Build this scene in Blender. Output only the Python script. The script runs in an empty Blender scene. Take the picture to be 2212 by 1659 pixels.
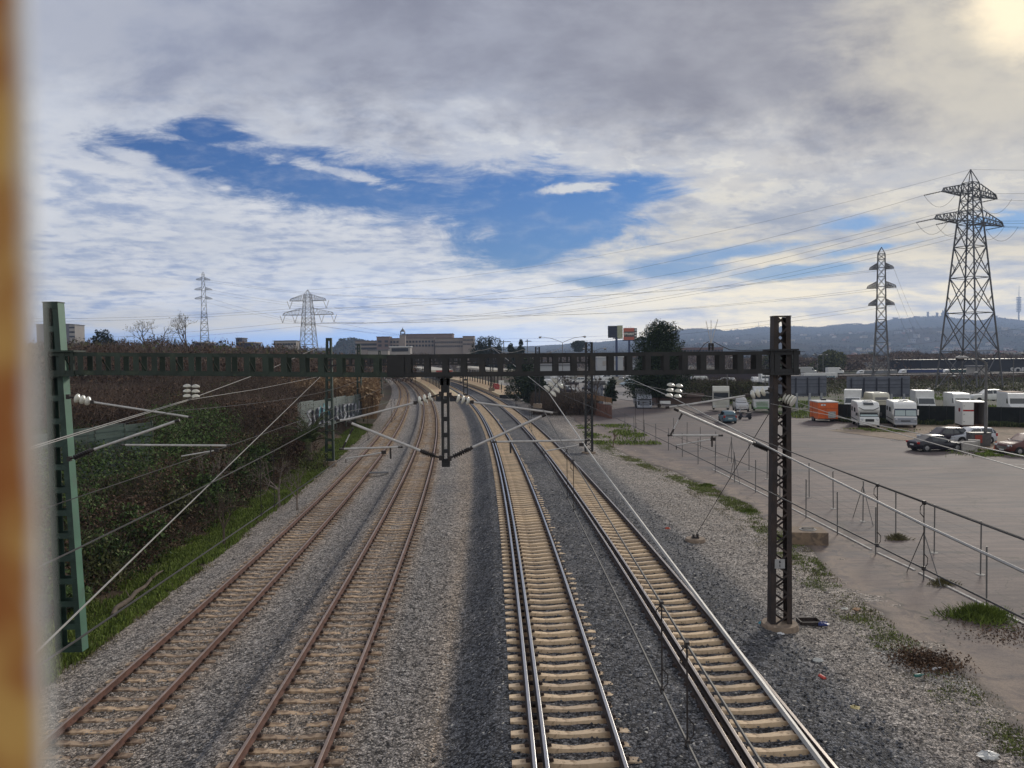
import bpy, math, random, colorsys
import numpy as np
from mathutils import Vector, Matrix
random.seed(7); NP = np.random.default_rng(7)
R = math.radians
scene = bpy.context.scene
COL = scene.collection

# ------------------------------------------------------------------ camera
CAM_H = 7.8
PITCH = 1.909
ROLL = 0.69
cam_d = bpy.data.cameras.new('camera')
cam = bpy.data.objects.new('camera', cam_d); COL.objects.link(cam)
cam.matrix_world = Matrix.Translation((0, 0, CAM_H)) @ Matrix.Rotation(R(90 - PITCH), 4, 'X') @ Matrix.Rotation(R(-ROLL), 4, 'Z')
cam_d.sensor_width = 36.0
cam_d.lens = 36.0 * 1665.0 / 2212.0
cam_d.clip_start = 0.01
cam_d.clip_end = 30000.0
cam_d.dof.use_dof = True
cam_d.dof.focus_distance = 30.0
cam_d.dof.aperture_fstop = 7.6
scene.camera = cam

# ------------------------------------------------------------------ exposure
scene.view_settings.view_transform = 'Standard'
scene.view_settings.look = 'None'
scene.view_settings.exposure = 0.28
scene.view_settings.gamma = 1.0
try:
    scene.cycles.max_bounces = 6
    scene.cycles.volume_bounces = 0
    scene.cycles.transparent_max_bounces = 12
except Exception:
    pass

# ------------------------------------------------------------------ sun (behind thick cloud, upper right)
SUN_EL, SUN_AZ = 21.5, 33.0
sun_d = bpy.data.lights.new('sun', 'SUN'); sun_d.energy = 2.0; sun_d.angle = R(10); sun_d.color = (1.0, 0.93, 0.82)
sun = bpy.data.objects.new('sun', sun_d); COL.objects.link(sun)
sdir = Vector((math.sin(R(SUN_AZ)) * math.cos(R(SUN_EL)), math.cos(R(SUN_AZ)) * math.cos(R(SUN_EL)), math.sin(R(SUN_EL))))
sun.rotation_euler = sdir.to_track_quat('Z', 'Y').to_euler()

# ------------------------------------------------------------------ picture <-> world (survey of the photograph, 2212 px wide)
F, CX, CY = 1665.0, 1106.0, 829.5
_m = cam.matrix_world.to_3x3()
def ray(x, y):
    return _m @ Vector(((x - CX) / F, -(y - CY) / F, -1.0))
def G(x, y, z=0.0):                       # point of the plane z seen at (x, y)
    d = ray(x, y); t = (z - CAM_H) / d.z
    return Vector((d.x * t, d.y * t, z))
def D(x, y, Y):                           # point at depth Y seen at (x, y)
    d = ray(x, y); t = Y / d.y
    return Vector((d.x * t, Y, CAM_H + d.z * t))

# ------------------------------------------------------------------ world: daylight sky and broken cloud
world = bpy.data.worlds.new("World"); scene.world = world; world.use_nodes = True
wn = world.node_tree; wn.nodes.clear()
class NT:
    """tiny node-graph helper"""
    def __init__(s, nt): s.nt = nt
    def n(s, t, **kw):
        nd = s.nt.nodes.new(t)
        for k, v in kw.items(): setattr(nd, k, v)
        return nd
    def link(s, a, b): s.nt.links.new(a, b)
    def inp(s, sock, v):
        if hasattr(v, 'is_output') or isinstance(v, bpy.types.NodeSocket): s.link(v, sock)
        else: sock.default_value = v
    def m(s, op, a, b=0.0, c=None, clamp=False):
        nd = s.n('ShaderNodeMath', operation=op, use_clamp=clamp)
        s.inp(nd.inputs[0], a); s.inp(nd.inputs[1], b)
        if c is not None: s.inp(nd.inputs[2], c)
        return nd.outputs[0]
    def rng(s, v, a, b, c=0.0, d=1.0, smooth=True):
        nd = s.n('ShaderNodeMapRange', interpolation_type='SMOOTHSTEP' if smooth else 'LINEAR')
        s.inp(nd.inputs[0], v); s.inp(nd.inputs[1], a); s.inp(nd.inputs[2], b); s.inp(nd.inputs[3], c); s.inp(nd.inputs[4], d)
        return nd.outputs[0]
    def mix(s, f, a, b, mode='MIX'):
        nd = s.n('ShaderNodeMix', data_type='RGBA', blend_type=mode)
        s.inp(nd.inputs[0], f); s.inp(nd.inputs[6], a); s.inp(nd.inputs[7], b)
        return nd.outputs[2]
    def noise(s, vec, scale, detail=4, rough=0.55, dist=0.0, dims='3D'):
        nd = s.n('ShaderNodeTexNoise', noise_dimensions=dims)
        s.inp(nd.inputs['Vector'], vec); nd.inputs['Scale'].default_value = scale
        nd.inputs['Detail'].default_value = detail; nd.inputs['Roughness'].default_value = rough
        nd.inputs['Distortion'].default_value = dist
        return nd.outputs['Fac']
    def xyz(s, x, y, z):
        nd = s.n('ShaderNodeCombineXYZ'); s.inp(nd.inputs[0], x); s.inp(nd.inputs[1], y); s.inp(nd.inputs[2], z)
        return nd.outputs[0]
def srgb(r, g, b):
    f = lambda c: (c / 255 / 12.92) if c / 255 <= .04045 else ((c / 255 + .055) / 1.055) ** 2.4
    return (f(r), f(g), f(b), 1.0)

def build_world():
    w = NT(wn)
    tc = w.n('ShaderNodeTexCoord'); sep = w.n('ShaderNodeSeparateXYZ'); w.link(tc.outputs['Generated'], sep.inputs[0])
    X, Y, Z = sep.outputs
    Yc = w.m('MAXIMUM', Y, 0.08)
    U = w.m('DIVIDE', X, Yc); V = w.m('DIVIDE', Z, Yc)        # tangents of bearing and elevation, ahead
    # cloud-deck plane: perspective-correct clouds that shrink towards the horizon
    zz = w.m('ADD', w.m('MAXIMUM', Z, 0.0), 0.07)
    PX = w.m('DIVIDE', X, zz); PY = w.m('DIVIDE', Y, zz)
    P = w.xyz(PX, PY, 3.7)
    n_big = w.noise(P, 0.55, 5, 0.55, 0.3)
    n_mid = w.noise(P, 1.9, 6, 0.62, 0.4)
    n_fine = w.noise(w.xyz(PX, PY, 9.1), 6.5, 5, 0.6, 0.2)
    n_str = w.noise(w.xyz(w.m('MULTIPLY', U, 3.0), w.m('MULTIPLY', V, 15.0), 1.3), 2.2, 5, 0.6, 0.5)   # drawn-out streaks low down
    n_uv = w.noise(w.xyz(w.m('MULTIPLY', U, 1.0), w.m('MULTIPLY', V, 1.9), 5.0), 5.5, 7, 0.62, 0.15)
    n_uf = w.noise(w.xyz(w.m('MULTIPLY', U, 1.0), w.m('MULTIPLY', V, 2.6), 7.0), 17.0, 6, 0.65, 0.15)
    def ell(px, py, rx, ry, rot=0.0):
        u0, v0 = (px - CX) / F, (774 - py) / F
        c, s_ = math.cos(R(-rot)), math.sin(R(-rot))
        du = w.m('SUBTRACT', U, u0); dv = w.m('SUBTRACT', V, v0)
        a = w.m('DIVIDE', w.m('ADD', w.m('MULTIPLY', du, c), w.m('MULTIPLY', dv, s_)), rx / F)
        b = w.m('DIVIDE', w.m('SUBTRACT', w.m('MULTIPLY', dv, c), w.m('MULTIPLY', du, s_)), ry / F)
        r2 = w.m('ADD', w.m('MULTIPLY', a, a), w.m('MULTIPLY', b, b))
        return w.m('SUBTRACT', 1.0, w.m('SQRT', r2))
    def union(lst):
        o = lst[0]
        for q in lst[1:]: o = w.m('MAXIMUM', o, q)
        return o
    # gaps of blue
    blue = union([ell(430, 338, 220, 48, 8), ell(560, 372, 260, 55, 14), ell(800, 405, 430, 78, 7), ell(1120, 450, 300, 88, 4), ell(1130, 520, 190, 66, -6), ell(470, 285, 120, 34, 0),
                  ell(1300, 425, 190, 40, -6)])
    blue2 = union([ell(1850, 492, 130, 30, -6), ell(1560, 555, 240, 20, -7), ell(1760, 592, 200, 18, -4), ell(1450, 585, 120, 26, 0), ell(2160, 495, 130, 30, -3),
                   ell(1290, 610, 110, 20, 3), ell(1900, 545, 150, 14, -8)])
    jag = w.m('ADD', w.m('MULTIPLY', w.m('SUBTRACT', n_uv, 0.5), 1.9), w.m('MULTIPLY', w.m('SUBTRACT', n_uf, 0.5), 1.0))
    wisp = w.noise(w.xyz(w.m('MULTIPLY', U, 1.0), w.m('MULTIPLY', V, 3.4), 11.0), 9.0, 8, 0.72, 0.5)
    bm = w.rng(w.m('ADD', w.m('ADD', blue, w.m('MULTIPLY', jag, 0.8)), w.m('MULTIPLY', w.m('SUBTRACT', wisp, 0.5), 1.9)), -0.30, 0.42)
    bm2 = w.m('MULTIPLY', w.rng(w.m('ADD', blue2, w.m('MULTIPLY', jag, 1.3)), 0.0, 0.7), 0.85)
    bmask = w.m('MAXIMUM', bm, bm2)
    # small white clouds floating in the gap
    wc = union([ell(345, 362, 130, 26, 24), ell(395, 385, 60, 20, 30), ell(760, 376, 150, 20, 14), ell(1235, 412, 135, 13, -5), ell(497, 402, 24, 11), ell(560, 272, 80, 26, 20),
                ell(1770, 462, 70, 14, -4), ell(2130, 478, 60, 8)])
    wjag = w.m('ADD', w.m('MULTIPLY', w.m('SUBTRACT', wisp, 0.5), 3.4), w.m('MULTIPLY', w.m('SUBTRACT', n_uv, 0.5), 0.8))
    wm = w.m('MULTIPLY', w.rng(w.m('ADD', wc, wjag), 0.05, 0.75), 0.9)
    # thin veil over the blue
    veil = w.m('MULTIPLY', w.rng(n_uf, 0.45, 0.8), 0.25)
    bmask = w.m('MULTIPLY', bmask, w.m('SUBTRACT', 1.0, veil))
    bmask = w.m('MULTIPLY', bmask, w.m('SUBTRACT', 1.0, wm))
    # ---- cloud colour: dark deck above, bright bank below
    # border between dark deck and bright bank falls to the right
    line = w.m('ADD', w.m('SUBTRACT', 0.238, w.m('MULTIPLY', U, 0.065)), w.m('MULTIPLY', w.m('SUBTRACT', n_uv, 0.5), 0.20))
    deck = w.rng(w.m('SUBTRACT', V, line), -0.05, 0.13)
    lump = w.m('ADD', w.m('MULTIPLY', n_fine, 0.42), w.m('ADD', w.m('MULTIPLY', n_mid, 0.40), w.m('MULTIPLY', n_uf, 0.25)))
    lo_cl = w.mix(w.rng(lump, 0.42, 0.60), srgb(158, 174, 206), srgb(236, 237, 240))
    smooth = w.rng(n_uv, 0.40, 0.60)
    lo_cl = w.mix(w.m('MULTIPLY', smooth, 0.45), lo_cl, srgb(214, 219, 228))
    lo_cl = w.mix(w.m('MULTIPLY', w.rng(n_str, 0.42, 0.66), w.rng(V, 0.15, 0.04)), lo_cl, srgb(232, 226, 214))
    hi_cl = w.mix(w.rng(w.m('ADD', w.m('MULTIPLY', n_big, 0.45), w.m('MULTIPLY', n_uv, 0.55)), 0.40, 0.60), srgb(140, 142, 157), srgb(166, 169, 183))
    hi_cl = w.mix(w.m('MULTIPLY', w.rng(n_mid, 0.45, 0.75), 0.22), hi_cl, srgb(190, 192, 203))
    left = w.rng(U, -0.10, -0.62)
    hi_cl = w.mix(w.m('MULTIPLY', left, 0.6), hi_cl, w.mix(w.rng(n_uv, 0.38, 0.62), srgb(158, 168, 194), srgb(194, 199, 212)))
    cl = w.mix(deck, lo_cl, hi_cl)
    # bright lining where the deck ends
    rim = w.m('MULTIPLY', w.rng(deck, 0.02, 0.3), w.rng(deck, 0.8, 0.35))
    cl = w.mix(w.m('MULTIPLY', rim, 0.55), cl, srgb(222, 225, 232))
    # broken bright cumulus hanging under the deck on the right
    puff = w.m('MULTIPLY', w.rng(w.m('ADD', w.m('MULTIPLY', n_uf, 0.6), w.m('MULTIPLY', wisp, 0.4)), 0.50, 0.57), w.m('MULTIPLY', w.rng(w.m('ABSOLUTE', w.m('SUBTRACT', w.m('SUBTRACT', V, line), 0.0)), 0.075, 0.0), w.rng(U, -0.25, 0.1)))
    cl = w.mix(w.m('MULTIPLY', puff, 0.7), cl, srgb(246, 246, 242))
    # warm light towards the sun side, low and around the sun
    warm = w.m('MULTIPLY', w.rng(U, -0.25, 0.40), w.rng(V, 0.30, 0.03))
    wn_ = w.m('ADD', w.m('MULTIPLY', n_str, 0.45), w.m('ADD', w.m('MULTIPLY', n_uv, 0.35), w.m('MULTIPLY', n_mid, 0.2)))
    cl = w.mix(w.m('MULTIPLY', warm, 0.9), cl, w.mix(w.rng(wn_, 0.42, 0.56), srgb(176, 182, 194), srgb(252, 240, 205)))
    g1 = ell(2190, 75, 520, 330, -20)
    gn = w.m('ADD', g1, w.m('MULTIPLY', w.m('SUBTRACT', n_uv, 0.5), 1.7))
    cl = w.mix(w.m('MULTIPLY', w.rng(gn, 0.0, 0.8), 0.85), cl, srgb(224, 220, 208))
    g2 = ell(2185, 62, 170, 110, 30)
    cl = w.mix(w.rng(w.m('ADD', g2, w.m('MULTIPLY', w.m('SUBTRACT', n_uv, 0.5), 1.6)), -0.15, 0.75), cl, (1.25, 1.12, 0.86, 1))
    # clear pale band just above the horizon on the left, cream on the right
    hb = w.mix(w.rng(U, -0.15, 0.30), srgb(150, 190, 246), srgb(252, 236, 198))
    hm = w.rng(w.m('ADD', V, w.m('MULTIPLY', w.m('SUBTRACT', n_str, 0.5), 0.03)), 0.054, 0.026)
    cl = w.mix(w.m('MULTIPLY', hm, 0.9), cl, hb)
    # the far sky glows brighter towards the horizon (it is seen through kilometres of air)
    lowg = w.m('MULTIPLY', w.rng(V, 0.16, 0.0), w.rng(U, -0.75, 0.30, 0.60, 1.50))
    lowg = w.m('ADD', 1.0, lowg)
    cl = w.mix(1.0, cl, w.xyz(w.m('MULTIPLY', lowg, w.rng(U, -0.1, 0.4, 1.0, 1.06)), lowg, w.m('MULTIPLY', lowg, w.rng(U, -0.1, 0.4, 1.0, 0.90))), 'MULTIPLY')
    # behind the camera and overhead: plain bright cloud lights the near side of things
    back = w.rng(Y, 0.12, -0.15)
    cl = w.mix(back, cl, w.mix(w.rng(n_mid, 0.35, 0.65), srgb(170, 178, 192), srgb(250, 248, 244)))
    bmask = w.m('MULTIPLY', bmask, w.m('SUBTRACT', 1.0, back))
    below = w.rng(Z, -0.01, -0.05)
    cl = w.mix(below, cl, srgb(110, 105, 100))
    bmask = w.m('MULTIPLY', bmask, w.m('SUBTRACT', 1.0, below))
    # blue of the open sky
    skyt = w.n('ShaderNodeTexSky', sky_type='NISHITA')
    skyt.sun_disc = False; skyt.sun_elevation = R(SUN_EL); skyt.sun_rotation = R(SUN_AZ); skyt.altitude = 50; skyt.air_density = 1.0; skyt.dust_density = 0.3; skyt.ozone_density = 3.0
    tint = w.mix(1.0, skyt.outputs[0], w.mix(w.rng(V, 0.12, 0.30), (0.28, 0.58, 1.0, 1), (0.13, 0.50, 1.0, 1)), 'MULTIPLY')
    bgs = w.n('ShaderNodeBackground'); w.link(tint, bgs.inputs[0]); bgs.inputs[1].default_value = 0.054
    bgc = w.n('ShaderNodeBackground'); w.link(cl, bgc.inputs[0]); bgc.inputs[1].default_value = 0.80
    mx = w.n('ShaderNodeMixShader'); w.link(bmask, mx.inputs[0]); w.link(bgc.outputs[0], mx.inputs[1]); w.link(bgs.outputs[0], mx.inputs[2])
    out = w.n('ShaderNodeOutputWorld'); w.link(mx.outputs[0], out.inputs[0])
    world.cycles.sampling_method = 'MANUAL'; world.cycles.sample_map_resolution = 512
build_world()

# ------------------------------------------------------------------ materials
MATS = {}
def mat(name, col, rough=0.7, metal=0.0, var=0.18, scale=6.0, col2=None, c2=0.0, c2scale=1.5, bump=0.0, bscale=30.0, spec=0.5, emit=None):
    """procedural material: base colour with noise variation, optional second colour in patches, optional bump"""
    if name in MATS: return MATS[name]
    m = bpy.data.materials.new(name); m.use_nodes = True
    t = NT(m.node_tree); b = m.node_tree.nodes['Principled BSDF']
    tc = t.n('ShaderNodeTexCoord'); ob = tc.outputs['Object']
    col = tuple(col[:3]) + (1,)
    lo = tuple(c * (1 - var) for c in col[:3]) + (1,); hi = tuple(min(1, c * (1 + var)) for c in col[:3]) + (1,)
    nz = t.noise(ob, scale, 5, 0.6)
    c = t.mix(t.rng(nz, 0.3, 0.7), lo, hi)
    if col2 is not None:
        n2 = t.noise(ob, c2scale, 6, 0.65, 0.3)
        c = t.mix(t.rng(n2, 0.62 - c2, 0.72 - c2 * 0.8), c, tuple(col2[:3]) + (1,))
    t.link(c, b.inputs['Base Color'])
    b.inputs['Roughness'].default_value = rough; b.inputs['Metallic'].default_value = metal
    b.inputs['Specular IOR Level'].default_value = spec
    if bump:
        bn = t.n('ShaderNodeBump'); bn.inputs['Strength'].default_value = bump; bn.inputs['Distance'].default_value = 0.02
        t.link(t.noise(ob, bscale, 4, 0.6), bn.inputs['Height']); t.link(bn.outputs[0], b.inputs['Normal'])
    MATS[name] = m
    return m
def S(r, g, b): return srgb(r, g, b)[:3]

# ------------------------------------------------------------------ objects
def tag(o, label=None, cat=None, group=None, kind=None):
    if label: o['label'] = label
    if cat: o['category'] = cat
    if group: o['group'] = group
    if kind: o['kind'] = kind
    return o
def thing(name, label, cat, loc=(0, 0, 0), rz=0.0, group=None):
    o = bpy.data.objects.new(name, None); COL.objects.link(o); o.empty_display_size = 0.2
    o.location = loc; o.rotation_euler = (0, 0, rz)
    o['_l'] = [float(c) for c in loc]
    return tag(o, label, cat, group)
def frame(d, up=Vector((0, 0, 1))):
    z = d.normalized()
    if abs(z.dot(up)) > 0.99: up = Vector((0, 1, 0)) if abs(z.y) < .9 else Vector((1, 0, 0))
    x = up.cross(z).normalized(); y = z.cross(x)
    return x, y, z
class MB:
    def __init__(s): s.v = []; s.f = []; s.m = []; s.cur = 0
    def mat(s, i): s.cur = i; return s
    def add(s, vs, fs):
        k = len(s.v); s.v += [tuple(p) for p in vs]
        for f in fs: s.f.append(tuple(k + i for i in f)); s.m.append(s.cur)
        return s
    def box(s, c, sz, rz=0.0, rot=None, taper=1.0):
        c = Vector(c); hx, hy, hz = sz[0] / 2, sz[1] / 2, sz[2] / 2
        M = rot if rot is not None else Matrix.Rotation(rz, 3, 'Z')
        vs = [c + M @ Vector((x * hx * (taper if z > 0 else 1), y * hy * (taper if z > 0 else 1), z * hz)) for z in (-1, 1) for y in (-1, 1) for x in (-1, 1)]
        return s.add(vs, [(0, 2, 3, 1), (4, 5, 7, 6), (0, 1, 5, 4), (2, 6, 7, 3), (0, 4, 6, 2), (1, 3, 7, 5)])
    def bar(s, a, b, w, h=None, up=Vector((0, 0, 1))):
        a = Vector(a); b = Vector(b); h = w if h is None else h
        if (b - a).length < 1e-6: return s
        x, y, z = frame(b - a, up); x = x * w / 2; y = y * h / 2
        return s.add([a - x - y, a + x - y, a + x + y, a - x + y, b - x - y, b + x - y, b + x + y, b - x + y],
                     [(3, 2, 1, 0), (4, 5, 6, 7), (0, 1, 5, 4), (1, 2, 6, 5), (2, 3, 7, 6), (3, 0, 4, 7)])
    def tube(s, pts, r, n=8, cap=True, r2=None):
        pts = [Vector(p) for p in pts]; L = len(pts); k = len(s.v); vs = []; up = Vector((0, 0, 1))
        for i, p in enumerate(pts):
            d = (pts[min(i + 1, L - 1)] - pts[max(i - 1, 0)])
            x, y, z = frame(d, up); rr = (r[i] if isinstance(r, (list, tuple)) else (r if r2 is None else r + (r2 - r) * i / (L - 1)))
            for j in range(n):
                a = 2 * math.pi * j / n; vs.append(p + x * math.cos(a) * rr + y * math.sin(a) * rr)
        fs = []
        for i in range(L - 1):
            for j in range(n):
                fs.append((i * n + j, i * n + (j + 1) % n, (i + 1) * n + (j + 1) % n, (i + 1) * n + j))
        if cap: fs.append(tuple(range(n - 1, -1, -1))); fs.append(tuple((L - 1) * n + j for j in range(n)))
        return s.add(vs, fs)
    def lathe(s, prof, a, b, n=12):
        """profile [(t, r)], t from 0 at a to 1 at b"""
        a = Vector(a); b = Vector(b); x, y, z = frame(b - a); vs = []; L = len(prof)
        for t, r in prof:
            p = a + (b - a) * t
            for j in range(n):
                q = 2 * math.pi * j / n; vs.append(p + (x * math.cos(q) + y * math.sin(q)) * max(r, 1e-4))
        fs = [(i * n + j, i * n + (j + 1) % n, (i + 1) * n + (j + 1) % n, (i + 1) * n + j) for i in range(L - 1) for j in range(n)]
        fs.append(tuple(range(n - 1, -1, -1))); fs.append(tuple((L - 1) * n + j for j in range(n)))
        return s.add(vs, fs)
    def prism(s, poly, a, b, axis='Y'):
        """polygon of (u, z) swept along axis from a to b;  axis Y: u = x,  axis X: u = y"""
        n = len(poly)
        if axis == 'Y': vs = [(u, a, z) for u, z in poly] + [(u, b, z) for u, z in poly]
        else: vs = [(a, u, z) for u, z in poly] + [(b, u, z) for u, z in poly]
        fs = [tuple(range(n)), tuple(range(2 * n - 1, n - 1, -1))] + [(i, i + n, (i + 1) % n + n, (i + 1) % n) for i in range(n)]
        return s.add(vs, fs)
    def quad(s, a, b, c, d): return s.add([a, b, c, d], [(0, 1, 2, 3)])
    def build(s, name, mats, parent=None, world=False, smooth=False, bevel=0.0, shift=None):
        if not isinstance(mats, (list, tuple)): mats = [mats]
        me = bpy.data.meshes.new(name); vs = s.v
        if world and parent is not None:
            r = parent
            while r.parent: r = r.parent
            L = Vector(r['_l']); vs = [(p[0] - L.x, p[1] - L.y, p[2] - L.z) for p in vs]
        me.from_pydata(vs, [], s.f)
        for m in mats: me.materials.append(m)
        me.polygons.foreach_set('material_index', s.m)
        if smooth: me.polygons.foreach_set('use_smooth', [True] * len(me.polygons))
        me.update()
        o = bpy.data.objects.new(name, me); COL.objects.link(o)
        if parent is not None: o.parent = parent
        if bevel:
            bv = o.modifiers.new('bevel', 'BEVEL'); bv.width = bevel; bv.segments = 2; bv.limit_method = 'ANGLE'; bv.angle_limit = R(40)
        if smooth and hasattr(me, 'set_sharp_from_angle'): me.set_sharp_from_angle(angle=R(50))
        return o
def fix_normals(o):
    import bmesh
    bm = bmesh.new(); bm.from_mesh(o.data); bmesh.ops.recalc_face_normals(bm, faces=bm.faces); bm.to_mesh(o.data); bm.free(); return o
def copy_tree(o, loc=None, rz=None, label=None, group=None, parent=None):
    c = o.copy(); COL.objects.link(c)
    if parent is not None: c.parent = parent
    if loc is not None: c.location = loc; c['_l'] = [float(q) for q in loc]
    if rz is not None: c.rotation_euler = (0, 0, rz)
    if label: c['label'] = label
    if group: c['group'] = group
    for ch in list(o.children): copy_tree(ch, parent=c)
    return c
def np_mesh(name, V, Fc, mats, parent=None, smooth=False, midx=None, cols=None):
    """fast mesh from arrays (faces all the same size)"""
    me = bpy.data.meshes.new(name); V = np.asarray(V, np.float32); Fc = np.asarray(Fc, np.int32); n = Fc.shape[1]
    me.vertices.add(len(V)); me.vertices.foreach_set('co', V.ravel())
    me.loops.add(Fc.size); me.loops.foreach_set('vertex_index', Fc.ravel())
    me.polygons.add(len(Fc)); me.polygons.foreach_set('loop_start', np.arange(0, Fc.size, n, dtype=np.int32))
    for m in (mats if isinstance(mats, (list, tuple)) else [mats]): me.materials.append(m)
    if midx is not None: me.polygons.foreach_set('material_index', np.asarray(midx, np.int32))
    if cols is not None:
        at = me.color_attributes.new('tone', 'FLOAT_COLOR', 'POINT')
        at.data.foreach_set('color', np.asarray(cols, np.float32).ravel())
    me.polygons.foreach_set('use_smooth', np.full(len(Fc), smooth))
    me.update(calc_edges=True); me.validate()
    o = bpy.data.objects.new(name, me); COL.objects.link(o)
    if parent is not None: o.parent = parent
    return o
# ---- value noise on numpy arrays
_tab = NP.random((256, 256))
def vn(x, y, s=1.0, seed=0):
    x = np.asarray(x, float) * s + seed * 17.3; y = np.asarray(y, float) * s + seed * 7.7
    xi = np.floor(x).astype(int); yi = np.floor(y).astype(int); fx = x - xi; fy = y - yi
    fx = fx * fx * (3 - 2 * fx); fy = fy * fy * (3 - 2 * fy)
    g = lambda a, b: _tab[a % 256, b % 256]
    return (g(xi, yi) * (1 - fx) + g(xi + 1, yi) * fx) * (1 - fy) + (g(xi, yi + 1) * (1 - fx) + g(xi + 1, yi + 1) * fx) * fy
def fbm(x, y, s=1.0, oct=4, seed=0):
    t = 0; a = 1; tot = 0
    for i in range(oct): t = t + vn(x, y, s * 2 ** i, seed + i) * a; tot += a; a *= .5
    return t / tot
# ---- foliage: many small leaf faces, and twigs
def leaves(P, size, rng=NP, flat=0.0, elong=1.0):
    """quads of random orientation at the points P"""
    n = len(P); a = rng.normal(size=(n, 3)); a[:, 2] *= (1 - flat); a /= np.linalg.norm(a, axis=1)[:, None] + 1e-9
    b = rng.normal(size=(n, 3)); b -= (b * a).sum(1)[:, None] * a; b /= np.linalg.norm(b, axis=1)[:, None] + 1e-9
    sz = (size * (0.6 + 0.8 * rng.random(n)))[:, None]
    a = a * sz * elong; b = b * sz * .5
    V = np.stack([P - a * .5, P + b * .5, P + a * .5, P - b * .5], 1).reshape(-1, 3)
    return V, np.arange(n * 4).reshape(-1, 4)
def strips(A, B, w, rng=NP):
    """thin flat twigs from A to B: two crossed blades"""
    d = B - A; n = len(A); s1 = np.cross(d, rng.normal(size=(n, 3))); s1 /= np.linalg.norm(s1, axis=1)[:, None] + 1e-9
    s2 = np.cross(d, s1); s2 /= np.linalg.norm(s2, axis=1)[:, None] + 1e-9
    w = np.asarray(w).reshape(-1, 1) * .5; V = []
    for s_ in (s1, s2): V.append(np.stack([A - s_ * w, A + s_ * w, B + s_ * w * .35, B - s_ * w * .35], 1))
    V = np.concatenate(V).reshape(-1, 3)
    return V, np.arange(len(V)).reshape(-1, 4)
def merge(parts):
    V = []; Fs = []; k = 0; mi = []
    for i, (v, f, m) in enumerate(parts):
        V.append(v); Fs.append(f + k); k += len(v); mi.append(np.full(len(f), m))
    return np.concatenate(V), np.concatenate(Fs), np.concatenate(mi)
def leafmat(name, c1, c2, rough=0.75, trans=0.15):
    if name in MATS: return MATS[name]
    m = bpy.data.materials.new(name); m.use_nodes = True; t = NT(m.node_tree); b = m.node_tree.nodes['Principled BSDF']
    g = t.n('ShaderNodeNewGeometry'); tc = t.n('ShaderNodeTexCoord')
    nz = t.noise(tc.outputs['Object'], 0.7, 3, 0.6)
    f = t.m('ADD', t.m('MULTIPLY', g.outputs['Random Per Island'], 0.6), t.m('MULTIPLY', nz, 0.55))
    t.link(t.mix(t.rng(f, 0.25, 0.85), tuple(c1) + (1,), tuple(c2) + (1,)), b.inputs['Base Color'])
    b.inputs['Roughness'].default_value = rough; b.inputs['Specular IOR Level'].default_value = 0.2
    MATS[name] = m; return m

# ------------------------------------------------------------------ railway alignment (surveyed centre lines)
YN = [-10, 0, 5, 10, 15, 20, 30, 40, 60, 80, 100, 125, 150, 175, 200, 230, 260, 300, 350, 420]
C2 = [-4.40, -4.56, -4.65, -4.77, -4.91, -5.07, -5.48, -5.98, -7.26, -8.85, -10.74, -13.46, -16.55, -19.96, -23.67, -28.47, -33.6, -40.9, -50.6, -65.2]
C1 = [-9.70, -9.76, -9.8, -9.87, -9.99, -10.13, -10.5, -10.98, -12.23, -13.82, -15.68, -18.35, -21.33, -24.58, -28.08, -32.61, -37.53, -44.6, -54.0, -68.3]
C3 = [1.50, 1.42, 1.37, 1.3, 1.21, 1.1, 0.84, 0.51, -0.37, -1.54, -3.03, -5.32, -8.05, -11.2, -14.7, -19.2, -24.1, -31.2, -40.7, -55.0]
C4 = [5.40, 5.33, 5.29, 5.24, 5.16, 5.06, 4.81, 4.47, 3.6, 2.47, 1.08, -1.05, -3.6, -6.6, -10.0, -14.4, -19.2, -26.2, -35.6, -49.8]
RZ = {1: -0.9, 2: -0.4, 3: 0.0, 4: 0.0}
def _spl(xs, ys):
    xs = np.array(xs, float); ys = np.array(ys, float); n = len(xs); h = np.diff(xs)
    A = np.eye(n); b = np.zeros(n)
    for i in range(1, n - 1):
        A[i, i - 1] = h[i - 1]; A[i, i] = 2 * (h[i - 1] + h[i]); A[i, i + 1] = h[i]
        b[i] = 3 * ((ys[i + 1] - ys[i]) / h[i] - (ys[i] - ys[i - 1]) / h[i - 1])
    c = np.linalg.solve(A, b)
    def f(x):
        x = np.asarray(x, float); i = np.clip(np.searchsorted(xs, x) - 1, 0, n - 2); d = x - xs[i]
        bb = (ys[i + 1] - ys[i]) / h[i] - h[i] * (2 * c[i] + c[i + 1]) / 3
        return ys[i] + bb * d + c[i] * d * d + (c[i + 1] - c[i]) / (3 * h[i]) * d ** 3
    return f
CEN = {1: _spl(YN, C1), 2: _spl(YN, C2), 3: _spl(YN, C3), 4: _spl(YN, C4)}
def slope(k, Y): return float((CEN[k](Y + .5) - CEN[k](Y - .5)))

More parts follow.
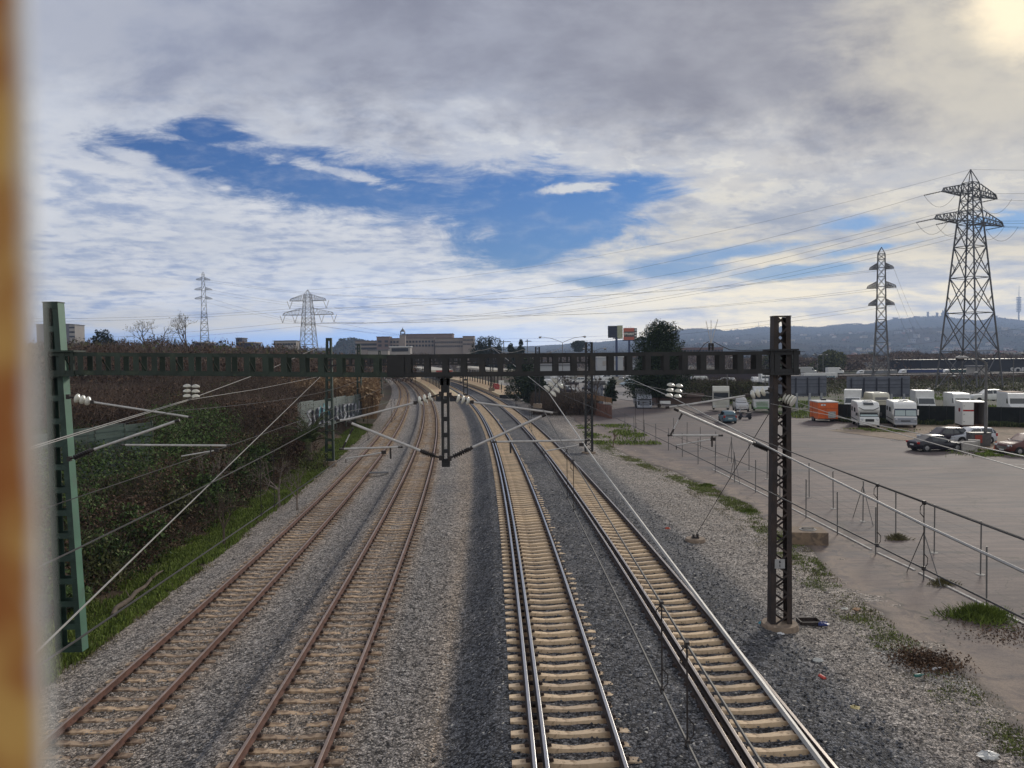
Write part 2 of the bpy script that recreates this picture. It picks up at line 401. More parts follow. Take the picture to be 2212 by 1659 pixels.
# ------------------------------------------------------------------ ground materials
def tone_nodes(t):
    a = t.n('ShaderNodeAttribute', attribute_name='tone'); s = t.n('ShaderNodeSeparateColor'); t.link(a.outputs['Color'], s.inputs[0]); return s.outputs
def ballast_material():
    m = bpy.data.materials.new('ballast'); m.use_nodes = True; t = NT(m.node_tree); b = m.node_tree.nodes['Principled BSDF']
    tc = t.n('ShaderNodeTexCoord'); ob = tc.outputs['Object']
    # slightly bent coordinates so that stones do not sit in a lattice
    nb = t.n('ShaderNodeTexNoise'); nb.inputs['Scale'].default_value = 9; t.link(ob, nb.inputs['Vector'])
    vm = t.n('ShaderNodeVectorMath', operation='MULTIPLY_ADD'); t.link(nb.outputs['Color'], vm.inputs[0]); vm.inputs[1].default_value = (.05, .05, .05); t.link(ob, vm.inputs[2])
    v1 = t.n('ShaderNodeTexVoronoi', feature='F1'); v1.inputs['Scale'].default_value = 15; t.link(vm.outputs[0], v1.inputs['Vector'])
    v2 = t.n('ShaderNodeTexVoronoi', feature='DISTANCE_TO_EDGE'); v2.inputs['Scale'].default_value = 15; t.link(vm.outputs[0], v2.inputs['Vector'])
    sp = t.n('ShaderNodeSeparateColor'); t.link(v1.outputs['Color'], sp.inputs[0])
    r, g, bl = tone_nodes(t)           # r = brown dust, g = dark fresh stone and painted shade on the left shoulder, b = pale/dusty
    sv = sp.outputs[0]
    grey = t.mix(t.rng(sv, 0.05, 0.95, smooth=False), (.055, .051, .050, 1), (.66, .60, .545, 1))
    brown = t.mix(t.rng(sv, 0.0, 1.0, smooth=False), (.080, .058, .043, 1), (.60, .47, .355, 1))
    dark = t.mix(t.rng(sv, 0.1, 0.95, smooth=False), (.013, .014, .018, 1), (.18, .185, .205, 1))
    big = t.noise(ob, 0.55, 5, 0.65)
    rr = t.m('ADD', r, t.m('MULTIPLY', t.m('SUBTRACT', big, .5), .7), clamp=True)
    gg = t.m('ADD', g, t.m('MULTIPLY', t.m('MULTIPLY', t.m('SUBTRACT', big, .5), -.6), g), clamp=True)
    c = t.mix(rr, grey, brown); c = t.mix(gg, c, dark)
    c = t.mix(t.m('MULTIPLY', bl, t.rng(sp.outputs[1], .2, .6)), c, (.5, .49, .47, 1))
    c = t.mix(t.rng(sp.outputs[2], .985, .992), c, (.55, .52, .47, 1))
    c = t.mix(1.0, c, t.mix(t.rng(t.noise(ob, 3.2, 4, .7), .3, .7), (.72, .72, .72, 1), (1.22, 1.22, 1.22, 1)), 'MULTIPLY')
    gap = t.rng(v2.outputs[0], 0.0, 0.12, .22, 1.0)
    c = t.mix(1.0, c, t.mix(gap, (0, 0, 0, 1), (1, 1, 1, 1)), 'MULTIPLY')
    t.link(c, b.inputs['Base Color']); b.inputs['Roughness'].default_value = .85; b.inputs['Specular IOR Level'].default_value = .3
    bn = t.n('ShaderNodeBump'); bn.inputs['Strength'].default_value = .9; bn.inputs['Distance'].default_value = .03
    t.link(t.m('ADD', t.m('MULTIPLY', t.rng(v2.outputs[0], 0, .25), .7), t.m('MULTIPLY', sv, .6)), bn.inputs['Height']); t.link(bn.outputs[0], b.inputs['Normal'])
    return m
def asphalt_material():
    m = bpy.data.materials.new('asphalt'); m.use_nodes = True; t = NT(m.node_tree); b = m.node_tree.nodes['Principled BSDF']
    tc = t.n('ShaderNodeTexCoord'); ob = tc.outputs['Object']
    mp = t.n('ShaderNodeMapping'); t.link(ob, mp.inputs[0]); mp.inputs['Rotation'].default_value = (0, 0, R(-14)); mp.inputs['Scale'].default_value = (.09, .75, 1)
    st = t.noise(mp.outputs[0], 1.0, 6, .65, .6)
    bg = t.noise(ob, .07, 5, .6); fi = t.noise(ob, 24, 3, .7); md = t.noise(ob, 1.3, 6, .7, .8)
    r, g, bl = tone_nodes(t)
    c = t.mix(t.rng(bg, .3, .7), (.112, .088, .083, 1), (.168, .132, .120, 1))
    c = t.mix(t.m('MULTIPLY', t.rng(st, .46, .62), .8), c, (.092, .085, .090, 1))
    mf = t.n('ShaderNodeMapping'); t.link(ob, mf.inputs[0]); mf.inputs['Rotation'].default_value = (0, 0, R(-14)); mf.inputs['Scale'].default_value = (.35, 3.2, 1)
    c = t.mix(1.0, c, t.mix(t.rng(t.noise(mf.outputs[0], 1.0, 6, .75, .5), .35, .65), (.70, .70, .73, 1), (1.28, 1.24, 1.18, 1)), 'MULTIPLY')
    mq = t.n('ShaderNodeMapping'); t.link(ob, mq.inputs[0]); mq.inputs['Rotation'].default_value = (0, 0, R(38)); mq.inputs['Scale'].default_value = (.05, 1.4, 1)
    c = t.mix(t.m('MULTIPLY', t.rng(t.noise(mq.outputs[0], 1.0, 4, .6, 1.2), .60, .68), .45), c, (.09, .085, .088, 1))
    c = t.mix(t.m('MULTIPLY', t.rng(t.noise(ob, .42, 3, .5, .4), .70, .74), .6), c, (.075, .07, .07, 1))
    c = t.mix(t.m('MULTIPLY', t.rng(md, .6, .75), .35), c, (.30, .25, .21, 1))
    c = t.mix(t.m('MULTIPLY', r, t.rng(md, .35, .6)), c, (.235, .178, .138, 1))        # washed-in soil
    c = t.mix(t.m('MULTIPLY', g, .8), c, (.10, .085, .075, 1))
    c = t.mix(1.0, c, t.mix(t.rng(fi, .25, .75), (.72, .72, .72, 1), (1.2, 1.2, 1.2, 1)), 'MULTIPLY')
    # fine cracks
    mc = t.n('ShaderNodeVectorMath', operation='MULTIPLY_ADD'); n3 = t.n('ShaderNodeTexNoise'); n3.inputs['Scale'].default_value = 1.5; t.link(ob, n3.inputs['Vector'])
    t.link(n3.outputs['Color'], mc.inputs[0]); mc.inputs[1].default_value = (1.6, 1.6, 0); t.link(ob, mc.inputs[2])
    vo = t.n('ShaderNodeTexVoronoi', feature='DISTANCE_TO_EDGE'); vo.inputs['Scale'].default_value = .13; t.link(mc.outputs[0], vo.inputs['Vector'])
    c = t.mix(t.m('MULTIPLY', t.rng(vo.outputs[0], .008, .002), .65), c, (.06, .055, .045, 1))
    t.link(c, b.inputs['Base Color']); b.inputs['Roughness'].default_value = .8; b.inputs['Specular IOR Level'].default_value = .3
    bn = t.n('ShaderNodeBump'); bn.inputs['Strength'].default_value = .4; bn.inputs['Distance'].default_value = .01
    t.link(fi, bn.inputs['Height']); t.link(bn.outputs[0], b.inputs['Normal'])
    return m
def earth_material():
    m = bpy.data.materials.new('earth'); m.use_nodes = True; t = NT(m.node_tree); b = m.node_tree.nodes['Principled BSDF']
    tc = t.n('ShaderNodeTexCoord'); ob = tc.outputs['Object']
    n1 = t.noise(ob, .012, 8, .65); n2 = t.noise(ob, .6, 8, .7); n3 = t.noise(ob, .0035, 8, .7)
    c = t.mix(t.rng(n2, .3, .7), (.055, .042, .030, 1), (.115, .085, .058, 1))
    c = t.mix(t.rng(n1, .48, .60), c, (.050, .060, .028, 1))
    c = t.mix(t.m('MULTIPLY', t.rng(n3, .5, .62), .6), c, (.10, .075, .06, 1))
    t.link(c, b.inputs['Base Color']); b.inputs['Roughness'].default_value = .95; b.inputs['Specular IOR Level'].default_value = .1
    bn = t.n('ShaderNodeBump'); bn.inputs['Strength'].default_value = .6; bn.inputs['Distance'].default_value = .2
    t.link(n2, bn.inputs['Height']); t.link(bn.outputs[0], b.inputs['Normal'])
    return m
M_BAL = ballast_material(); M_ASP = asphalt_material(); M_EARTH = earth_material()

# ------------------------------------------------------------------ far ground sheet and hills
RIDGE = [(-3000, 20), (-1150, 752), (-400, 750), (0, 750), (300, 750), (600, 752), (900, 750), (1100, 749), (1218, 744), (1246, 739), (1291, 739), (1381, 731), (1461, 716), (1493, 712), (1543, 712),
         (1568, 714.6), (1606, 713), (1638, 708), (1659, 708), (1704, 706), (1751, 708), (1780, 706), (1834, 701), (1884, 701), (1934, 691), (1979, 687), (2021, 684.6), (2041, 686),
         (2109, 694.6), (2149, 687), (2191, 692), (2212, 693), (2400, 705), (2800, 720), (3600, 760)]
RX = np.array([a for a, b in RIDGE[1:]], float); RYp = np.array([b for a, b in RIDGE[1:]], float)
def ridge_z(az_t, dist):
    """height of the skyline ridge for tangent of bearing az_t"""
    px = CX + az_t * F; h = np.interp(px, RX, RYp); hor = 774 - .012 * (px - CX)
    return CAM_H + np.maximum(hor - h, 0) / F * dist
def hill_height(X, Y):
    d = np.hypot(X, Y); tz = X / np.maximum(Y, 1.0)
    rz = ridge_z(tz, 6000.0)
    s = np.clip((Y - 900) / (6000 - 900), 0, 1.0); s2 = s ** 1.7
    bumps = (fbm(X, Y, 1 / 700., 5, 3) - .5) * 2 * (.35 * np.clip(s * 4, 0, 1) * (1 - s)) * (rz - CAM_H)
    spur = (fbm(X, Y, 1 / 260., 4, 8) - .5) * 26 * np.clip(s * 5, 0, 1) * np.clip((rz - 30) / 150, 0, 1) * (1 - .6 * s)
    past = np.clip((Y - 6000) / 2500, 0, 1)
    return -.6 - 6 * np.clip((1300 - Y) / 400, 0, 1) + (rz + .6) * s2 * (1 - past * .8) + bumps + spur + (fbm(X, Y, 1 / 90., 3, 5) - .5) * 9 * s
def grid(xs, ys, zf, name, m, kind='structure', cols=None, smooth=True, xf=None):
    Xg, Yg = np.meshgrid(xs, ys)
    if xf is not None: Xg = xf(Xg, Yg)
    Zg = zf(Xg, Yg); nx, ny = len(xs), len(ys)
    V = np.stack([Xg, Yg, Zg], -1).reshape(-1, 3); i = np.arange(nx * ny).reshape(ny, nx)
    Fc = np.stack([i[:-1, :-1], i[:-1, 1:], i[1:, 1:], i[1:, :-1]], -1).reshape(-1, 4)
    o = np_mesh(name, V, Fc, m, smooth=smooth, cols=None if cols is None else cols(Xg, Yg, xs).reshape(-1, 4))
    if kind: o['kind'] = kind
    return o
# near ground sheet (reaches the horizon)
gy = np.concatenate([np.linspace(-60, 200, 60), np.geomspace(210, 14000, 40)])
gx = np.concatenate([-np.geomspace(12000, 60, 30), np.linspace(-55, 150, 50), np.geomspace(160, 12000, 30)])
def gz(X, Y):
    z = np.full_like(X, -1.6)
    z = np.where(Y > 500, z - np.clip((Y - 500) / 500, 0, 1) * 3, z)
    return z
grid(gx, gy, gz, 'ground', M_EARTH)
def hill_mat():
    m = bpy.data.materials.new('hillside'); m.use_nodes = True; t = NT(m.node_tree); b = m.node_tree.nodes['Principled BSDF']
    tc = t.n('ShaderNodeTexCoord'); ob = tc.outputs['Object']
    n1 = t.noise(ob, .004, 8, .65); n2 = t.noise(ob, .03, 6, .7)
    c = t.mix(t.rng(n1, .42, .6), (.030, .040, .022, 1), (.060, .050, .034, 1))
    c = t.mix(t.m('MULTIPLY', t.rng(n2, .45, .7), .7), c, (.10, .08, .06, 1))
    t.link(c, b.inputs['Base Color']); b.inputs['Roughness'].default_value = .95; b.inputs['Specular IOR Level'].default_value = 0
    return m
M_HILL = hill_mat()
hu = np.linspace(-.95, 1.15, 420); hy = np.concatenate([np.linspace(900, 6000, 100), np.linspace(6060, 8500, 16)])
grid(hu, hy, hill_height, 'hills', M_HILL, xf=lambda U, Y: U * Y)

# ------------------------------------------------------------------ railway formation (ballast bed), swept along the tracks
def bed_profile(Yv):
    c1, c2, c3, c4 = (CEN[k](Yv) for k in (1, 2, 3, 4))
    sep = np.clip(c3 - c2, 5, 30)
    # (x, z, brown, dark, pale)
    K = [(c1 - 3.3, -1.35, .55, 0, 0), (c1 - 2.3, -1.25, .25, 0, .1), (c1 - 1.75, -1.16, .2, 0, .1), (c1 - 1.35, -1.125, .55, 0, 0), (c1 - .7, -1.135, .7, 0, 0), (c1, -1.14, .75, 0, 0), (c1 + .7, -1.135, .7, 0, 0), (c1 + 1.35, -1.125, .6, 0, 0), (c1 + 1.8, -1.1, .15, 0, 0),
         (c1 + 2.4, -1.0, .05, .2, 0), (c1 + 3.1, -.85, .1, .55, 0), (c2 - 1.8, -.70, .15, .5, 0), (c2 - 1.35, -.625, .65, 0, 0), (c2 - .7, -.635, .75, 0, 0), (c2, -.64, .8, 0, 0), (c2 + .7, -.635, .75, 0, 0), (c2 + 1.35, -.625, .65, 0, 0),
         (c2 + 1.75, -.66, .1, .35, 0), (c2 + 2.5, -.72, .15, .25, 0), (c2 + 3.1, -.74, .55, 0, 0), (c3 - 3.0, -.76, .75, 0, 0), (c3 - 2.65, -.74, .4, .8, 0), (c3 - 2.3, -.60, 0, 1, 0), (c3 - 1.65, -.27, 0, 1, 0), (c3 - 1.35, -.235, 0, 1, 0),  # third track's left shoulder: fresh dark stone, slope's shade painted in as well
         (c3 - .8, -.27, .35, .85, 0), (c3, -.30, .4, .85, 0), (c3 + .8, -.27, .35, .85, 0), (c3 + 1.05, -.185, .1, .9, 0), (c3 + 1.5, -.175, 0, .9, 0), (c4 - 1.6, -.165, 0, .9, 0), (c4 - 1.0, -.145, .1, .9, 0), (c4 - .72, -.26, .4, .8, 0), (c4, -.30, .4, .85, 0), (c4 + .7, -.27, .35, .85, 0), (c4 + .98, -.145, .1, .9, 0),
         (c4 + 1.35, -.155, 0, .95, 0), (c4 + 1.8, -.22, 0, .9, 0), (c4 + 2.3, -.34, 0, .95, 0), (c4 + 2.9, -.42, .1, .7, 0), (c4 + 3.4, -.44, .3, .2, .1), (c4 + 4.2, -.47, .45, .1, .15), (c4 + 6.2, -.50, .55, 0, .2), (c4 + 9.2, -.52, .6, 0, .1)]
    return K
def build_bed():
    ys = np.concatenate([np.arange(-6, 12, 1.0), np.arange(12, 34, .10), np.arange(34, 70, .4), np.arange(70, 420, 2.0)])
    K0 = bed_profile(ys); nk = len(K0); sub = 4
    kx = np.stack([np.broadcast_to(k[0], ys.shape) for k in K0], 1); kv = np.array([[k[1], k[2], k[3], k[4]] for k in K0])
    cols = []; xs = []; zs = []
    for i in range(nk - 1):
        for j in range(sub):
            f = j / sub; xs.append(kx[:, i] * (1 - f) + kx[:, i + 1] * f); cols.append(kv[i] * (1 - f) + kv[i + 1] * f)
    xs.append(kx[:, -1]); cols.append(kv[-1]); X = np.stack(xs, 1); C = np.stack(cols, 0)
    Yg = np.repeat(ys[:, None], X.shape[1], 1)
    Z = np.repeat(C[None, :, 0], len(ys), 0) + (fbm(X, Yg, 4.0, 3, 2) - .5) * .05 + (fbm(X, Yg, .7, 2, 4) - .5) * .05
    V = np.stack([X, Yg, Z], -1).reshape(-1, 3); ny, nx = X.shape; idx = np.arange(nx * ny).reshape(ny, nx)
    Fc = np.stack([idx[:-1, :-1], idx[:-1, 1:], idx[1:, 1:], idx[1:, :-1]], -1).reshape(-1, 4)
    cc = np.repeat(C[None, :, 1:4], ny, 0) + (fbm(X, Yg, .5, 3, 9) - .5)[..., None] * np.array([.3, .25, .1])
    # rusty stain on the bed of track 3 and 4 beyond the gantry, pale lime spill on the right verge
    cc[..., 0] += np.exp(-((Yg - 62) / 26) ** 2) * .55 * (np.abs(X - CEN[3](Yg)) < 1.5)
    sp = G(1985, 1440, -.5); cc[..., 2] += 1.3 * np.exp(-(((X - sp.x + (Yg - sp.y) * .35) / .45) ** 2 + ((Yg - sp.y) / 1.3) ** 2))
    cc = np.clip(cc, 0, 1); cols = np.concatenate([cc, np.ones(cc.shape[:2] + (1,))], -1).reshape(-1, 4)
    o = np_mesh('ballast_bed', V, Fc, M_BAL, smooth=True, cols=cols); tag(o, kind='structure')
build_bed()
# ------------------------------------------------------------------ car park and the worn path beside the railway
def path_edge(Y):                 # left edge of the asphalt
    pts = [(2400, 1760), (2212, 1583), (2091, 1480), (1960, 1385), (1868, 1318), (1790, 1250), (1720, 1170), (1610, 1090), (1500, 1040), (1400, 1000), (1330, 975), (1290, 945), (1250, 918)]
    P = [G(x, y, -.5) for x, y in pts]; return np.interp(Y, [p.y for p in P], [p.x for p in P])
def build_park():
    ys = np.concatenate([np.arange(-6, 12, 1.5), np.arange(12, 60, .5), np.arange(60, 150, 2.0)]); t = np.concatenate([np.linspace(0, 6, 30), np.linspace(6.5, 20, 16), np.geomspace(21, 130, 40)])
    Xe = path_edge(ys) + (fbm(ys, ys * 0, .6, 4, 1) - .5) * 1.3
    X = Xe[:, None] + t[None, :]; Yg = np.repeat(ys[:, None], len(t), 1); Z = -.5 + .02 * np.sin(X * .2) * np.sin(Yg * .15) + .012
    Z[:, 0] -= .06
    r = np.exp(-((t[None, :] - .5) / 1.1) ** 2) * 1.1 + np.exp(-((t[None, :] - 2.6 - .5 * np.sin(Yg * .3)) / .6) ** 2) * .7
    g = np.exp(-((t[None, :] - .1) / .3) ** 2) + 0 * X
    cc = np.stack([np.clip(r, 0, 1) * np.ones_like(X), np.clip(g, 0, 1), 0 * X, np.ones_like(X)], -1)
    V = np.stack([X, Yg, Z], -1).reshape(-1, 3); ny, nx = X.shape; idx = np.arange(nx * ny).reshape(ny, nx)
    Fc = np.stack([idx[:-1, :-1], idx[:-1, 1:], idx[1:, 1:], idx[1:, :-1]], -1).reshape(-1, 4)
    o = np_mesh('car_park', V, Fc, M_ASP, smooth=True, cols=cc.reshape(-1, 4)); tag(o, kind='structure')
build_park()
# gravel parking ground at the back right, and the bank on the left
def sheet(name, pts, z, m, sub=30, amp=.0, h=None):
    """four ground corners -> subdivided sheet"""
    a, b, c, d = [Vector((p[0], p[1], 0)) for p in pts]; V = []
    for j in range(sub + 1):
        for i in range(sub + 1):
            u, v = i / sub, j / sub; p = (a * (1 - u) + b * u) * (1 - v) + (d * (1 - u) + c * u) * v; V.append((p.x, p.y, z))
    V = np.array(V); V[:, 2] += (fbm(V[:, 0], V[:, 1], .4, 4, 3) - .5) * amp
    if h is not None: V[:, 2] += h(V[:, 0], V[:, 1])
    idx = np.arange((sub + 1) ** 2).reshape(sub + 1, sub + 1)
    Fc = np.stack([idx[:-1, :-1], idx[:-1, 1:], idx[1:, 1:], idx[1:, :-1]], -1).reshape(-1, 4)
    o = np_mesh(name, V, Fc, m, smooth=True); tag(o, kind='structure'); return o
M_GRAV = mat('sandy gravel', (.27, .20, .14), .95, var=.25, scale=3, col2=(.19, .15, .10), c2=.1, c2scale=.35, bump=.5, bscale=20)
M_GRASSG = mat('grassy soil', (.055, .085, .022), .95, var=.4, scale=5, col2=(.11, .08, .045), c2=.08, c2scale=.8, bump=.5, bscale=15)

# loose stones lying on the ballast and on the sleepers, near the bridge
def stone_mat():
    m = bpy.data.materials.new('loose stone'); m.use_nodes = True; t = NT(m.node_tree); b = m.node_tree.nodes['Principled BSDF']; g = t.n('ShaderNodeNewGeometry'); r, g_, bl = tone_nodes(t)
    v = g.outputs['Random Per Island']; c = t.mix(v, (.07, .065, .062, 1), (.50, .44, .39, 1)); c = t.mix(r, c, t.mix(v, (.016, .017, .022, 1), (.17, .175, .19, 1)))
    t.link(c, b.inputs['Base Color']); b.inputs['Roughness'].default_value = .85; return m
def build_stones():
    rg = np.random.default_rng(12); n = 34000; Y = 12.5 + rg.random(n) ** 1.7 * 34; X = -14 + rg.random(n) * 25; K = bed_profile(Y); KX = np.stack([np.broadcast_to(k[0], Y.shape) for k in K], 1); kz = np.array([k[1] for k in K]); kd = np.array([k[3] for k in K])
    ok = (X > KX[:, 1]) & (X < KX[:, -1] - .5); Y, X, KX = Y[ok], X[ok], KX[ok]; j = np.clip((KX < X[:, None]).sum(1) - 1, 0, len(K) - 2); a = KX[np.arange(len(X)), j]; b = KX[np.arange(len(X)), j + 1]; f = np.clip((X - a) / (b - a + 1e-6), 0, 1)
    Z = kz[j] * (1 - f) + kz[j + 1] * f; dk = kd[j] * (1 - f) + kd[j + 1] * f; s = .018 + .02 * rg.random(len(X)) ** 2; n = len(X)
    oc = np.array([(1, 0, 0), (-1, 0, 0), (0, 1, 0), (0, -1, 0), (0, 0, 1), (0, 0, -1)], float); ff = np.array([(0, 2, 4), (2, 1, 4), (1, 3, 4), (3, 0, 4), (2, 0, 5), (1, 2, 5), (3, 1, 5), (0, 3, 5)])
    P = oc[None] * (s[:, None, None] * (.7 + .7 * rg.random((n, 6, 1)))) * np.array([1.25, 1.1, .7]) + rg.normal(size=(n, 6, 3)) * .004; an = rg.random(n) * 6.28; c, q = np.cos(an)[:, None], np.sin(an)[:, None]
    P = np.stack([P[..., 0] * c - P[..., 1] * q, P[..., 0] * q + P[..., 1] * c, P[..., 2]], -1) + np.stack([X, Y, Z + .012 + s * .3], 1)[:, None]
    V = P.reshape(-1, 3); Fc = (ff[None] + (np.arange(n) * 6)[:, None, None]).reshape(-1, 3); col = np.repeat(np.stack([(dk + rg.normal(size=n) * .1 > .5) * 1.0, 0 * dk, 0 * dk, 0 * dk + 1], 1), 6, 0)
    o = np_mesh('loose_stones', V, Fc, stone_mat(), cols=col); tag(o, kind='stuff')
build_stones()

# ------------------------------------------------------------------ rails and sleepers
M_RUST = mat('rusty rail', (.125, .058, .040), .75, .1, var=.3, scale=4, bump=.3, bscale=40)
M_RUSTTOP = mat('dull rail head', (.32, .24, .20), .5, .4, var=.2, scale=2)
M_DARKRAIL = mat('oily rail side', (.040, .026, .020), .7, .1, var=.3, scale=4)
M_SHINE = mat('polished rail head', (.62, .60, .58), .28, .9, var=.06, scale=2)
M_SHINE2 = mat('worn rail head', (.45, .40, .36), .35, .8, var=.1, scale=2)
M_SLEEP = mat('concrete sleeper', (.68, .52, .35), .85, var=.14, scale=3, col2=(.36, .25, .16), c2=.10, c2scale=7, bump=.3, bscale=60)
M_SLEEPO = mat('old concrete sleeper', (.47, .34, .225), .9, var=.2, scale=3, col2=(.22, .15, .10), c2=.16, c2scale=5, bump=.4, bscale=50)
def weather_sleeper(m, amt):
    t = NT(m.node_tree); b = m.node_tree.nodes['Principled BSDF']; lk = b.inputs['Base Color'].links[0]; src = lk.from_socket
    oi = t.n('ShaderNodeObjectInfo'); tc = t.n('ShaderNodeTexCoord'); sp = t.n('ShaderNodeSeparateXYZ'); t.link(tc.outputs['Object'], sp.inputs[0])
    r = oi.outputs['Random']; c = t.mix(1.0, src, t.mix(r, (1 - amt, 1 - amt, 1 - amt * .9, 1), (1.1, 1.08, 1.04, 1)), 'MULTIPLY')
    d = t.m('ABSOLUTE', t.m('SUBTRACT', t.m('ABSOLUTE', sp.outputs[0]), .87)); nz = t.noise(tc.outputs['Object'], 9, 4, .7)
    st = t.m('MULTIPLY', t.rng(t.m('ADD', d, t.m('MULTIPLY', t.m('SUBTRACT', nz, .5), .22)), .26, .06), .75)
    c = t.mix(st, c, (.14, .075, .045, 1)); t.link(c, b.inputs['Base Color'])
weather_sleeper(M_SLEEP, .22); weather_sleeper(M_SLEEPO, .32)
M_CLIP = mat('rail clip', (.045, .028, .022), .7, .3)
# section: (x, z, is_top)
RAIL = [(-.07, -.16), (.07, -.16), (.07, -.145), (.012, -.125), (.010, -.045), (.036, -.035), (.036, -.004), (.028, 0.0), (-.028, 0.0), (-.036, -.004), (-.036, -.035), (-.010, -.045), (-.012, -.125), (-.07, -.145)]
def rail(k, off, mats, parent):
    ys = np.concatenate([np.arange(2, 60, 1.0), np.arange(60, 420, 3.0)]); n = len(RAIL); V = []; Fs = []; mi = []
    for i, y in enumerate(ys):
        x0 = float(CEN[k](y)); m = slope(k, y); l = math.hypot(1, m); nx, ny = 1 / l, -m / l
        for (u, z) in RAIL: V.append((x0 + nx * (off + u), y + ny * (off + u), RZ[k] + z))
    for i in range(len(ys) - 1):
        for j in range(n):
            a = i * n + j; b = i * n + (j + 1) % n; Fs.append((a, b, b + n, a + n)); mi.append(1 if j in (6, 7, 8) else 0)
    return np_mesh('rail', V, Fs, mats, parent, midx=mi)
def sleeper_mesh(m, buried, nclips, third):
    mb = MB(); w = .14; N = 12
    xs = [-1.3 + 2.6 * i / N for i in range(N + 1)]
    def prof(x):
        a = abs(x); c = 1 - min(1, a / .62)
        c = c * c * (3 - 2 * c)
        return (.100 - .026 * c, -.165 - .045 * c - (0.02 if a > 1.2 else 0))
    vs = []; fs = []
    for x in xs:
        hw, zt = prof(x)
        vs += [(x, -hw - .02, zt - .17), (x, -hw, zt), (x, hw, zt), (x, hw + .02, zt - .17)]
    for i in range(N):
        for j in range(3): fs.append((i * 4 + j, i * 4 + j + 1, i * 4 + j + 5, i * 4 + j + 4))
    fs.append((0, 1, 2, 3)); fs.append((N * 4 + 3, N * 4 + 2, N * 4 + 1, N * 4))
    mb.add(vs, fs); mb.mat(1)
    for o in ([-.87, .87] + ([-.63] if third else [])):
        for s in (-1, 1): mb.box((o + s * .115, 0, -.125), (.085, .12, .06), taper=.7)
    ob = mb.build('sleeper', [m, M_CLIP]); fix_normals(ob); return ob
def track(k, label, mats, sm, third, y0, buried):
    t = thing('railway_track', label, 'railway track', (float(CEN[k](20)), 20, RZ[k]), group='four parallel railway tracks')
    L = Vector(t.location)
    offs = [(-.87, mats[0]), (.87, mats[0])] + ([(-.63, mats[1])] if third else [])
    for o, mm in offs:
        r = rail(k, o, mm, t); co = np.empty(len(r.data.vertices) * 3, np.float32); r.data.vertices.foreach_get('co', co)
        co = co.reshape(-1, 3) - np.array(L, np.float32); r.data.vertices.foreach_set('co', co.ravel()); r.data.update()
    s0 = sleeper_mesh(sm, buried, 2, third); s0.parent = t; y = y0; first = True; far = []; cnt = 0
    while y < 330:
        x = float(CEN[k](y)); m = slope(k, y); ang = -math.atan(m); dz = -.012 * random.random() - (random.random() * .035 if buried else 0)
        if cnt < 100:
            o = s0 if first else s0.copy()
            if not first: COL.objects.link(o); o.parent = t
            o.location = (x - L.x, y - L.y, dz); o.rotation_euler = (0, 0, ang + random.uniform(-.006, .006)); first = False
        else: far.append((x - L.x, y - L.y, dz, ang))
        cnt += 1; y += .6 / math.hypot(1, m) * (1.0 if True else 1)
    base = np.array([v.co[:] for v in s0.data.vertices]); V = []; Fq = []; mi = []
    faces = [tuple(p.vertices) for p in s0.data.polygons]; fm = [p.material_index for p in s0.data.polygons]
    for n, (x, yy, dz, a) in enumerate(far):
        c, s = math.cos(a), math.sin(a)
        V.append(np.stack([base[:, 0] * c - base[:, 1] * s + x, base[:, 0] * s + base[:, 1] * c + yy, base[:, 2] + dz], 1))
        Fq += [tuple(i + n * len(base) for i in f) for f in faces]; mi += fm
    fo = np_mesh('sleepers', np.concatenate(V), Fq, [sm, M_CLIP], t, midx=mi); tag(fo, kind='stuff')
    return t
track(1, 'leftmost rusty track on half-buried old sleepers, beside the grass bank', ([M_RUST, M_RUSTTOP],), M_SLEEPO, False, 13.0, True)
track(2, 'second track from the left, two brown rails on half-buried old sleepers', ([M_RUST, M_RUSTTOP],), M_SLEEPO, False, 12.2, True)
track(3, 'third track from the left, three shiny rails running straight ahead below the drop post', ([M_DARKRAIL, M_SHINE], [M_DARKRAIL, M_SHINE]), M_SLEEP, True, 12.0, False)
track(4, 'rightmost track with three rails, next to the gravel verge and brown mast', ([M_DARKRAIL, M_SHINE2], [M_DARKRAIL, M_SHINE2]), M_SLEEP, True, 11.8, False)

# ------------------------------------------------------------------ catenary gantries
M_GREEN = mat('shaded weathered green paint', (.018, .040, .030), .55, var=.22, scale=1.5, col2=(.03, .06, .045), c2=.10, c2scale=2.2, bump=.2)  # near mast's front: same green, darkened in colour as its shaded face
M_GREEN_LIT = mat('faded green paint', (.085, .19, .13), .5, var=.12, scale=1.2, col2=(.09, .16, .12), c2=.08, c2scale=1.4)  # near mast's sides: the same green with sunlight put into the colour
M_DKGREEN = mat('dark green steel', (.022, .036, .026), .65, var=.3, scale=1.2, col2=(.045, .06, .035), c2=.08, c2scale=1.5, bump=.2)
M_BLACKST = mat('blackened steel', (.018, .018, .019), .65, var=.3, scale=2, col2=(.035, .03, .026), c2=.06, c2scale=2)
M_BROWNST = mat('brown oxidised steel', (.040, .027, .022), .7, var=.3, scale=2.5, col2=(.025, .019, .018), c2=.16, c2scale=1.3, bump=.3)
M_TUBE = mat('galvanised tube', (.50, .48, .46), .45, .15, var=.14, scale=5)
M_CAST = mat('dark casting', (.035, .028, .026), .6, .2)
M_GLASS_INS = mat('white porcelain', (.72, .70, .62), .18, var=.05, scale=8)
M_RIBINS = mat('dark ribbed insulator', (.022, .018, .018), .45)
M_WIRE = mat('bright wire', (.36, .345, .32), .55, .1, var=.1)
M_DKWIRE = mat('dark copper wire', (.045, .042, .040), .65, .0, var=.1)
M_BASEC = mat('concrete footing', (.25, .19, .14), .9, var=.2, scale=3, col2=(.2, .15, .11), c2=.1, c2scale=3, bump=.4)

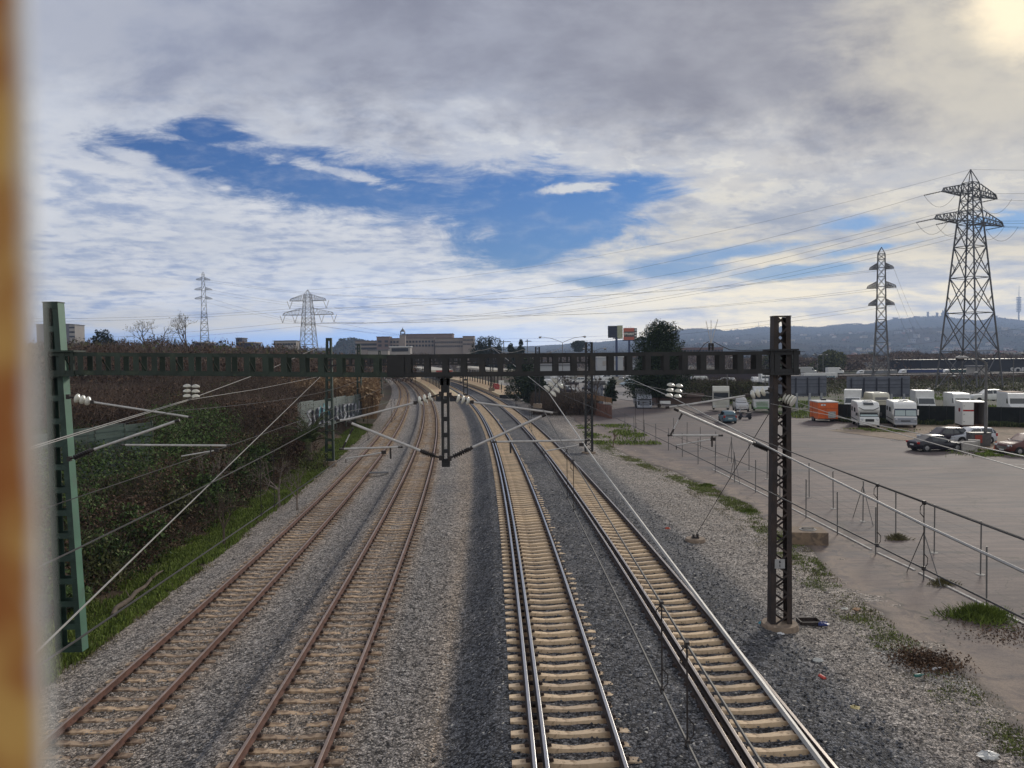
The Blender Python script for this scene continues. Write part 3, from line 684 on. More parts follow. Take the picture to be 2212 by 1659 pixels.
def ladder_mast(root, base, top, w0, w1, dep, mb_mat, side_mat, pitch=.86, batt=.20, flange=.155):
    """two channels joined front and back by batten plates"""
    base = Vector(base); top = Vector(top); d = top - base; H = d.length
    names = []
    for s in (-1, 1):
        mb = MB()
        a = base + Vector((s * (w0 / 2 - flange / 2), 0, 0)); b = top + Vector((s * (w1 / 2 - flange / 2), 0, 0))
        up = Vector((0, 1, 0))
        # channel: web towards the outside, flanges front and back
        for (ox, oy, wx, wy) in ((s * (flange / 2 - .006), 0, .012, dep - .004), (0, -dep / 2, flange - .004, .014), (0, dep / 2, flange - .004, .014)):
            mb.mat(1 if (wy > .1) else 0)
            p = a + Vector((ox, oy, 0)); q = b + Vector((ox, oy, 0))
            mb.bar(p, q, wx, wy, up=Vector((0, 1, 0)))
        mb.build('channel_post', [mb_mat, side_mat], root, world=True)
    n = max(2, int(round(H / pitch)))
    for i in range(n + 1):
        f = (i + .12) / (n + .24); c = base.lerp(top, f); w = w0 + (w1 - w0) * f
        for s in (-1, 1): mb = MB(); mb.box(c + Vector((0, s * (dep / 2 + .013), 0)), (w - .03, .010, batt)); mb.build('batten_plate', mb_mat, root, world=True)
    mb = MB(); mb.box(top + Vector((0, 0, .02)), (w1 + .02, dep + .05, .03)); mb.build('cap_plate', mb_mat, root, world=True)
def lattice_mast(root, base, top, w0, w1, dep, m, step=.56, flange=.13):
    base = Vector(base); top = Vector(top); H = (top - base).length
    for s in (-1, 1):
        mb = MB(); a = base + Vector((s * (w0 / 2 - flange / 2), 0, 0)); b = top + Vector((s * (w1 / 2 - flange / 2), 0, 0))
        for (ox, oy, wx, wy) in ((s * (flange / 2 - .006), 0, .012, dep - .004), (0, -dep / 2, flange - .004, .014), (0, dep / 2, flange - .004, .014)):
            mb.bar(a + Vector((ox, oy, 0)), b + Vector((ox, oy, 0)), wx, wy, up=Vector((0, 1, 0)))
        for q in (.05, .06): pass
        mb.build('channel_post', m, root, world=True)
    n = int(H / step)
    for fy in (-1, 1):
        mb = MB()
        for i in range(n):
            f0 = i / n; f1 = (i + 1) / n; sg = fy * (-1) ** i
            a = base.lerp(top, f0) + Vector((sg * (w0 + (w1 - w0) * f0) * .30, fy * (dep / 2 + .012), .02)); b = base.lerp(top, f1) + Vector((-sg * (w0 + (w1 - w0) * f1) * .30, fy * (dep / 2 + .012), -.02))
            mb.bar(a, b, .055, .012, up=Vector((0, 1, 0)))
        mb.build('lacing', m, root, world=True)
    mb = MB(); mb.box(top + Vector((0, 0, .02)), (w1 + .02, dep + .04, .03)); mb.build('cap_plate', m, root, world=True)
def beam_section(root, a, b, h, dep, m, pitch=.545, post=.17, first=.3, name='beam_section', braces=True):
    """Vierendeel beam: chords top and bottom, uprights on both faces"""
    a = Vector(a); b = Vector(b); d = b - a; L = d.length; u = d.normalized(); mb = MB(); yv = Vector((-u.y, u.x, 0))
    for s in (-1, 1):
        o = yv * s * dep / 2
        mb.bar(a + o + Vector((0, 0, h / 2 - .055)), b + o + Vector((0, 0, h / 2 - .055)), .016, .11)
        mb.bar(a + o + Vector((0, 0, -h / 2 + .065)), b + o + Vector((0, 0, -h / 2 + .065)), .016, .13)
        mb.bar(a + o * .86 + Vector((0, 0, h / 2)), b + o * .86 + Vector((0, 0, h / 2)), .08, .012)
        mb.bar(a + o * .86 + Vector((0, 0, -h / 2)), b + o * .86 + Vector((0, 0, -h / 2)), .08, .012)
        x = first
        while x < L - .1:
            c = a + u * x + o * 1.045; rot = Matrix.Rotation(math.atan2(u.y, u.x), 3, 'Z')
            mb.box(c, (post, .010, h - .03), rot=rot); x += pitch
    x = first + pitch * .5; i = 0
    while x < L - .3:
        for z in (h / 2 - .02, -h / 2 + .02):
            mb.bar(a + u * x + yv * dep / 2 + Vector((0, 0, z)), a + u * (x + pitch) - yv * dep / 2 + Vector((0, 0, z)), .05, .010)
        if braces and i % 2 == 0: mb.bar(a + u * (x - .28) - yv * dep / 2.3 + Vector((0, 0, h / 2 - .08)), a + u * (x - .18) + yv * dep / 2.3 + Vector((0, 0, -h / 2 + .08)), .04, .012)
        x += pitch; i += 1
    return mb.build(name, m, root, world=True)

def saddle(root, c, w, dep, m):
    mb = MB()
    for z in (-.36, .36): mb.box((c.x, c.y, c.z + z), (w + .30, dep + .30, .05))
    for s in (-1, 1): mb.box((c.x + s * (w / 2 + .06), c.y - dep / 2 - .08, c.z), (.10, .05, .74))
    mb.build('beam_bracket', m, root, world=True)

# --- gantry one, close by
GL = G(156, 1404, -1.25); GR = G(1684, 1350, -.15)
yg = 23.0
gt = thing('catenary_gantry', 'nearest and largest gantry, dark beam from a green mast to a brown lattice mast', 'catenary gantry', (0, yg, 0))
lb = Vector(((156 - CX) / F * yg * 1.005, yg, -1.25)); lb = D(156, 1404, yg); lt = D(115.5, 655, yg)
rb = D(1684, 1346, yg); rt_ = D(1685.8, 685, yg)
ladder_mast(gt, lb, lt, .80, .44, .34, M_GREEN, M_GREEN_LIT, pitch=.70, flange=.17, batt=.17)
for o in list(gt.children): pass
ms = gt
lattice_mast(gt, rb, rt_, .64, .50, .34, M_BROWNST, flange=.15, step=.30)
bl = D(100, 785, yg); bm_ = D(857, 790.5, yg); br = D(1722, 782, yg)
beam_section(gt, bl, bm_, .66, .50, M_DKGREEN, first=.62)
beam_section(gt, bm_ + Vector((.02, 0, 0)), br, .66, .50, M_BLACKST, first=.35)
# splice only where the two halves meet: window-high plates
mb = MB()
for s in (-1, 1):
    y = s * .272; mb = MB()
    mb.box(bm_ + Vector((.0, y, 0)), (.50, .012, .62))
    for zz in (-.27, .27):
        for i in range(6): mb.box(bm_ + Vector((-.22 + i * .088, y + s * .004, zz)), (.028, .02, .028), rot=Matrix.Rotation(.8, 3, 'Y'))
    mb.build('splice_plate', M_BLACKST, gt, world=True)
for c, w in ((D(140, 785, yg), .62), (D(1686, 782, yg), .56)): saddle(gt, c, w, .36, M_DKGREEN if c.x < 0 else M_BLACKST)
# drop post below the beam
dp_t = D(961.5, 816, yg); dp_b = D(963.5, 1003, yg)
mb = MB()
for s in (-1, 1):
    mb.bar(dp_t + Vector((s * .085, 0, .05)), dp_b + Vector((s * .085, 0, 0)), .075, .16, up=Vector((0, 1, 0)))
n = 5
for i in range(n + 1):
    c = dp_t.lerp(dp_b, [0.09, .27, .475, .66, .845, .965][i])
    mb.box(c, (.095, .15, [.42, .13, .13, .13, .11, .15][i]))
mb.box(dp_t + Vector((0, 0, .02)), (.42, .42, .06)); mb.box(dp_t + Vector((0, 0, -.12)), (.30, .16, .20)); mb.box(dp_b + Vector((0, 0, -.02)), (.24, .18, .10))
mb.build('drop_post', M_BLACKST, gt, world=True)
# number plate on the right mast
pp = D(1684.5, 1218, yg - .2)
mb = MB(); mb.box(pp, (.30, .01, .28)); pl = mb.build('number_plate', mat('grey enamel plate', (.34, .34, .34), .5, var=.08), gt, world=True)
def text(name, s, size, m, parent, loc, rot=(R(90), 0, 0), ext=.004, bold=0.0, align='CENTER', sx=1.0):
    cu = bpy.data.curves.new(name, 'FONT'); cu.body = s; cu.size = size; cu.extrude = ext; cu.align_x = align; cu.align_y = 'CENTER'; cu.offset = bold
    tmp = bpy.data.objects.new(name, cu); COL.objects.link(tmp)
    dg = bpy.context.evaluated_depsgraph_get(); me = bpy.data.meshes.new_from_object(tmp.evaluated_get(dg)); bpy.data.objects.remove(tmp)
    me.materials.clear(); me.materials.append(m)
    o = bpy.data.objects.new(name, me); COL.objects.link(o); o.location = loc; o.rotation_euler = rot; o.scale = (sx, 1, 1)
    if parent is not None: o.parent = parent
    return o
M_INK = mat('black lettering', (.01, .01, .01), .5)
M_WHITEP = mat('white paint', (.74, .74, .73), .4, var=.05)
text('lettering', '6', .11, M_INK, pl, pp - Vector(gt.location) + Vector((.0, -.01, .06)), bold=.004)
text('lettering', '1', .11, M_INK, pl, pp - Vector(gt.location) + Vector((.0, -.01, -.06)), bold=.004)
# footings
mb = MB(); b0 = rb.copy(); mb.lathe([(0, .56), (.85, .55), (1, .52)], b0 + Vector((0, 0, -.5)), b0 + Vector((0, 0, .02)), 20); mb.build('footing', M_BASEC, gt, world=True, smooth=True)

# --- gantries further along
def far_gantry(label, yL, xl, ytop_l, yfoot_l, xr, ytop_r, yfoot_r, Y, ybeam, drop_x, kl=True, group='gantries further along the line'):
    g = thing('catenary_gantry', label, 'catenary gantry', (0, Y, 0), group=group)
    a = D(xl, yfoot_l, Y); b = D(xl - 2, ytop_l, Y); c = D(xr, yfoot_r, Y); d = D(xr, ytop_r, Y)
    ladder_mast(g, a, b, .80, .48, .34, M_DKGREEN, M_GREEN, flange=.17)
    lattice_mast(g, c, d, .74, .66, .34, M_BLACKST, flange=.17, step=.42)
    l = D(xl - 4, ybeam, Y); r_ = D(xr + 4, ybeam - 1, Y); r_.z = l.z
    beam_section(g, l, r_, .66, .50, M_BLACKST, name='beam', braces=False)
    for dx in drop_x:
        t0 = D(dx, ybeam + 3, Y); t1 = t0 + Vector((0, 0, -2.7)); mb = MB()
        for s in (-1, 1): mb.bar(t0 + Vector((s * .16, 0, 0)), t1 + Vector((s * .16, 0, 0)), .08, .16, up=Vector((0, 1, 0)))
        for i in range(5): mb.box(t0.lerp(t1, i / 4.2 + .03), (.30, .14, .14))
        mb.build('drop_post', M_BLACKST, g, world=True)
    for q in (a, c):
        mb = MB(); mb.lathe([(0, .6), (1, .6)], q + Vector((0, 0, -.6)), q + Vector((0, 0, .02)), 14); mb.build('footing', M_BASEC, g, world=True)
    return g
far_gantry('second gantry seen through the near beam, its green ladder mast standing by the palm', 0, 712.5, 731, 996, 1272, 740, 976, 66, 783, (1005,))
far_gantry('third gantry, smaller, behind the graffitied fence with its mast left of the curve', 0, 777, 744, 893, 1161, 750, 872, 103, 780, (996,))
far_gantry('fourth gantry at the curve near the station, smallest of the lattice gantries', 0, 822, 758, 851, 1062, 757, 838, 150, 779, (914,))

# ------------------------------------------------------------------ cantilevers and insulators
def cap_insulators(mb, a, b, n=3, r=.14):
    """string of bell-shaped porcelain discs between a and b"""
    a = Vector(a); b = Vector(b); d = (b - a) / n
    for i in range(n):
        p = a + d * (i + .18); q = a + d * (i + .82)
        mb.lathe([(0, .02), (.05, r), (.25, r * 1.0), (.55, r * .82), (.85, r * .35), (1, .03)], p, q, 14)
def rib_insulator(mb, a, b, r=.085, n=8):
    a = Vector(a); b = Vector(b); prof = []
    for i in range(n):
        f = i / n; prof += [(f, .035), (f + .3 / n, r), (f + .55 / n, r), (f + .9 / n, .035)]
    mb.lathe(prof + [(1, .035)], a, b, 10)
def cantilever(label, ins, top, strut, rib, steady, arm, dropper=None, yg=yg, post_top=None, post_bot=None, yo=-.16):
    P = lambda q: D(q[0], q[1], yg + yo)
    c = thing('cantilever', label, 'cantilever', tuple(P(top[0])), group='cantilevers holding the contact wires')
    mb = MB(); mb.tube([P(p) for p in top], .031, 8); mb.mat(1)
    e = P(top[-1]); e0 = P(top[-2]); d = (e - e0).normalized(); mb.tube([e - d * .02, e + d * .09], .036, 8); mb.box(P(top[0]), (.10, .10, .10)); mb.build('top_tube', [M_TUBE, M_CAST], c, world=True, smooth=True)
    mb = MB(); cap_insulators(mb, P(ins[0]), P(ins[1])); io = mb.build('insulator', M_GLASS_INS, c, world=True, smooth=True); fix_normals(io)
    mb = MB(); mb.tube([P(post_top), P(ins[0])], .028, 6); mb.tube([P(ins[0]), P(ins[1])], .03, 6); mb.tube([P(ins[1]), P(top[0])], .034, 6); mb.box(P(post_top), (.1, .12, .14)); mb.build('hinge', M_CAST, c, world=True)
    mb = MB(); mb.tube([P(p) for p in strut], .040, 8); mb.mat(1); e = P(strut[-1]); d = (e - P(strut[-2])).normalized(); mb.tube([e - d * .04, e + d * .10], .045, 8); mb.tube([P(strut[0]) - d * -.06, P(strut[0]) - d * .16], .055, 8)
    mb.build('strut_tube', [M_TUBE, M_CAST], c, world=True, smooth=True)
    mb = MB(); rib_insulator(mb, P(rib[0]), P(rib[1])); ro = mb.build('ribbed_insulator', M_RIBINS, c, world=True); fix_normals(ro)
    mb = MB(); mb.tube([P(post_bot), P(rib[0])], .03, 6); mb.box(P(post_bot), (.1, .12, .14)); mb.build('hinge', M_CAST, c, world=True)
    mb = MB(); mb.tube([P(p) for p in steady], .031, 8); mb.mat(1)
    for p, q in ((steady[0], steady[-1]), (steady[-1], steady[0])):
        v = (P(p) - P(q)).normalized(); mb.tube([P(p) - v * .10, P(p) + v * .04], .034, 6)
    s0 = P(steady[0]); mb.tube([s0 + (P(steady[1]) - s0) * .18, s0 + (P(steady[1]) - s0) * .18 + Vector((0, 0, -.34))], .028, 6)
    mb.build('registration_tube', [M_TUBE, M_CAST], c, world=True, smooth=True)
    mb = MB(); mb.tube([P(p) for p in arm], .021, 8); mb.mat(1); e = P(arm[-1]); mb.tube([e, e + Vector((0, 0, -.12))], .014, 6); mb.box(P(arm[0]), (.14, .05, .10)); mb.build('steady_arm', [M_TUBE, M_CAST], c, world=True, smooth=True)
    if dropper:
        mb = MB(); mb.tube([P(p) for p in dropper], .019, 8); mb.mat(1); v = (P(dropper[1]) - P(dropper[0])).normalized()
        for p in dropper: mb.tube([P(p) - v * .1, P(p) + v * .1], .028, 6)
        mb.build('stay_tube', [M_TUBE, M_CAST], c, world=True, smooth=True)
    return c
cantilever('left cantilever of the drop post, reaching over the second track', ((934, 856.5), (901, 868)), ((897, 870), (752, 906), (733, 908)), ((912, 975), (757, 913.5)), ((940.5, 985.8), (911, 975)),
           ((867, 965.5), (736, 969.8)), ((829, 977), (747, 991)), ((759, 931), (744, 961)), post_top=(952, 851), post_bot=(952, 989))
cantilever('right cantilever of the drop post, reaching over the third track', ((985, 860.5), (1017, 868)), ((1020, 868.3), (1180, 889.5), (1196, 892)), ((1017, 968), (1173, 898)), ((979, 986), (1017, 968)),
           ((1066, 954.5), (1270, 951)), ((1256, 960.5), (1177, 974.6)), post_top=(972, 853), post_bot=(972, 990))
cantilever('cantilever of the brown lattice mast, reaching over the rightmost track', ((1652, 845), (1619, 854)), ((1613, 854.6), (1466, 877), (1444, 879.6)), ((1630, 959), (1463, 886)), ((1659, 971), (1630, 959)),
           ((1558.5, 940.6), (1445, 940.4)), ((1540, 948.4), (1461, 962)), ((1470, 899.6), (1452, 933)), post_top=(1664, 842), post_bot=(1668, 974))
cantilever('cantilever of the green mast, reaching over the leftmost track', ((163, 859.5), (198, 868.3)), ((200, 868.5), (391, 898), (409, 901)), ((200, 972), (381, 909.5)), ((160, 989), (198, 973)),
           ((497, 962.5), (264, 961.2)), ((468, 972.5), (392, 985.5)), post_top=(148, 857), post_bot=(150, 991))
def hang_ins(label, pts, Y, top, bot, n=3, name='insulator_string', pair=True, r=.115):
    """two parallel strings of white bells hung on a rod"""
    a = D(*top, Y); b = D(*bot, Y); c = thing(name, label, 'insulator', tuple(b), group='white porcelain insulator strings')
    d = (b - a).normalized(); side = Vector((d.z, 0, -d.x)).normalized()
    mb = MB(); mb.tube([a, b], .012, 6); mb.tube([a, a + (a - b).normalized() * .14], .022, 6)
    mb.build('rod', M_CAST, c, world=True)
    p0 = D(*pts[0], Y); p1 = D(*pts[1], Y)
    for s in ((-1, 1) if pair else (0,)):
        mb = MB(); step = (p1 - p0) / n
        for i in range(n):
            q = p0 + step * (i + .5) + side * s * .125
            mb.lathe([(0, .02), (.12, r * .55), (.45, r), (.8, r * 1.02), (.82, r * .9), (1, .02)], q - step * .42, q + step * .30, 14)
        o = mb.build('insulator', M_GLASS_INS, c, world=True, smooth=True); fix_normals(o)
    mb = MB()
    for i in range(n):
        q = p0 + (p1 - p0) / n * (i + .5); mb.bar(q - side * .2, q + side * .2, .03, .03)
    mb.build('yoke', M_CAST, c, world=True)
    return c
hang_ins('white insulator string hanging upright over the bushes on the left', ((413.5, 829), (413.5, 861)), yg, (414, 812), (413, 862))
hang_ins('white insulator string hanging upright in front of the big pine', ((1459, 827), (1454, 861)), yg, (1460, 806), (1454, 862))
hang_ins('tilted white insulator string hanging right of the beam centre', ((1208, 823), (1184, 849)), yg, (1216, 812), (1182, 851))
# three cream discs of the roll insulator on the far side of the brown mast
c = thing('insulator_roll', 'round cream insulator roll on the far side of the brown mast', 'insulator', tuple(D(1705, 866, yg)))
mb = MB(); p = D(1694, 857, yg); q = D(1716, 869, yg - .2)
for i in range(4):
    f = i / 4; mb.lathe([(0, .05), (.2, .16), (.7, .17), (1, .06)], p.lerp(q, f), p.lerp(q, f + .25), 16)
o = mb.build('insulator', M_GLASS_INS, c, world=True, smooth=True); fix_normals(o)
# bird-spike head on the beam
c = thing('line_switch', 'switch with three thin rods fanning up from the top of the near beam', 'switch', tuple(D(1536, 757, yg)))
mb = MB()
for s in (-1, 1): rib_insulator(mb, D(1536 + s * 4, 757, yg), D(1536 + s * 3, 741, yg), r=.045, n=5)
o = mb.build('insulator', M_RIBINS, c, world=True); fix_normals(o)
for tx, ty in ((1525, 693), (1536, 691.5), (1550.5, 690)):
    mb = MB(); mb.tube([D(1536 + (tx - 1536) * .05, 741, yg), D(tx, ty, yg)], .009, 6); mb.build('rod', M_TUBE, c, world=True)
mb = MB(); mb.tube([D(1536 - 5, 738, yg), D(1522, 743, yg), D(1508, 760, yg)], .012, 6); mb.tube([D(1541, 738, yg), D(1556, 746, yg), D(1576, 755.5, yg), D(1600, 757, yg), D(1659, 756, yg)], .012, 6); mb.build('cable', M_CAST, c, world=True)

# ------------------------------------------------------------------ overhead wires
def wire(label, pts, r=.009, m=None, sag=0.0, group=None, name='overhead_wire', cat='wire', n=14):
    P = [Vector(p) for p in pts]; out = []
    for i in range(len(P) - 1):
        s = sag if not isinstance(sag, (list, tuple)) else sag[i]
        for j in range(n):
            f = j / n; q = P[i].lerp(P[i + 1], f); q.z -= s * 4 * f * (1 - f); out.append(q)
    out.append(P[-1]); L = out[0].copy(); mb = MB(); mb.tube([q - L for q in out], r, 5, cap=False)
    o = mb.build(name, m or M_DKWIRE, smooth=True); o.location = L; o['_l'] = list(L)
    return tag(o, label, cat, group)
SUP = [-22, 23, 66, 103, 150, 200]
def cat_height(Y, hi, lo):
    for a, b in zip(SUP[:-1], SUP[1:]):
        if a <= Y <= b:
            f = (Y - a) / (b - a); return hi - (hi - lo) * 4 * f * (1 - f)
    return hi
def contact(k, zc, stag, r=.008, label='', zs=0):
    P = []; 
    for i, Y in enumerate([3, 8, 14, 23, 32, 44, 55, 66, 85, 103, 125, 150, 175, 200]):
        P.append(Vector((float(CEN[k](Y)) + stag(Y), Y, zc)))
    return wire(label, P, r, M_DKWIRE, n=1, group='contact and messenger wires')
def messenger(k, hi, lo, stag, r=.008, label='', m=None):
    ys = [3 + i * 2.5 for i in range(79)]
    P = [Vector((float(CEN[k](Y)) + stag(Y), Y, cat_height(Y, hi, lo))) for Y in ys]
    return wire(label, P, r, m or M_DKWIRE, n=1, group='contact and messenger wires')
st = {1: lambda Y: .05, 2: lambda Y: .18 if Y < 40 else .0, 3: lambda Y: -.2 if Y < 30 else 0.0, 4: lambda Y: -.1}
ZC = {1: 4.75, 2: 4.9, 3: 4.95, 4: 5.1}; HI = {1: 6.35, 2: 6.25, 3: 6.25, 4: 6.35}; LO = {1: 5.95, 2: 5.8, 3: 5.65, 4: 5.85}
TN = {1: 'leftmost track', 2: 'second track from the left', 3: 'third track from the left', 4: 'rightmost track'}
for k in (1, 2, 3, 4):
    f = st[k]
    contact(k, ZC[k], (lambda Y, k=k: (0.12 if k in (1, 2) else -.1)), .012, 'thin contact wire hanging lowest above the ' + TN[k])
    messenger(k, HI[k], LO[k], (lambda Y, k=k: (0.12 if k in (1, 2) else -.1)), .010, 'sagging messenger wire above the contact wire of the ' + TN[k])
# droppers: dark hangers with a loop at each end, in pairs
def dropper(k, Y, zt, zb, loop=True, first=[None]):
    x = float(CEN[k](Y)) + (0.12 if k in (1, 2) else -.1); o = thing('dropper', 'black wire dropper hanging between messenger and contact wire', 'dropper', (x, Y, zb), group='droppers between the overhead wires')
    mb = MB(); mb.tube([(0, 0, 0), (0, 0, zt - zb)], .007, 5)
    h = zt - zb
    for z0 in ((.0, 1), (h, -1)):
        pts = [(0, 0, z0[0]), (.045 * z0[1], 0, z0[0] + z0[1] * .05), (.05 * z0[1], 0, z0[0] + z0[1] * .13), (0, 0, z0[0] + z0[1] * .19)]
        mb.tube(pts, .006, 4); mb.box((0, 0, z0[0]), (.03, .05, .05))
    mb.build('hanger', M_CAST, o); return o
LBL = {1: 'over the leftmost track', 2: 'over the second track from the left', 3: 'over the third track from the left', 4: 'over the rightmost track'}
for k, ys in ((3, (5.6, 6.5, 14.3, 15.6, 30, 31.5, 44, 45.2, 56)), (4, (9.6, 10.8, 28, 29.5, 37, 39, 50, 58)), (2, (14.5, 15.4, 28, 36, 37.5, 46, 55)), (1, (31, 39, 47, 55))):
    for Y in ys:
        o = dropper(k, Y, cat_height(Y, HI[k], LO[k]), ZC[k]); o['label'] = 'black wire dropper hanging ' + LBL[k]; o['group'] = 'droppers ' + LBL[k]
# feeders and anchor wires
wire('thick pale feeder wire running beside the rightmost rails down to the lower right', [D(1802, 1685, 4.8), D(1286, 995.4, 20), D(1184.8, 848.3, 56), D(1063, 750.5, 105)], .023, M_WIRE, n=4)
wire('thick bright wire crossing in front of the brown mast towards the car park', [D(2290, 1274, 4.8), D(2212, 1235, 5.2), D(1994, 1133, 6.8), D(1659, 965.8, 12), D(1457, 861, 23), D(1330, 804, 50), D(1216.7, 749, 105)], [.013] * 7 if False else .013, M_WIRE, n=3)
wire('pale anchor wire running down from the second gantry to the lower left', [D(20, 1466, 7.3), D(706, 800, 66)], .012, M_WIRE, n=10)
wire('pale wire rising through the near beam to the top of the second mast', [D(60, 968, 13.5), D(150, 940, 16), D(413, 861, yg), D(577, 800, 40), D(703, 743, 66)], .011, M_WIRE, n=4)
wire('pale wire just below the beam joining the hanging insulator and the second gantry', [D(60, 972, 13.5), D(413, 863, yg), D(553, 841, 34), D(673, 817, 52), D(710, 808, 66)], .009, M_WIRE, n=4)
wire('thin wire from the big pine to the brown mast and the right edge', [D(1291, 813, 60), D(1476, 849.6, 30), D(1659, 871, 23.5), D(1711.5, 881, 20), D(1959, 931, 12), D(2230, 990, 8)], .007, M_WIRE, n=4)
wire('thin wire from the cream insulator roll to the right edge of the car park', [D(1722, 869, yg), D(1839, 908, 17), D(1974, 946, 12), D(2240, 1022, 8)], .007, M_WIRE, n=4)
wire('dark cable crossing above the fence, upper of the two', [D(1476, 960, 23), D(1659, 1035, 14), D(1756, 1010 - 15, 12), D(2240, 1174, 8)][2:], .009, M_DKWIRE, n=4)
wire('thin dark wire from beneath the beam to the rightmost cantilever', [D(1286, 850, 57), D(1338.5, 891, 40), D(1442, 935, 26), D(1659, 1022, 15)], .007, M_DKWIRE, n=3)
wire('pale wire hanging in shallow loops just above the top edge of the near beam', [D(960, 766, 105), D(1034, 757, 105), D(1063, 750.5, 105), D(1129, 755, 105), D(1216.7, 749, 105)], .03, M_WIRE, sag=[.3, .1, .55, .75], n=8)
# guy wire of the brown mast and its anchor block
g0 = D(1720, 800, yg); g1 = G(1502, 1168, -.42)
c = thing('guy_anchor', 'round concrete guy anchor with a dark stay rising to the brown mast', 'guy anchor', tuple(g1))
mb = MB(); mb.lathe([(0, .46), (.8, .45), (1, .42)], g1 + Vector((0, 0, -.3)), g1 + Vector((0, 0, .12)), 20); mb.build('base', M_BASEC, c, world=True, smooth=True)
mb = MB(); mb.tube([g1 + Vector((0, 0, .2)), D(1676, 868, yg)], .013, 6); mb.build('stay', M_CAST, c, world=True)
mb = MB(); mb.box(g1 + Vector((-.08, 0, .2)), (.06, .2, .2)); mb.box(g1 + Vector((.1, 0, .2)), (.06, .2, .24)); mb.box(g1 + Vector((0, 0, .15)), (.3, .24, .05)); mb.build('bracket', M_CAST, c, world=True)
# cables lying in the ballast between the right-hand tracks
for off, lab in ((1.05, 'left'), (1.22, 'right')):
    P = []
    for i in range(60):
        Y = 12 + i * 1.2; P.append(Vector((float(CEN[3](Y)) + off + .75 + .06 * math.sin(Y * .6 + off * 9) + .03 * math.sin(Y * 2.1), Y, -.20 + .012 * math.sin(Y * 1.7))))
    wire('thin grey cable lying in the ballast between the two right tracks, %s one' % lab, P, .012, mat('grey cable', (.16, .15, .15), .7), n=1, name='cable', cat='cable', group='cables in the ballast')
# ground wire on short stakes along the left bank
P = []
for i in range(30):
    Y = 12 + i * 3; P.append(Vector((float(CEN[1](Y)) - 2.25, Y, -.85)))

# ------------------------------------------------------------------ plants: builders
L_BRAM = leafmat('bramble leaf', (.018, .036, .012), (.105, .16, .045))
L_BRAM2 = leafmat('olive leaf', (.024, .030, .012), (.12, .125, .045))
L_BRN = leafmat('dead leaf', (.035, .021, .014), (.17, .105, .065))
L_TWIG = leafmat('twig', (.045, .034, .028), (.15, .115, .09))
L_GREY = leafmat('grey twig', (.060, .044, .036), (.26, .19, .15))
L_REED = leafmat('dry reed', (.15, .09, .05), (.42, .29, .17))
L_GRASS = leafmat('grass blade', (.055, .080, .016), (.21, .27, .055))
L_DRYG = leafmat('dry grass', (.10, .09, .04), (.22, .19, .09))
L_PINE = leafmat('pine needles', (.010, .018, .009), (.040, .060, .025))
L_CYP = leafmat('cypress green', (.008, .014, .008), (.026, .040, .018))
L_PALM = leafmat('palm leaf', (.03, .045, .018), (.11, .14, .05))
M_BARK = mat('bark', (.10, .075, .055), .9, var=.3, scale=5, bump=.5)
M_BARKL = mat('pale bark', (.22, .18, .15), .9, var=.3, scale=5)
M_EARTH2 = M_EARTH

def rand_in(n, f): return f(NP.random(n), NP.random(n), NP.random(n))
def bare_tree(label, base, h, spread=.35, m=None, leaf=0, group=None, depth=5, name='bare_tree', seed=1, cat='tree', lm=None, thick=1.0):
    rg = np.random.default_rng(seed); base = Vector(base); t = thing(name, label, cat, tuple(base), group=group)
    segs = []; tips = []
    def grow(p, d, L, r, k):
        q = p + d * L; segs.append((p, q, r, k)); 
        if k == 0: tips.append(q); return
        n = 3 if k > 2 else int(rg.integers(2, 4))
        for i in range(n):
            v = Vector(rg.normal(size=3)); v = (d + v * spread * (1.2 if i else .55)); v.z += .12; v.normalize()
            grow(q, v, L * float(rg.uniform(.62, .86)), r * .62, k - 1)
    grow(Vector((0, 0, 0)), Vector((0, 0, 1)), h * .26, h * .022 * thick, depth)
    mb = MB()
    for p, q, r, k in segs:
        if k >= depth - 1: mb.tube([p, q], r, 6, r2=r * .7)
    mb.build('trunk', m or M_BARK, t, smooth=True)
    A = np.array([s[0][:] for s in segs if s[3] < depth - 1]); B = np.array([s[1][:] for s in segs if s[3] < depth - 1]); W = np.array([max(s[2] * 2, .018) for s in segs if s[3] < depth - 1])
    parts = [(*strips(A, B, W, rg), 0)]
    if leaf:
        T = np.array([q[:] for q in tips]); P = T[rg.integers(0, len(T), leaf)] + rg.normal(size=(leaf, 3)) * .12 * h / 6
        parts.append((*leaves(P, .09 + h * .006, rg), 1))
    V, Fq, mi = merge(parts); np_mesh('crown', V, Fq, [m or M_BARK, lm or L_BRN], t, midx=mi)
    return t
def clump_crown(n, lobes, rg, shell=.55):
    """points spread through overlapping irregular lobes, denser near each surface: [(cx,cy,cz,rx,ry,rz)]"""
    lobes = np.array(lobes); vol = lobes[:, 3] * lobes[:, 4] * lobes[:, 5]; pk = rg.choice(len(lobes), n, p=vol / vol.sum()); u = rg.normal(size=(n, 3)); u /= np.linalg.norm(u, axis=1)[:, None]
    r = shell + (1 - shell) * rg.random(n) ** .6; r *= 1 + .22 * np.sin(u[:, 0] * 7 + pk) * np.cos(u[:, 2] * 6 + pk * 2)
    return lobes[pk, :3] + u * r[:, None] * lobes[pk, 3:6]
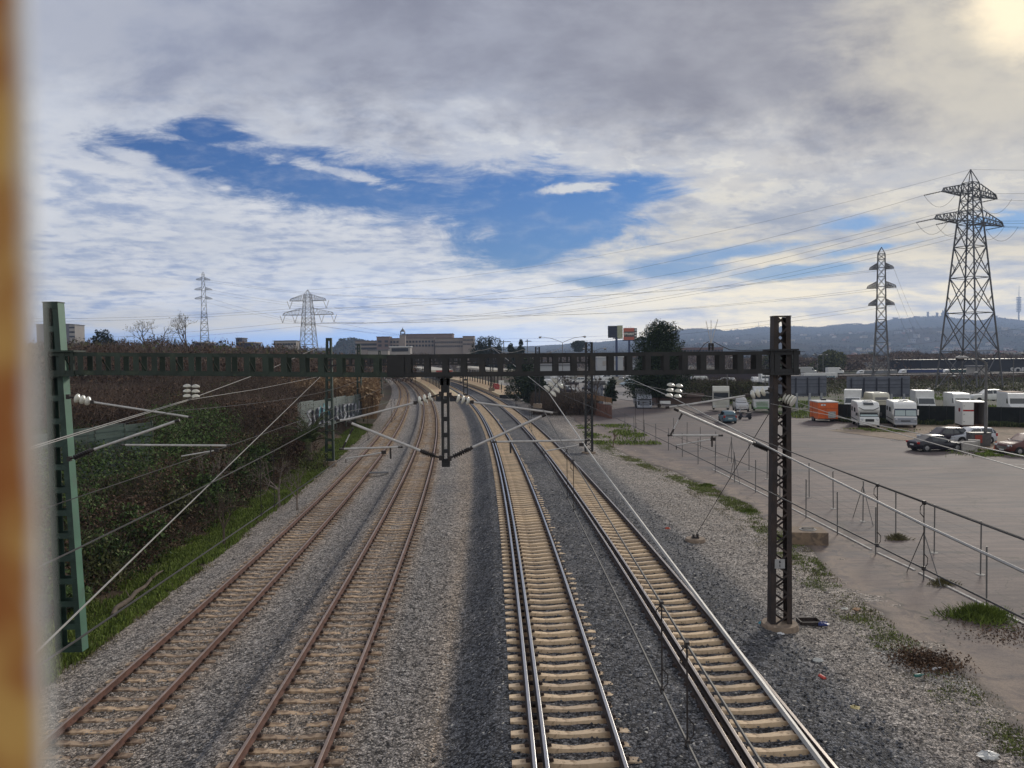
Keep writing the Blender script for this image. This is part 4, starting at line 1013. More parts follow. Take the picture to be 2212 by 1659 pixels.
def leafy_tree(label, base, w, h, m, n=9000, leaf=.22, seed=1, trunk_h=.25, name='tree', nl=26, group=None, shape='round', cat='tree', trunk_r=.03):
    rg = np.random.default_rng(seed); t = thing(name, label, cat, tuple(base), group=group)
    lobes = []; z0 = h * trunk_h
    for i in range(nl):
        f = rg.random(); 
        if shape == 'cone': prof = (1 - f) ** .8 * (.9 if f > .08 else .7)
        elif shape == 'egg': prof = math.sin(math.pi * (f * .86 + .12)) ** .55 * (1 - f * .35)
        elif shape == 'dome': prof = min(1, .7 + f) * math.sqrt(max(0, 1 - f ** 1.4)) * .92
        elif shape == 'column': prof = (1 - f ** 3) * .9
        else: prof = math.sqrt(max(0, 1 - (2 * f - 1) ** 2))
        a = rg.uniform(0, 6.283); rr = w / 2 * prof * rg.uniform(.25, .80); ls = w * (.13 + .14 * rg.random()) * (.55 + .6 * prof)
        lobes.append((math.cos(a) * rr, math.sin(a) * rr, z0 + (h - z0) * (f * .93), ls, ls, ls * (1.5 if shape in ('column', 'cone') else .85)))
    P = clump_crown(n, lobes, rg); P[:, 2] = np.clip(P[:, 2], z0 * .7, h * 1.04)
    V, Fq = leaves(P, leaf, rg); np_mesh('crown', V, Fq, m, t)
    mb = MB(); mb.tube([(0, 0, -.3), (w * .01, 0, h * .35), (0, 0, h * .8)], [h * trunk_r, h * trunk_r * .7, h * .006], 7)
    for i in range(5):
        a = rg.uniform(0, 6.28); z = h * rg.uniform(.25, .6); mb.tube([(0, 0, z), (math.cos(a) * w * .28, math.sin(a) * w * .28, z + h * .15)], [h * .010, h * .003], 5)
    mb.build('trunk', M_BARK, t, smooth=True)
    return t

# ------------------------------------------------------------------ left bank
def c1(Y): return CEN[1](Y)
def bank_z(X, Y):
    o = c1(Y) - X - 3.2
    return -1.36 + 2.2 * np.clip((o - 2.0) / 9, 0, 1) + .3 * np.clip((o - 11) / 30, 0, 1) * 4 + (fbm(X, Y, .35, 3, 6) - .5) * .5 * np.clip(o / 2, 0, 1)
ys = np.concatenate([np.arange(-10, 130, 1.2), np.arange(130, 420, 6.0)]); us = np.concatenate([[0, .35, .8, 1.3, 1.9], np.linspace(2.6, 16, 22), np.geomspace(18, 260, 22)])
grid(us, ys, bank_z, 'left_bank', M_EARTH, xf=lambda U, Y: c1(Y) - 3.1 - U)

# grass strip along the track
def grass(name, X, Y, Z, n_size, m, h=.11):
    n = len(X); A = np.stack([X, Y, Z], 1); ang = NP.random(n) * 6.28; lean = NP.random(n) * .7
    B = A + np.stack([np.cos(ang) * lean * h, np.sin(ang) * lean * h, h * (.5 + NP.random(n))], 1)
    d = np.stack([-np.sin(ang), np.cos(ang), 0 * ang], 1) * (n_size * (.6 + NP.random(n)))[:, None]
    V = np.stack([A - d, A + d, B + d * .4, B - d * .4], 1).reshape(-1, 3)
    o = np_mesh(name, V, np.arange(n * 4).reshape(-1, 4), m); tag(o, kind='stuff'); return o
n = 110000; Y = 14 + (NP.random(n) ** 1.6) * 95; o = 3.05 + NP.random(n) * 2.7
X = c1(Y) - o; keep = (fbm(X, Y, .8, 4, 21) + .34 * np.exp(-((o - 4.3) / 1.0) ** 2) + NP.normal(size=n) * .05 > .54); X, Y = X[keep], Y[keep]
grass('grass_strip', X, Y, bank_z(X, Y) + .01, .022, L_GRASS, .13)
n = 26000; Y = 14 + (NP.random(n) ** 1.6) * 95; o = 2.7 + NP.random(n) * 3; X = c1(Y) - o; keep = fbm(X, Y, .9, 4, 25) > .52; X, Y = X[keep], Y[keep]
grass('dry_grass', X, Y, np.minimum(bank_z(X, Y), 0) + .01, .016, L_DRYG, .10)

# thicket: canopy surface of leaves and twigs
def canopy(X, Y):
    o = c1(Y) - X - 5.5; az = X / Y
    tall = np.clip((az + .50) / .05, 0, 1)
    near = np.clip((Y - 24) / 14, 0, 1)
    H = (1.3 + 1.2 * near + 1.3 * tall * near) * np.clip(o / 2.4, 0.0, 1) ** .7 + (fbm(X, Y, .28, 3, 31) - .45) * 2.2 * np.clip(o / 2.0, 0, 1)
    H = H + .8 * np.clip((Y - 60) / 20, 0, 1) * tall
    H = np.where((Y > 38) & (o > 8) & (tall < .5), np.minimum(H, 1.2), H)
    return np.maximum(H, .12)
def thicket(name, n, ylo, yhi, omax, sel, m, leaf, twn, pw=1.3, kind='stuff', mt=None, hmul=1.0):
    Y = ylo + (NP.random(n) ** pw) * (yhi - ylo); o = 5.5 + NP.random(n) * omax; X = c1(Y) - o
    k = sel(X, Y); X, Y = X[k], Y[k]; H = canopy(X, Y) * hmul; f = 1 - (NP.random(len(X)) ** 2) * .8
    Z = bank_z(X, Y) + H * f; P = np.stack([X, Y, Z], 1) + NP.normal(size=(len(X), 3)) * .10
    parts = [(*leaves(P, leaf), 0)]
    if twn:
        i = NP.integers(0, len(P), twn); A = P[i] * [1, 1, 1]; d = NP.normal(size=(twn, 3)) * [.5, .5, .35] + [0, 0, .35]
        A[:, 2] -= .3; parts.append((*strips(A, A + d * (.5 + NP.random(twn)[:, None]), .022 + .0 * A[:, 0]), 1))
    V, Fq, mi = merge(parts); ob = np_mesh(name, V, Fq, [m, mt or L_TWIG], midx=mi); tag(ob, kind=kind); return ob
green = lambda X, Y: (fbm(X, Y, .16, 3, 40) + .26 * np.clip((58 - Y) / 22, -1, 1) > .47)
brown = lambda X, Y: ~green(X, Y)
thicket('bramble_thicket', 120000, 15, 66, 22, green, L_BRAM, .17, 7000)
thicket('bramble_thicket', 50000, 17, 75, 22, lambda X, Y: fbm(X, Y, .3, 3, 77) > .55, L_BRAM2, .15, 2500, mt=L_GREY)
thicket('leaf_litter', 36000, 15, 75, 2.2, lambda X, Y: X < 99, L_BRN, .12, 3000)
thicket('scrub_thicket', 60000, 18, 110, 26, brown, L_BRN, .13, 26000, mt=L_TWIG)
MD = []
for i, (px, py, Yt, w, h, m) in enumerate([(250, 1215, 31, 3.6, 2.1, 0), (215, 1290, 27, 2.6, 1.5, 0), (350, 1150, 35, 3.8, 2.4, 0), (440, 1100, 39, 3.6, 2.5, 1), (520, 1070, 43, 3.8, 2.8, 0), (330, 1080, 40, 4.4, 2.6, 1), (600, 1030, 50, 3.6, 3.2, 0), (470, 1010, 50, 4.6, 3.4, 2), (250, 1110, 36, 4.4, 2.2, 2), (560, 985, 58, 4.6, 3.8, 1), (655, 1010, 54, 2.6, 3.2, 0), (400, 1000, 54, 4.6, 3.4, 0), (690, 960, 66, 2.6, 2.4, 2), (190, 1180, 31, 3.8, 2.2, 1)]):
    p = D(px, py, Yt); p.x = min(p.x - .5, float(c1(p.y)) - 5.9 - w * .42); p.z = float(bank_z(np.array([p.x]), np.array([p.y]))[0]) - .2
    rg = np.random.default_rng(200 + i); t = thing('bush', ['dark green bramble mound near the foot of the green mast', 'low bramble mound nearest to the near green mast', 'round green bush above the grass edge, third from the near mast', 'olive bush in the middle of the left bank', 'dark green bush below the lowest anchor wire, mid bank', 'olive bush in front of the green wall end', 'tall dark bush left of the palm', 'brown leafy bush high on the left bank', 'brown tangled bush below the green wall',
        'olive bush behind the tall dark one by the palm', 'narrow dark bush just left of the palm trunk', 'dark green bush right of the green wall', 'brown bush between the palm and the second mast', 'olive bush directly behind the near green mast'][i], 'bush', tuple(p), group='bushes on the left bank')
    lobes = [(rg.normal() * w * .26, rg.normal() * w * .2, h * rg.uniform(.25, .72), w * rg.uniform(.16, .30), w * rg.uniform(.16, .26), h * rg.uniform(.16, .30)) for _ in range(13)]
    P = clump_crown(5200, lobes, rg, .5); V, Fq = leaves(P, .15 + Yt * .0008, rg); k = rg.integers(0, 5200, 420); A = P[k]; V2, F2 = strips(A - [0, 0, .2], A + rg.normal(size=(420, 3)) * [.35, .35, .25] + [0, 0, .3], .018 + 0 * A[:, 0], rg)
    V, Fq, mi = merge([(V, Fq, 0), (V2, F2, 1)]); np_mesh('foliage', V, Fq, [(L_BRAM, L_BRAM2, L_BRN)[m], L_TWIG], t, midx=mi)
    mb = MB(); 
    for _ in range(6): mb.tube([(0, 0, -.2), (rg.normal() * w * .2, rg.normal() * w * .2, h * .6)], [.04, .012], 5)
    mb.build('stems', M_BARK, t)
# bank behind the wall: brown leafless wood climbing to the skyline
def wood(name, n, xr, yr, top, m, leaf, twn, mt, seed, bottom=0.0, tw=.05, tl=1.6):
    """scrubby wood: px columns xr, depth yr, top(px, Y) height"""
    rg = np.random.default_rng(seed); px = xr[0] + rg.random(n) * (xr[1] - xr[0]); Y = yr[0] + rg.random(n) * (yr[1] - yr[0]); X = (px - CX) / F * Y
    T = top(px, Y) * (.45 + .75 * fbm(X, Y, .14, 4, seed)); Z = bottom + (T - bottom) * (1 - rg.random(n) ** 2 * .9)
    P = np.stack([X, Y, Z], 1); parts = [(*leaves(P, leaf, rg), 0)]
    if twn:
        i = rg.integers(0, n, twn); A = P[i]; d = rg.normal(size=(twn, 3)) * [.45, .45, .3] + [0, 0, .8]; parts.append((*strips(A - d * tl * .3, A + d * tl * .5, tw + 0 * A[:, 0], rg), 1))
    V, Fq, mi = merge(parts); o = np_mesh(name, V, Fq, [m, mt], midx=mi); tag(o, kind='stuff'); return o
sky_l = lambda px, Y, b=0: CAM_H + (np.interp(px, [60, 200, 330, 450, 560, 640, 700, 760, 840], [46, 52, 50, 44, 38, 30, 20, 10, 4]) - b) / F * Y
wood('leafless_wood', 70000, (-60, 640), (62, 100), lambda px, Y: 2.5 + Y * .035 + 0 * px, L_BRN, .22, 26000, L_GREY, 3, tw=.03)
wood('leafless_wood', 60000, (-120, 760), (110, 200), lambda px, Y: np.minimum(sky_l(px, Y, 10), 12.5), L_BRN, .45, 36000, L_GREY, 4, tw=.06, tl=2.2)
wood('leafless_wood', 50000, (-160, 900), (230, 420), lambda px, Y: sky_l(px, Y), L_BRN, .9, 20000, L_TWIG, 5, tw=.10, tl=3)
wood('evergreen_wood', 9000, (-60, 640), (64, 100), lambda px, Y: 2.2 + Y * .03 + 0 * px, L_BRAM2, .26, 0, L_TWIG, 61)
wood('evergreen_wood', 12000, (-100, 760), (150, 420), lambda px, Y: sky_l(px, Y, 4), L_BRAM2, .9, 0, L_TWIG, 6)
# two bare trees against the sky and a few marked crowns
bare_tree('bare tree with seed pods standing against the sky, left of the two', D(316, 775, 75), 4.9, .5, seed=5, leaf=160, group='bare trees on the left skyline', lm=L_BRAM2)
bare_tree('bare tree with pale twigs against the sky beside the thin pylon', D(404, 778, 70), 4.6, .5, seed=9, leaf=120, group='bare trees on the left skyline', lm=L_BRAM2)
leafy_tree('small pointed dark cypress on the far left skyline', D(211, 762, 190), 2.2, 6.0, L_CYP, 900, .35, 3, shape='column', name='cypress', nl=10)
leafy_tree('round dark tree on the left skyline beside the small cypress', D(230, 764, 200), 5.0, 6.0, L_CYP, 1500, .4, 4, shape='round', nl=12)
for i, (px, py, hh) in enumerate([(356, 935, 5.2), (440, 960, 4.6), (540, 900, 5.0), (600, 960, 4.2), (480, 1010, 3.4), (640, 1010, 3.4), (300, 1010, 3.0)]):
    Yt = [52, 44, 60, 48, 38, 46, 40][i]; p = D(px, py, Yt); p.z = float(bank_z(np.array([p.x]), np.array([p.y]))[0])
    bare_tree(['leafless young tree rising out of the scrub right of the green wall', 'leafless sapling in the middle of the brown scrub', 'tall leafless sapling just below the near beam', 'leafless bush with arching twigs left of the palm', 'low leafless bush above the dark brambles',
               'leafless bush at the foot of the palm', 'small leafless bush in front of the green wall'][i], p, hh, .5, M_BARKL if i % 2 else M_BARK, leaf=120, seed=20 + i, group='leafless trees in the lineside scrub', name='bare_bush', lm=L_BRAM2)
# dry reeds
def reeds(n, xr, yr, zb, h, seed):
    rg = np.random.default_rng(seed); px = xr[0] + rg.random(n) * (xr[1] - xr[0]); Y = yr[0] + rg.random(n) * (yr[1] - yr[0]); X = (px - CX) / F * Y
    A = np.stack([X, Y, zb + 0 * X], 1); hh = h * (.65 + .5 * rg.random(n)) * (.7 + .5 * fbm(X, Y, .3, 3, 2)); B = A + np.stack([rg.normal(size=n) * .25, rg.normal(size=n) * .25, hh], 1)
    V1, F1 = strips(A, B, .05 + 0 * X, rg); P = B - np.stack([0 * X, 0 * X, rg.random(n) * 1.2], 1); V2, F2 = leaves(P, .38, rg, elong=1.5); V, Fq, mi = merge([(V1, F1, 0), (V2, F2, 0)])
    o = np_mesh('dry_reeds', V, Fq, L_REED); tag(o, kind='stuff')
reeds(9000, (585, 815), (103, 120), .6, 4.2, 3)
reeds(2600, (783, 812), (98, 106), .3, 3.8, 4)
# palm with arching fronds
pm = D(668, 965, 62); pm.z = 0.2; c = thing('palm', 'young palm with arching fronds left of the second green mast', 'palm', tuple(pm)); rg = np.random.default_rng(4)
A = []; B = []; fr = MB()
for i in range(26):
    a = i * 2.4; el = rg.uniform(.25, 1.35); L = rg.uniform(2.2, 3.1); pts = []; p = Vector((0, 0, 1.0)); d = Vector((math.cos(a) * math.cos(el), math.sin(a) * math.cos(el), math.sin(el)))
    for j in range(9):
        pts.append(p.copy()); p = p + d * L / 8; d.z -= .10 + .035 * j; d.normalize()
    fr.tube(pts, [.03 * (1 - j / 10) for j in range(9)], 4)
    for j in range(1, 9):
        for q in range(3):
            b0 = pts[j].lerp(pts[j - 1], q / 3); dd = (pts[j] - pts[j - 1]).normalized(); sd = dd.cross(Vector((0, 0, 1))).normalized()
            for s in (-1, 1): A.append(b0[:]); B.append((b0 + (sd * s + dd * .7 + Vector((0, 0, -.15))) * .45 * (1.2 - j / 10))[:])
fr.build('frond_stalks', M_BARK, c); V, Fq = strips(np.array(A), np.array(B), .05 + 0 * np.array(A)[:, 0], rg); np_mesh('fronds', V, Fq, L_PALM, c)
mb = MB(); mb.tube([(0, 0, -.5), (0, 0, .6), (0, 0, 1.1)], [.24, .26, .16], 9); mb.build('trunk', M_BARK, c)

# ------------------------------------------------------------------ lineside wall of ribbed panels
M_PANEL = mat('green grey panel', (.105, .145, .120), .6, .1, var=.18, scale=.8, col2=(.06, .08, .06), c2=.1, c2scale=.5)
M_PANEL2 = mat('grey green panel', (.145, .175, .165), .6, .1, var=.15, scale=.8, col2=(.12, .14, .12), c2=.1, c2scale=.6)
M_GRAF = mat('pale graffiti paint', (.42, .44, .47), .6, var=.2, scale=4, col2=(.16, .18, .22), c2=.14, c2scale=3)
M_GRAFD = mat('dark graffiti outline', (.13, .13, .17), .6)
M_CYAN = mat('cyan graffiti paint', (.12, .36, .40), .6)
def panel_wall(label, a, b, h, npan, m, kind_rib=True, cap=True):
    a = Vector(a); b = Vector(b); w = thing('panel_wall', label, 'wall', tuple(a), group='ribbed panel walls beside the left bank'); u = (b - a) / npan; n = Vector((-(b - a).y, (b - a).x, 0)).normalized()
    if n.y > 0: n = -n
    for i in range(npan):
        p = a + u * i; q = a + u * (i + 1); dz = Vector((0, 0, ((i * 7) % 3) * .06)); mb = MB()
        z = 0; k = 0
        while z < h - .01:
            o = n * (.03 if k % 2 else 0.0)
            mb.bar(p + o + dz + Vector((0, 0, z + .1)) + u * .015, q + o + dz + Vector((0, 0, z + .1)) - u * .015, .05, .19); z += .2; k += 1
        mb.build('panel', m, w, world=True)
    for i in range(npan + 1):
        p = a + u * i; mb = MB(); mb.bar(p - Vector((0, 0, .6)) - n * .02, p + Vector((0, 0, h + .18)) - n * .02, .12, .14, up=Vector((0, 1, 0))); mb.build('post', M_DKGREEN, w, world=True)
    return w, n
pa = D(330, 990, 48); pb = D(60, 990, 41); pa.z = 1.1; pb.z = 1.0
w1, n1 = panel_wall('dark green ribbed wall among the bushes behind the near green mast', pb, pa, 2.9, 4, M_PANEL)
p0 = D(786, 905, 100); p1 = D(585, 960, 70); p0.z = .4; p1.z = .6
w2, n2 = panel_wall('grey ribbed wall with white graffiti beside the reeds', p1, p0, 3.0, 8, M_PANEL2)
# graffiti: blocks of lettering strokes on the panels
rg = random.Random(5)
def graffiti(parent, a, u, n, L, z0, z1, m, md, seed, nn=10, name='graffiti'):
    rg = random.Random(seed); mb = MB()
    for i in range(nn):
        x = L * (i + .15) / nn; w = L / nn * .8; zb = z0 + rg.uniform(0, .15); zt = z1 - rg.uniform(0, .25); p = a + u * x + n * .07
        k = rg.randint(0, 4); st = .22
        segs = [[(0, 0), (0, 1), (1, .8), (.1, .5), (1, 0)], [(0, 0), (.5, 1), (1, 0), (.8, .4), (.2, .4)], [(1, 1), (0, .9), (1, .3), (0, 0)], [(0, 1), (0, 0), (1, .1), (1, 1), (.1, .95)], [(0, 0), (0, 1), (1, 0), (1, 1)]][k]
        for (x0, y0), (x1, y1) in zip(segs[:-1], segs[1:]):
            for mi, ww, oo in ((1, st * 1.5, 0), (0, st, .012)):
                mb.mat(mi); mb.bar(p + u * w * x0 + Vector((0, 0, zb + (zt - zb) * y0)) + n * oo, p + u * w * x1 + Vector((0, 0, zb + (zt - zb) * y1)) + n * oo, .012, ww, up=Vector((0, 0, 1)) if abs(x1 - x0) > .3 else n)
    return mb.build(name, [m, md], parent, world=True)
u2 = (p0 - p1).normalized(); Lw = (p0 - p1).length
graffiti(w2, p1 + u2 * Lw * .30, u2, n2, Lw * .70, .35, 2.2, M_GRAF, M_GRAFD, 3, 14)
graffiti(w2, p1 + u2 * Lw * .42, u2, n2, Lw * .12, 1.2, 2.6, M_CYAN, M_GRAFD, 8, 3)
# slab lying between the two left tracks
p = G(818, 1022, -.9); c = MB(); c.box((0, 0, .05), (1.5, .55, .07), rz=.12); o = c.build('cover_slab', mat('grey slab', (.10, .10, .105), .85, var=.2, scale=3)); o.location = p; tag(o, 'dark grey slab lying in the ballast between the two left tracks', 'slab')
# log lying along the edge of the grass
a = G(238, 1335, -1.25); b = G(352, 1235, -1.2); rt = random.Random(2); mb = MB(); mb.tube([(a.lerp(b, i / 9) - a) + Vector((rt.uniform(-.07, .07), rt.uniform(-.07, .07), .10 + rt.uniform(-.05, .06))) for i in range(10)], [.10, .09, .10, .08, .085, .07, .06, .06, .045, .03], 8)
for i in (3, 5, 7): q = (a.lerp(b, i / 9) - a) + Vector((0, 0, .1)); mb.tube([q, q + Vector((rt.uniform(-.5, .1), rt.uniform(.2, .6), rt.uniform(.1, .4)))], .028, 5, r2=.008)
o = mb.build('fallen_trunk', M_BARK, smooth=True); o.location = a; tag(o, 'fallen tree trunk lying along the grass below the brambles', 'tree trunk')

# ------------------------------------------------------------------ right verge, fences, car park furniture
# grass along the edge of the path
n = 90000; Y = 12 + (NP.random(n) ** 1.5) * 75; o = -.25 + NP.random(n) * 1.5
X = path_edge(Y) - o; k = (fbm(X, Y, .7, 4, 51) * .7 + .3 * fbm(X, Y, 4.0, 2, 52) + .12 * np.exp(-((o - .5) / .4) ** 2) + NP.normal(size=n) * .06 > .60) & (X > CEN[4](Y) + 3.2); X, Y = X[k], Y[k]
grass('verge_grass', X, Y, -.53 + 0 * X, .020, leafmat('verge grass blade', (.075, .095, .028), (.24, .27, .09)), .06)
n = 60000; Y = 12 + (NP.random(n) ** 1.5) * 75; o = -.4 + NP.random(n) * 2.4; X = path_edge(Y) - o; k = (fbm(X, Y, .9, 4, 58) + NP.normal(size=n) * .08 > .55) & (X > CEN[4](Y) + 3.0); X, Y = X[k], Y[k]
grass('verge_dry_grass', X, Y, -.53 + 0 * X, .014, L_DRYG, .05)
def tuft(label, p, r, n, h, m=L_GRASS, group=None):
    rg = np.random.default_rng(int(p[0] * 100) % 999); a = rg.random(n) * 6.28; rr = np.abs(rg.normal(size=n)) * r * .55 * (1 + .2 * np.sin(a * 3 + r * 9)); A = np.stack([np.cos(a) * rr * 1.5, np.sin(a) * rr, 0 * a], 1); hh = h * (.5 + .6 * rg.random(n)) * np.clip(1 - .4 * rr / r, .25, 1)
    B = A + np.stack([rg.normal(size=n) * h * .35, rg.normal(size=n) * h * .35, hh], 1); V, Fq = strips(A, B, .03 + 0 * a, rg); Vf, Ff = leaves(A * .8 + [0, 0, h * .12], .07, rg); V, Fq, mi = merge([(V, Fq, 0), (Vf, Ff, 0)]); o = np_mesh('weed_clump', V, Fq, m); o.location = p; return tag(o, label, 'weeds', group)
tuft('large bright green weed clump at the foot of the front fence', G(2118, 1334, -.5), .62, 1500, .42)
tuft('small weed tuft at the edge of the path, near the guy anchor', G(1617, 1106, -.5), .32, 500, .20)
tuft('weed tuft on the far path edge right of the tracks', G(1526, 1050, -.5), .35, 500, .20)
tuft('dry weed tuft in the crack between the two fences', G(1938, 1165, -.48), .30, 300, .28, L_DRYG)
tuft('dry weed tuft beside the painted kerb line', G(2035, 1186 + 75, -.48), .28, 300, .2, L_DRYG)
n = 9000; Y = 72 + NP.random(n) * 22; X = 7.6 + NP.random(n) * 6.5; k = fbm(X, Y, .5, 4, 3) + NP.normal(size=n) * .07 - .25 * ((X - 11) / 3.5) ** 2 * .3 > .52; grass('far_green_patch', X[k], Y[k], -.45 + 0 * X[k], .04, L_GRASS, .13)

M_GALV = mat('galvanised post', (.14, .135, .13), .6, .3, var=.15, scale=3)
M_GREYC = mat('pale concrete', (.36, .34, .31), .9, var=.15, scale=3, col2=(.22, .2, .18), c2=.1, c2scale=2)
def fence(label, pts, h, braces=(), shoes=False):
    f = thing('wire_fence', label, 'fence', tuple(pts[0])); 
    for i, p in enumerate(pts):
        mb = MB(); mb.tube([p, p + Vector((random.uniform(-.03, .03), 0, h))], .029, 6); mb.tube([p + Vector((0, 0, h)), p + Vector((0, 0, h + .03))], .032, 6); mb.build('post', M_GALV, f, world=True, smooth=True)
        if shoes: mb = MB(); mb.lathe([(0, .20), (1, .16)], p + Vector((0, 0, -.05)), p + Vector((0, 0, .03)), 8); mb.build('post_shoe', M_GREYC, f, world=True)
    for i in braces:
        p = pts[i]; u = (pts[min(i + 1, len(pts) - 1)] - pts[max(i - 1, 0)]).normalized()
        for s in (-1, 1): mb = MB(); mb.tube([p + Vector((0, 0, h * .9)), p + u * s * 1.05 + Vector((0, 0, 0))], .018, 5); mb.build('brace', M_GALV, f, world=True)
    for z in (.06, .2, .34, .48, .62, .76, .97): 
        mb = MB(); mb.tube([p + Vector((0, 0, h * z)) for p in pts], .0028, 3, cap=False); mb.build('strand', M_GALV, f, world=True)
    return f
r1 = [(2131, 1310), (1995, 1252), (1891.5, 1198), (1809, 1155), (1741, 1119), (1685, 1091), (1632, 1064), (1587, 1042), (1545, 1021), (1508, 1003), (1474, 987), (1444, 973), (1417, 960.5), (1392, 949), (1370, 939), (1350, 930)]
fence('front row of thin fence posts along the pale kerb line', [G(x, y, -.49) for x, y in r1], 1.95, braces=(1, 7))
r2 = [(2118, 1242), (2018, 1195), (1935, 1159), (1864, 1127), (1800, 1099), (1748, 1075), (1700, 1054), (1657, 1035), (1618, 1017), (1580, 1000), (1546, 985), (1513, 971), (1484, 958), (1455, 945)]
fence('rear row of thin fence posts on small concrete shoes inside the car park', [G(x, y, -.49) for x, y in r2], 2.0, braces=(3, 9), shoes=True)
# kerb line and painted marks
def strip(name, pts, w, z, m, kind='structure'):
    P = [G(x, y, z) for x, y in pts]; mb = MB()
    for a, b in zip(P[:-1], P[1:]):
        d = (b - a).normalized(); s = Vector((-d.y, d.x, 0)) * w / 2; mb.add([a - s, a + s, b + s, b - s, a - s - Vector((0, 0, .05)), a + s - Vector((0, 0, .05)), b + s - Vector((0, 0, .05)), b - s - Vector((0, 0, .05))], [(0, 3, 2, 1), (4, 5, 6, 7), (0, 1, 5, 4), (1, 2, 6, 5), (2, 3, 7, 6), (3, 0, 4, 7)])
    o = mb.build(name, m); fix_normals(o); tag(o, kind=kind); return o
M_LINE = mat('worn white line', (.42, .40, .37), .8, var=.15, scale=6, col2=(.24, .21, .19), c2=.13, c2scale=5)
strip('kerb_line', [(1540, 1013), (1704, 1094), (1882, 1186)], .10, -.45, M_LINE); strip('kerb_line', [(1896, 1193), (1976, 1230)], .10, -.45, M_LINE); strip('kerb_line', [(1986, 1236), (2146, 1314), (2260, 1368)], .10, -.45, M_LINE)
for a, b in (((1729, 918.5), (1841, 929.5)), ((1925, 951), (1952, 951.5)), ((2121, 989), (2150, 989.5)), ((2178, 1003), (2250, 1004))): strip('painted_line', [a, b], .16, -.462, M_LINE)
# low concrete box with manhole
p = G(1748, 1177, -.5); c = thing('manhole_box', 'low square concrete box with a round manhole cover beside the path', 'concrete box', (p.x + .1, p.y + .55, -.5), rz=R(-8))
M_BOXC = mat('stained concrete', (.23, .165, .11), .9, var=.25, scale=2, col2=(.12, .09, .07), c2=.12, c2scale=2, bump=.4)
mb = MB(); mb.box((0, 0, .27), (1.55, 1.25, .56)); mb.build('box', M_BOXC, c, bevel=.02)
mb = MB(); mb.lathe([(0, .36), (.5, .36), (.55, .30), (1, .30)], (0.05, .0, .55), (0.05, .0, .60), 22); mb.build('rim', M_GREYC, c)
mb = MB(); mb.lathe([(0, .28), (1, .27)], (.05, 0, .59), (.05, 0, .615), 22); mb.bar((-.2, 0, .63), (.3, 0, .63), .05, .03); mb.build('cover', M_CAST, c)
# square drain frame, litter
p = G(1748, 1344, -.42); mb = MB()
for q, sz in (((0, -.22, .03), (.62, .04, .10)), ((0, .22, .03), (.62, .04, .10)), ((-.31, 0, .03), (.04, .44, .10)), ((.31, 0, .03), (.04, .44, .10)), ((0, 0, -.02), (.6, .42, .02))): mb.box(q, sz)
o = mb.build('drain_box', M_BROWNST); o.location = p; tag(o, 'rusty open drain box sunk in the gravel beside the brown mast', 'drain')
def litter(label, px, kind, col, s=.12, z=-.44):
    p = G(px[0], px[1], z); m = mat('litter ' + '%.2f %.2f %.2f' % col, col, .5, var=.15, scale=20); mb = MB(); r = random.Random(int(px[0])); 
    if kind == 'can': a = r.uniform(0, 3); d = Vector((math.cos(a), math.sin(a), 0)) * s; mb.lathe([(0, s * .25), (.05, s * .34), (.95, s * .34), (1, s * .25)], -d * .7 + Vector((0, 0, s * .34)), d * .7 + Vector((0, 0, s * .34)), 12)
    elif kind == 'bottle': d = Vector((s, s * .3, 0)); mb.lathe([(0, s * .25), (.1, s * .3), (.6, s * .3), (.8, s * .12), (1, s * .1)], -d + Vector((0, 0, s * .3)), d + Vector((0, 0, s * .3)), 10)
    else:
        n = 16; vs = []
        for i in range(n):
            for j in range(5): a = 6.283 * i / n; f = j / 4; rr = s * math.sin(math.pi * (.15 + .8 * f)) * (1 + r.uniform(-.25, .25)); vs.append((math.cos(a) * rr * 1.3, math.sin(a) * rr, f * s * .9 + r.uniform(-.02, .02)))
        fs = [(i * 5 + j, ((i + 1) % n) * 5 + j, ((i + 1) % n) * 5 + j + 1, i * 5 + j + 1) for i in range(n) for j in range(4)]; mb.add(vs, fs)
    o = mb.build({'can': 'drink_can', 'bottle': 'bottle', 'bag': 'crumpled_bag'}[kind], m, smooth=kind != 'bag'); o.location = p; tag(o, label, {'can': 'can', 'bottle': 'bottle', 'bag': 'litter bag'}[kind])
litter('crumpled blue bag at the right foot of the brown mast', (1781 - 3, 1351), 'bag', (.02, .035, .16), .13)
litter('teal bag at the left foot of the brown mast', (1654, 1352), 'bag', (.03, .20, .26), .17)
litter('small white bag just below the footing of the brown mast', (1686, 1372), 'bag', (.6, .6, .6), .09)
litter('red drink can lying on the gravel verge below the brown mast', (1776, 1467), 'can', (.50, .07, .05), .15)
litter('pale oval scrap left of the red can', (1766, 1430), 'bag', (.45, .45, .42), .12)
litter('yellow scrap on the gravel, lowest of the litter in the right verge', (1846, 1533), 'bag', (.5, .42, .2), .10)
litter('white bottle on the white spill beside the grass', (2024, 1447), 'bottle', (.6, .6, .62), .13)
litter('green bottle at the foot of the dark leaf heap', (1986, 1462), 'bottle', (.03, .14, .12), .14)
litter('orange wrapper in the verge grass nearest to the mast', (1850, 1318), 'bag', (.45, .28, .16), .09)
litter('white scrap in the verge grass above the white spill', (1825, 1317), 'bag', (.6, .58, .52), .08)
litter('orange red scrap on the ballast near the guy anchor', (1442, 1143), 'bag', (.45, .09, .05), .10, -.3)
litter('white plank-like scrap at the lower right corner', (2135, 1640), 'bag', (.5, .5, .48), .16)
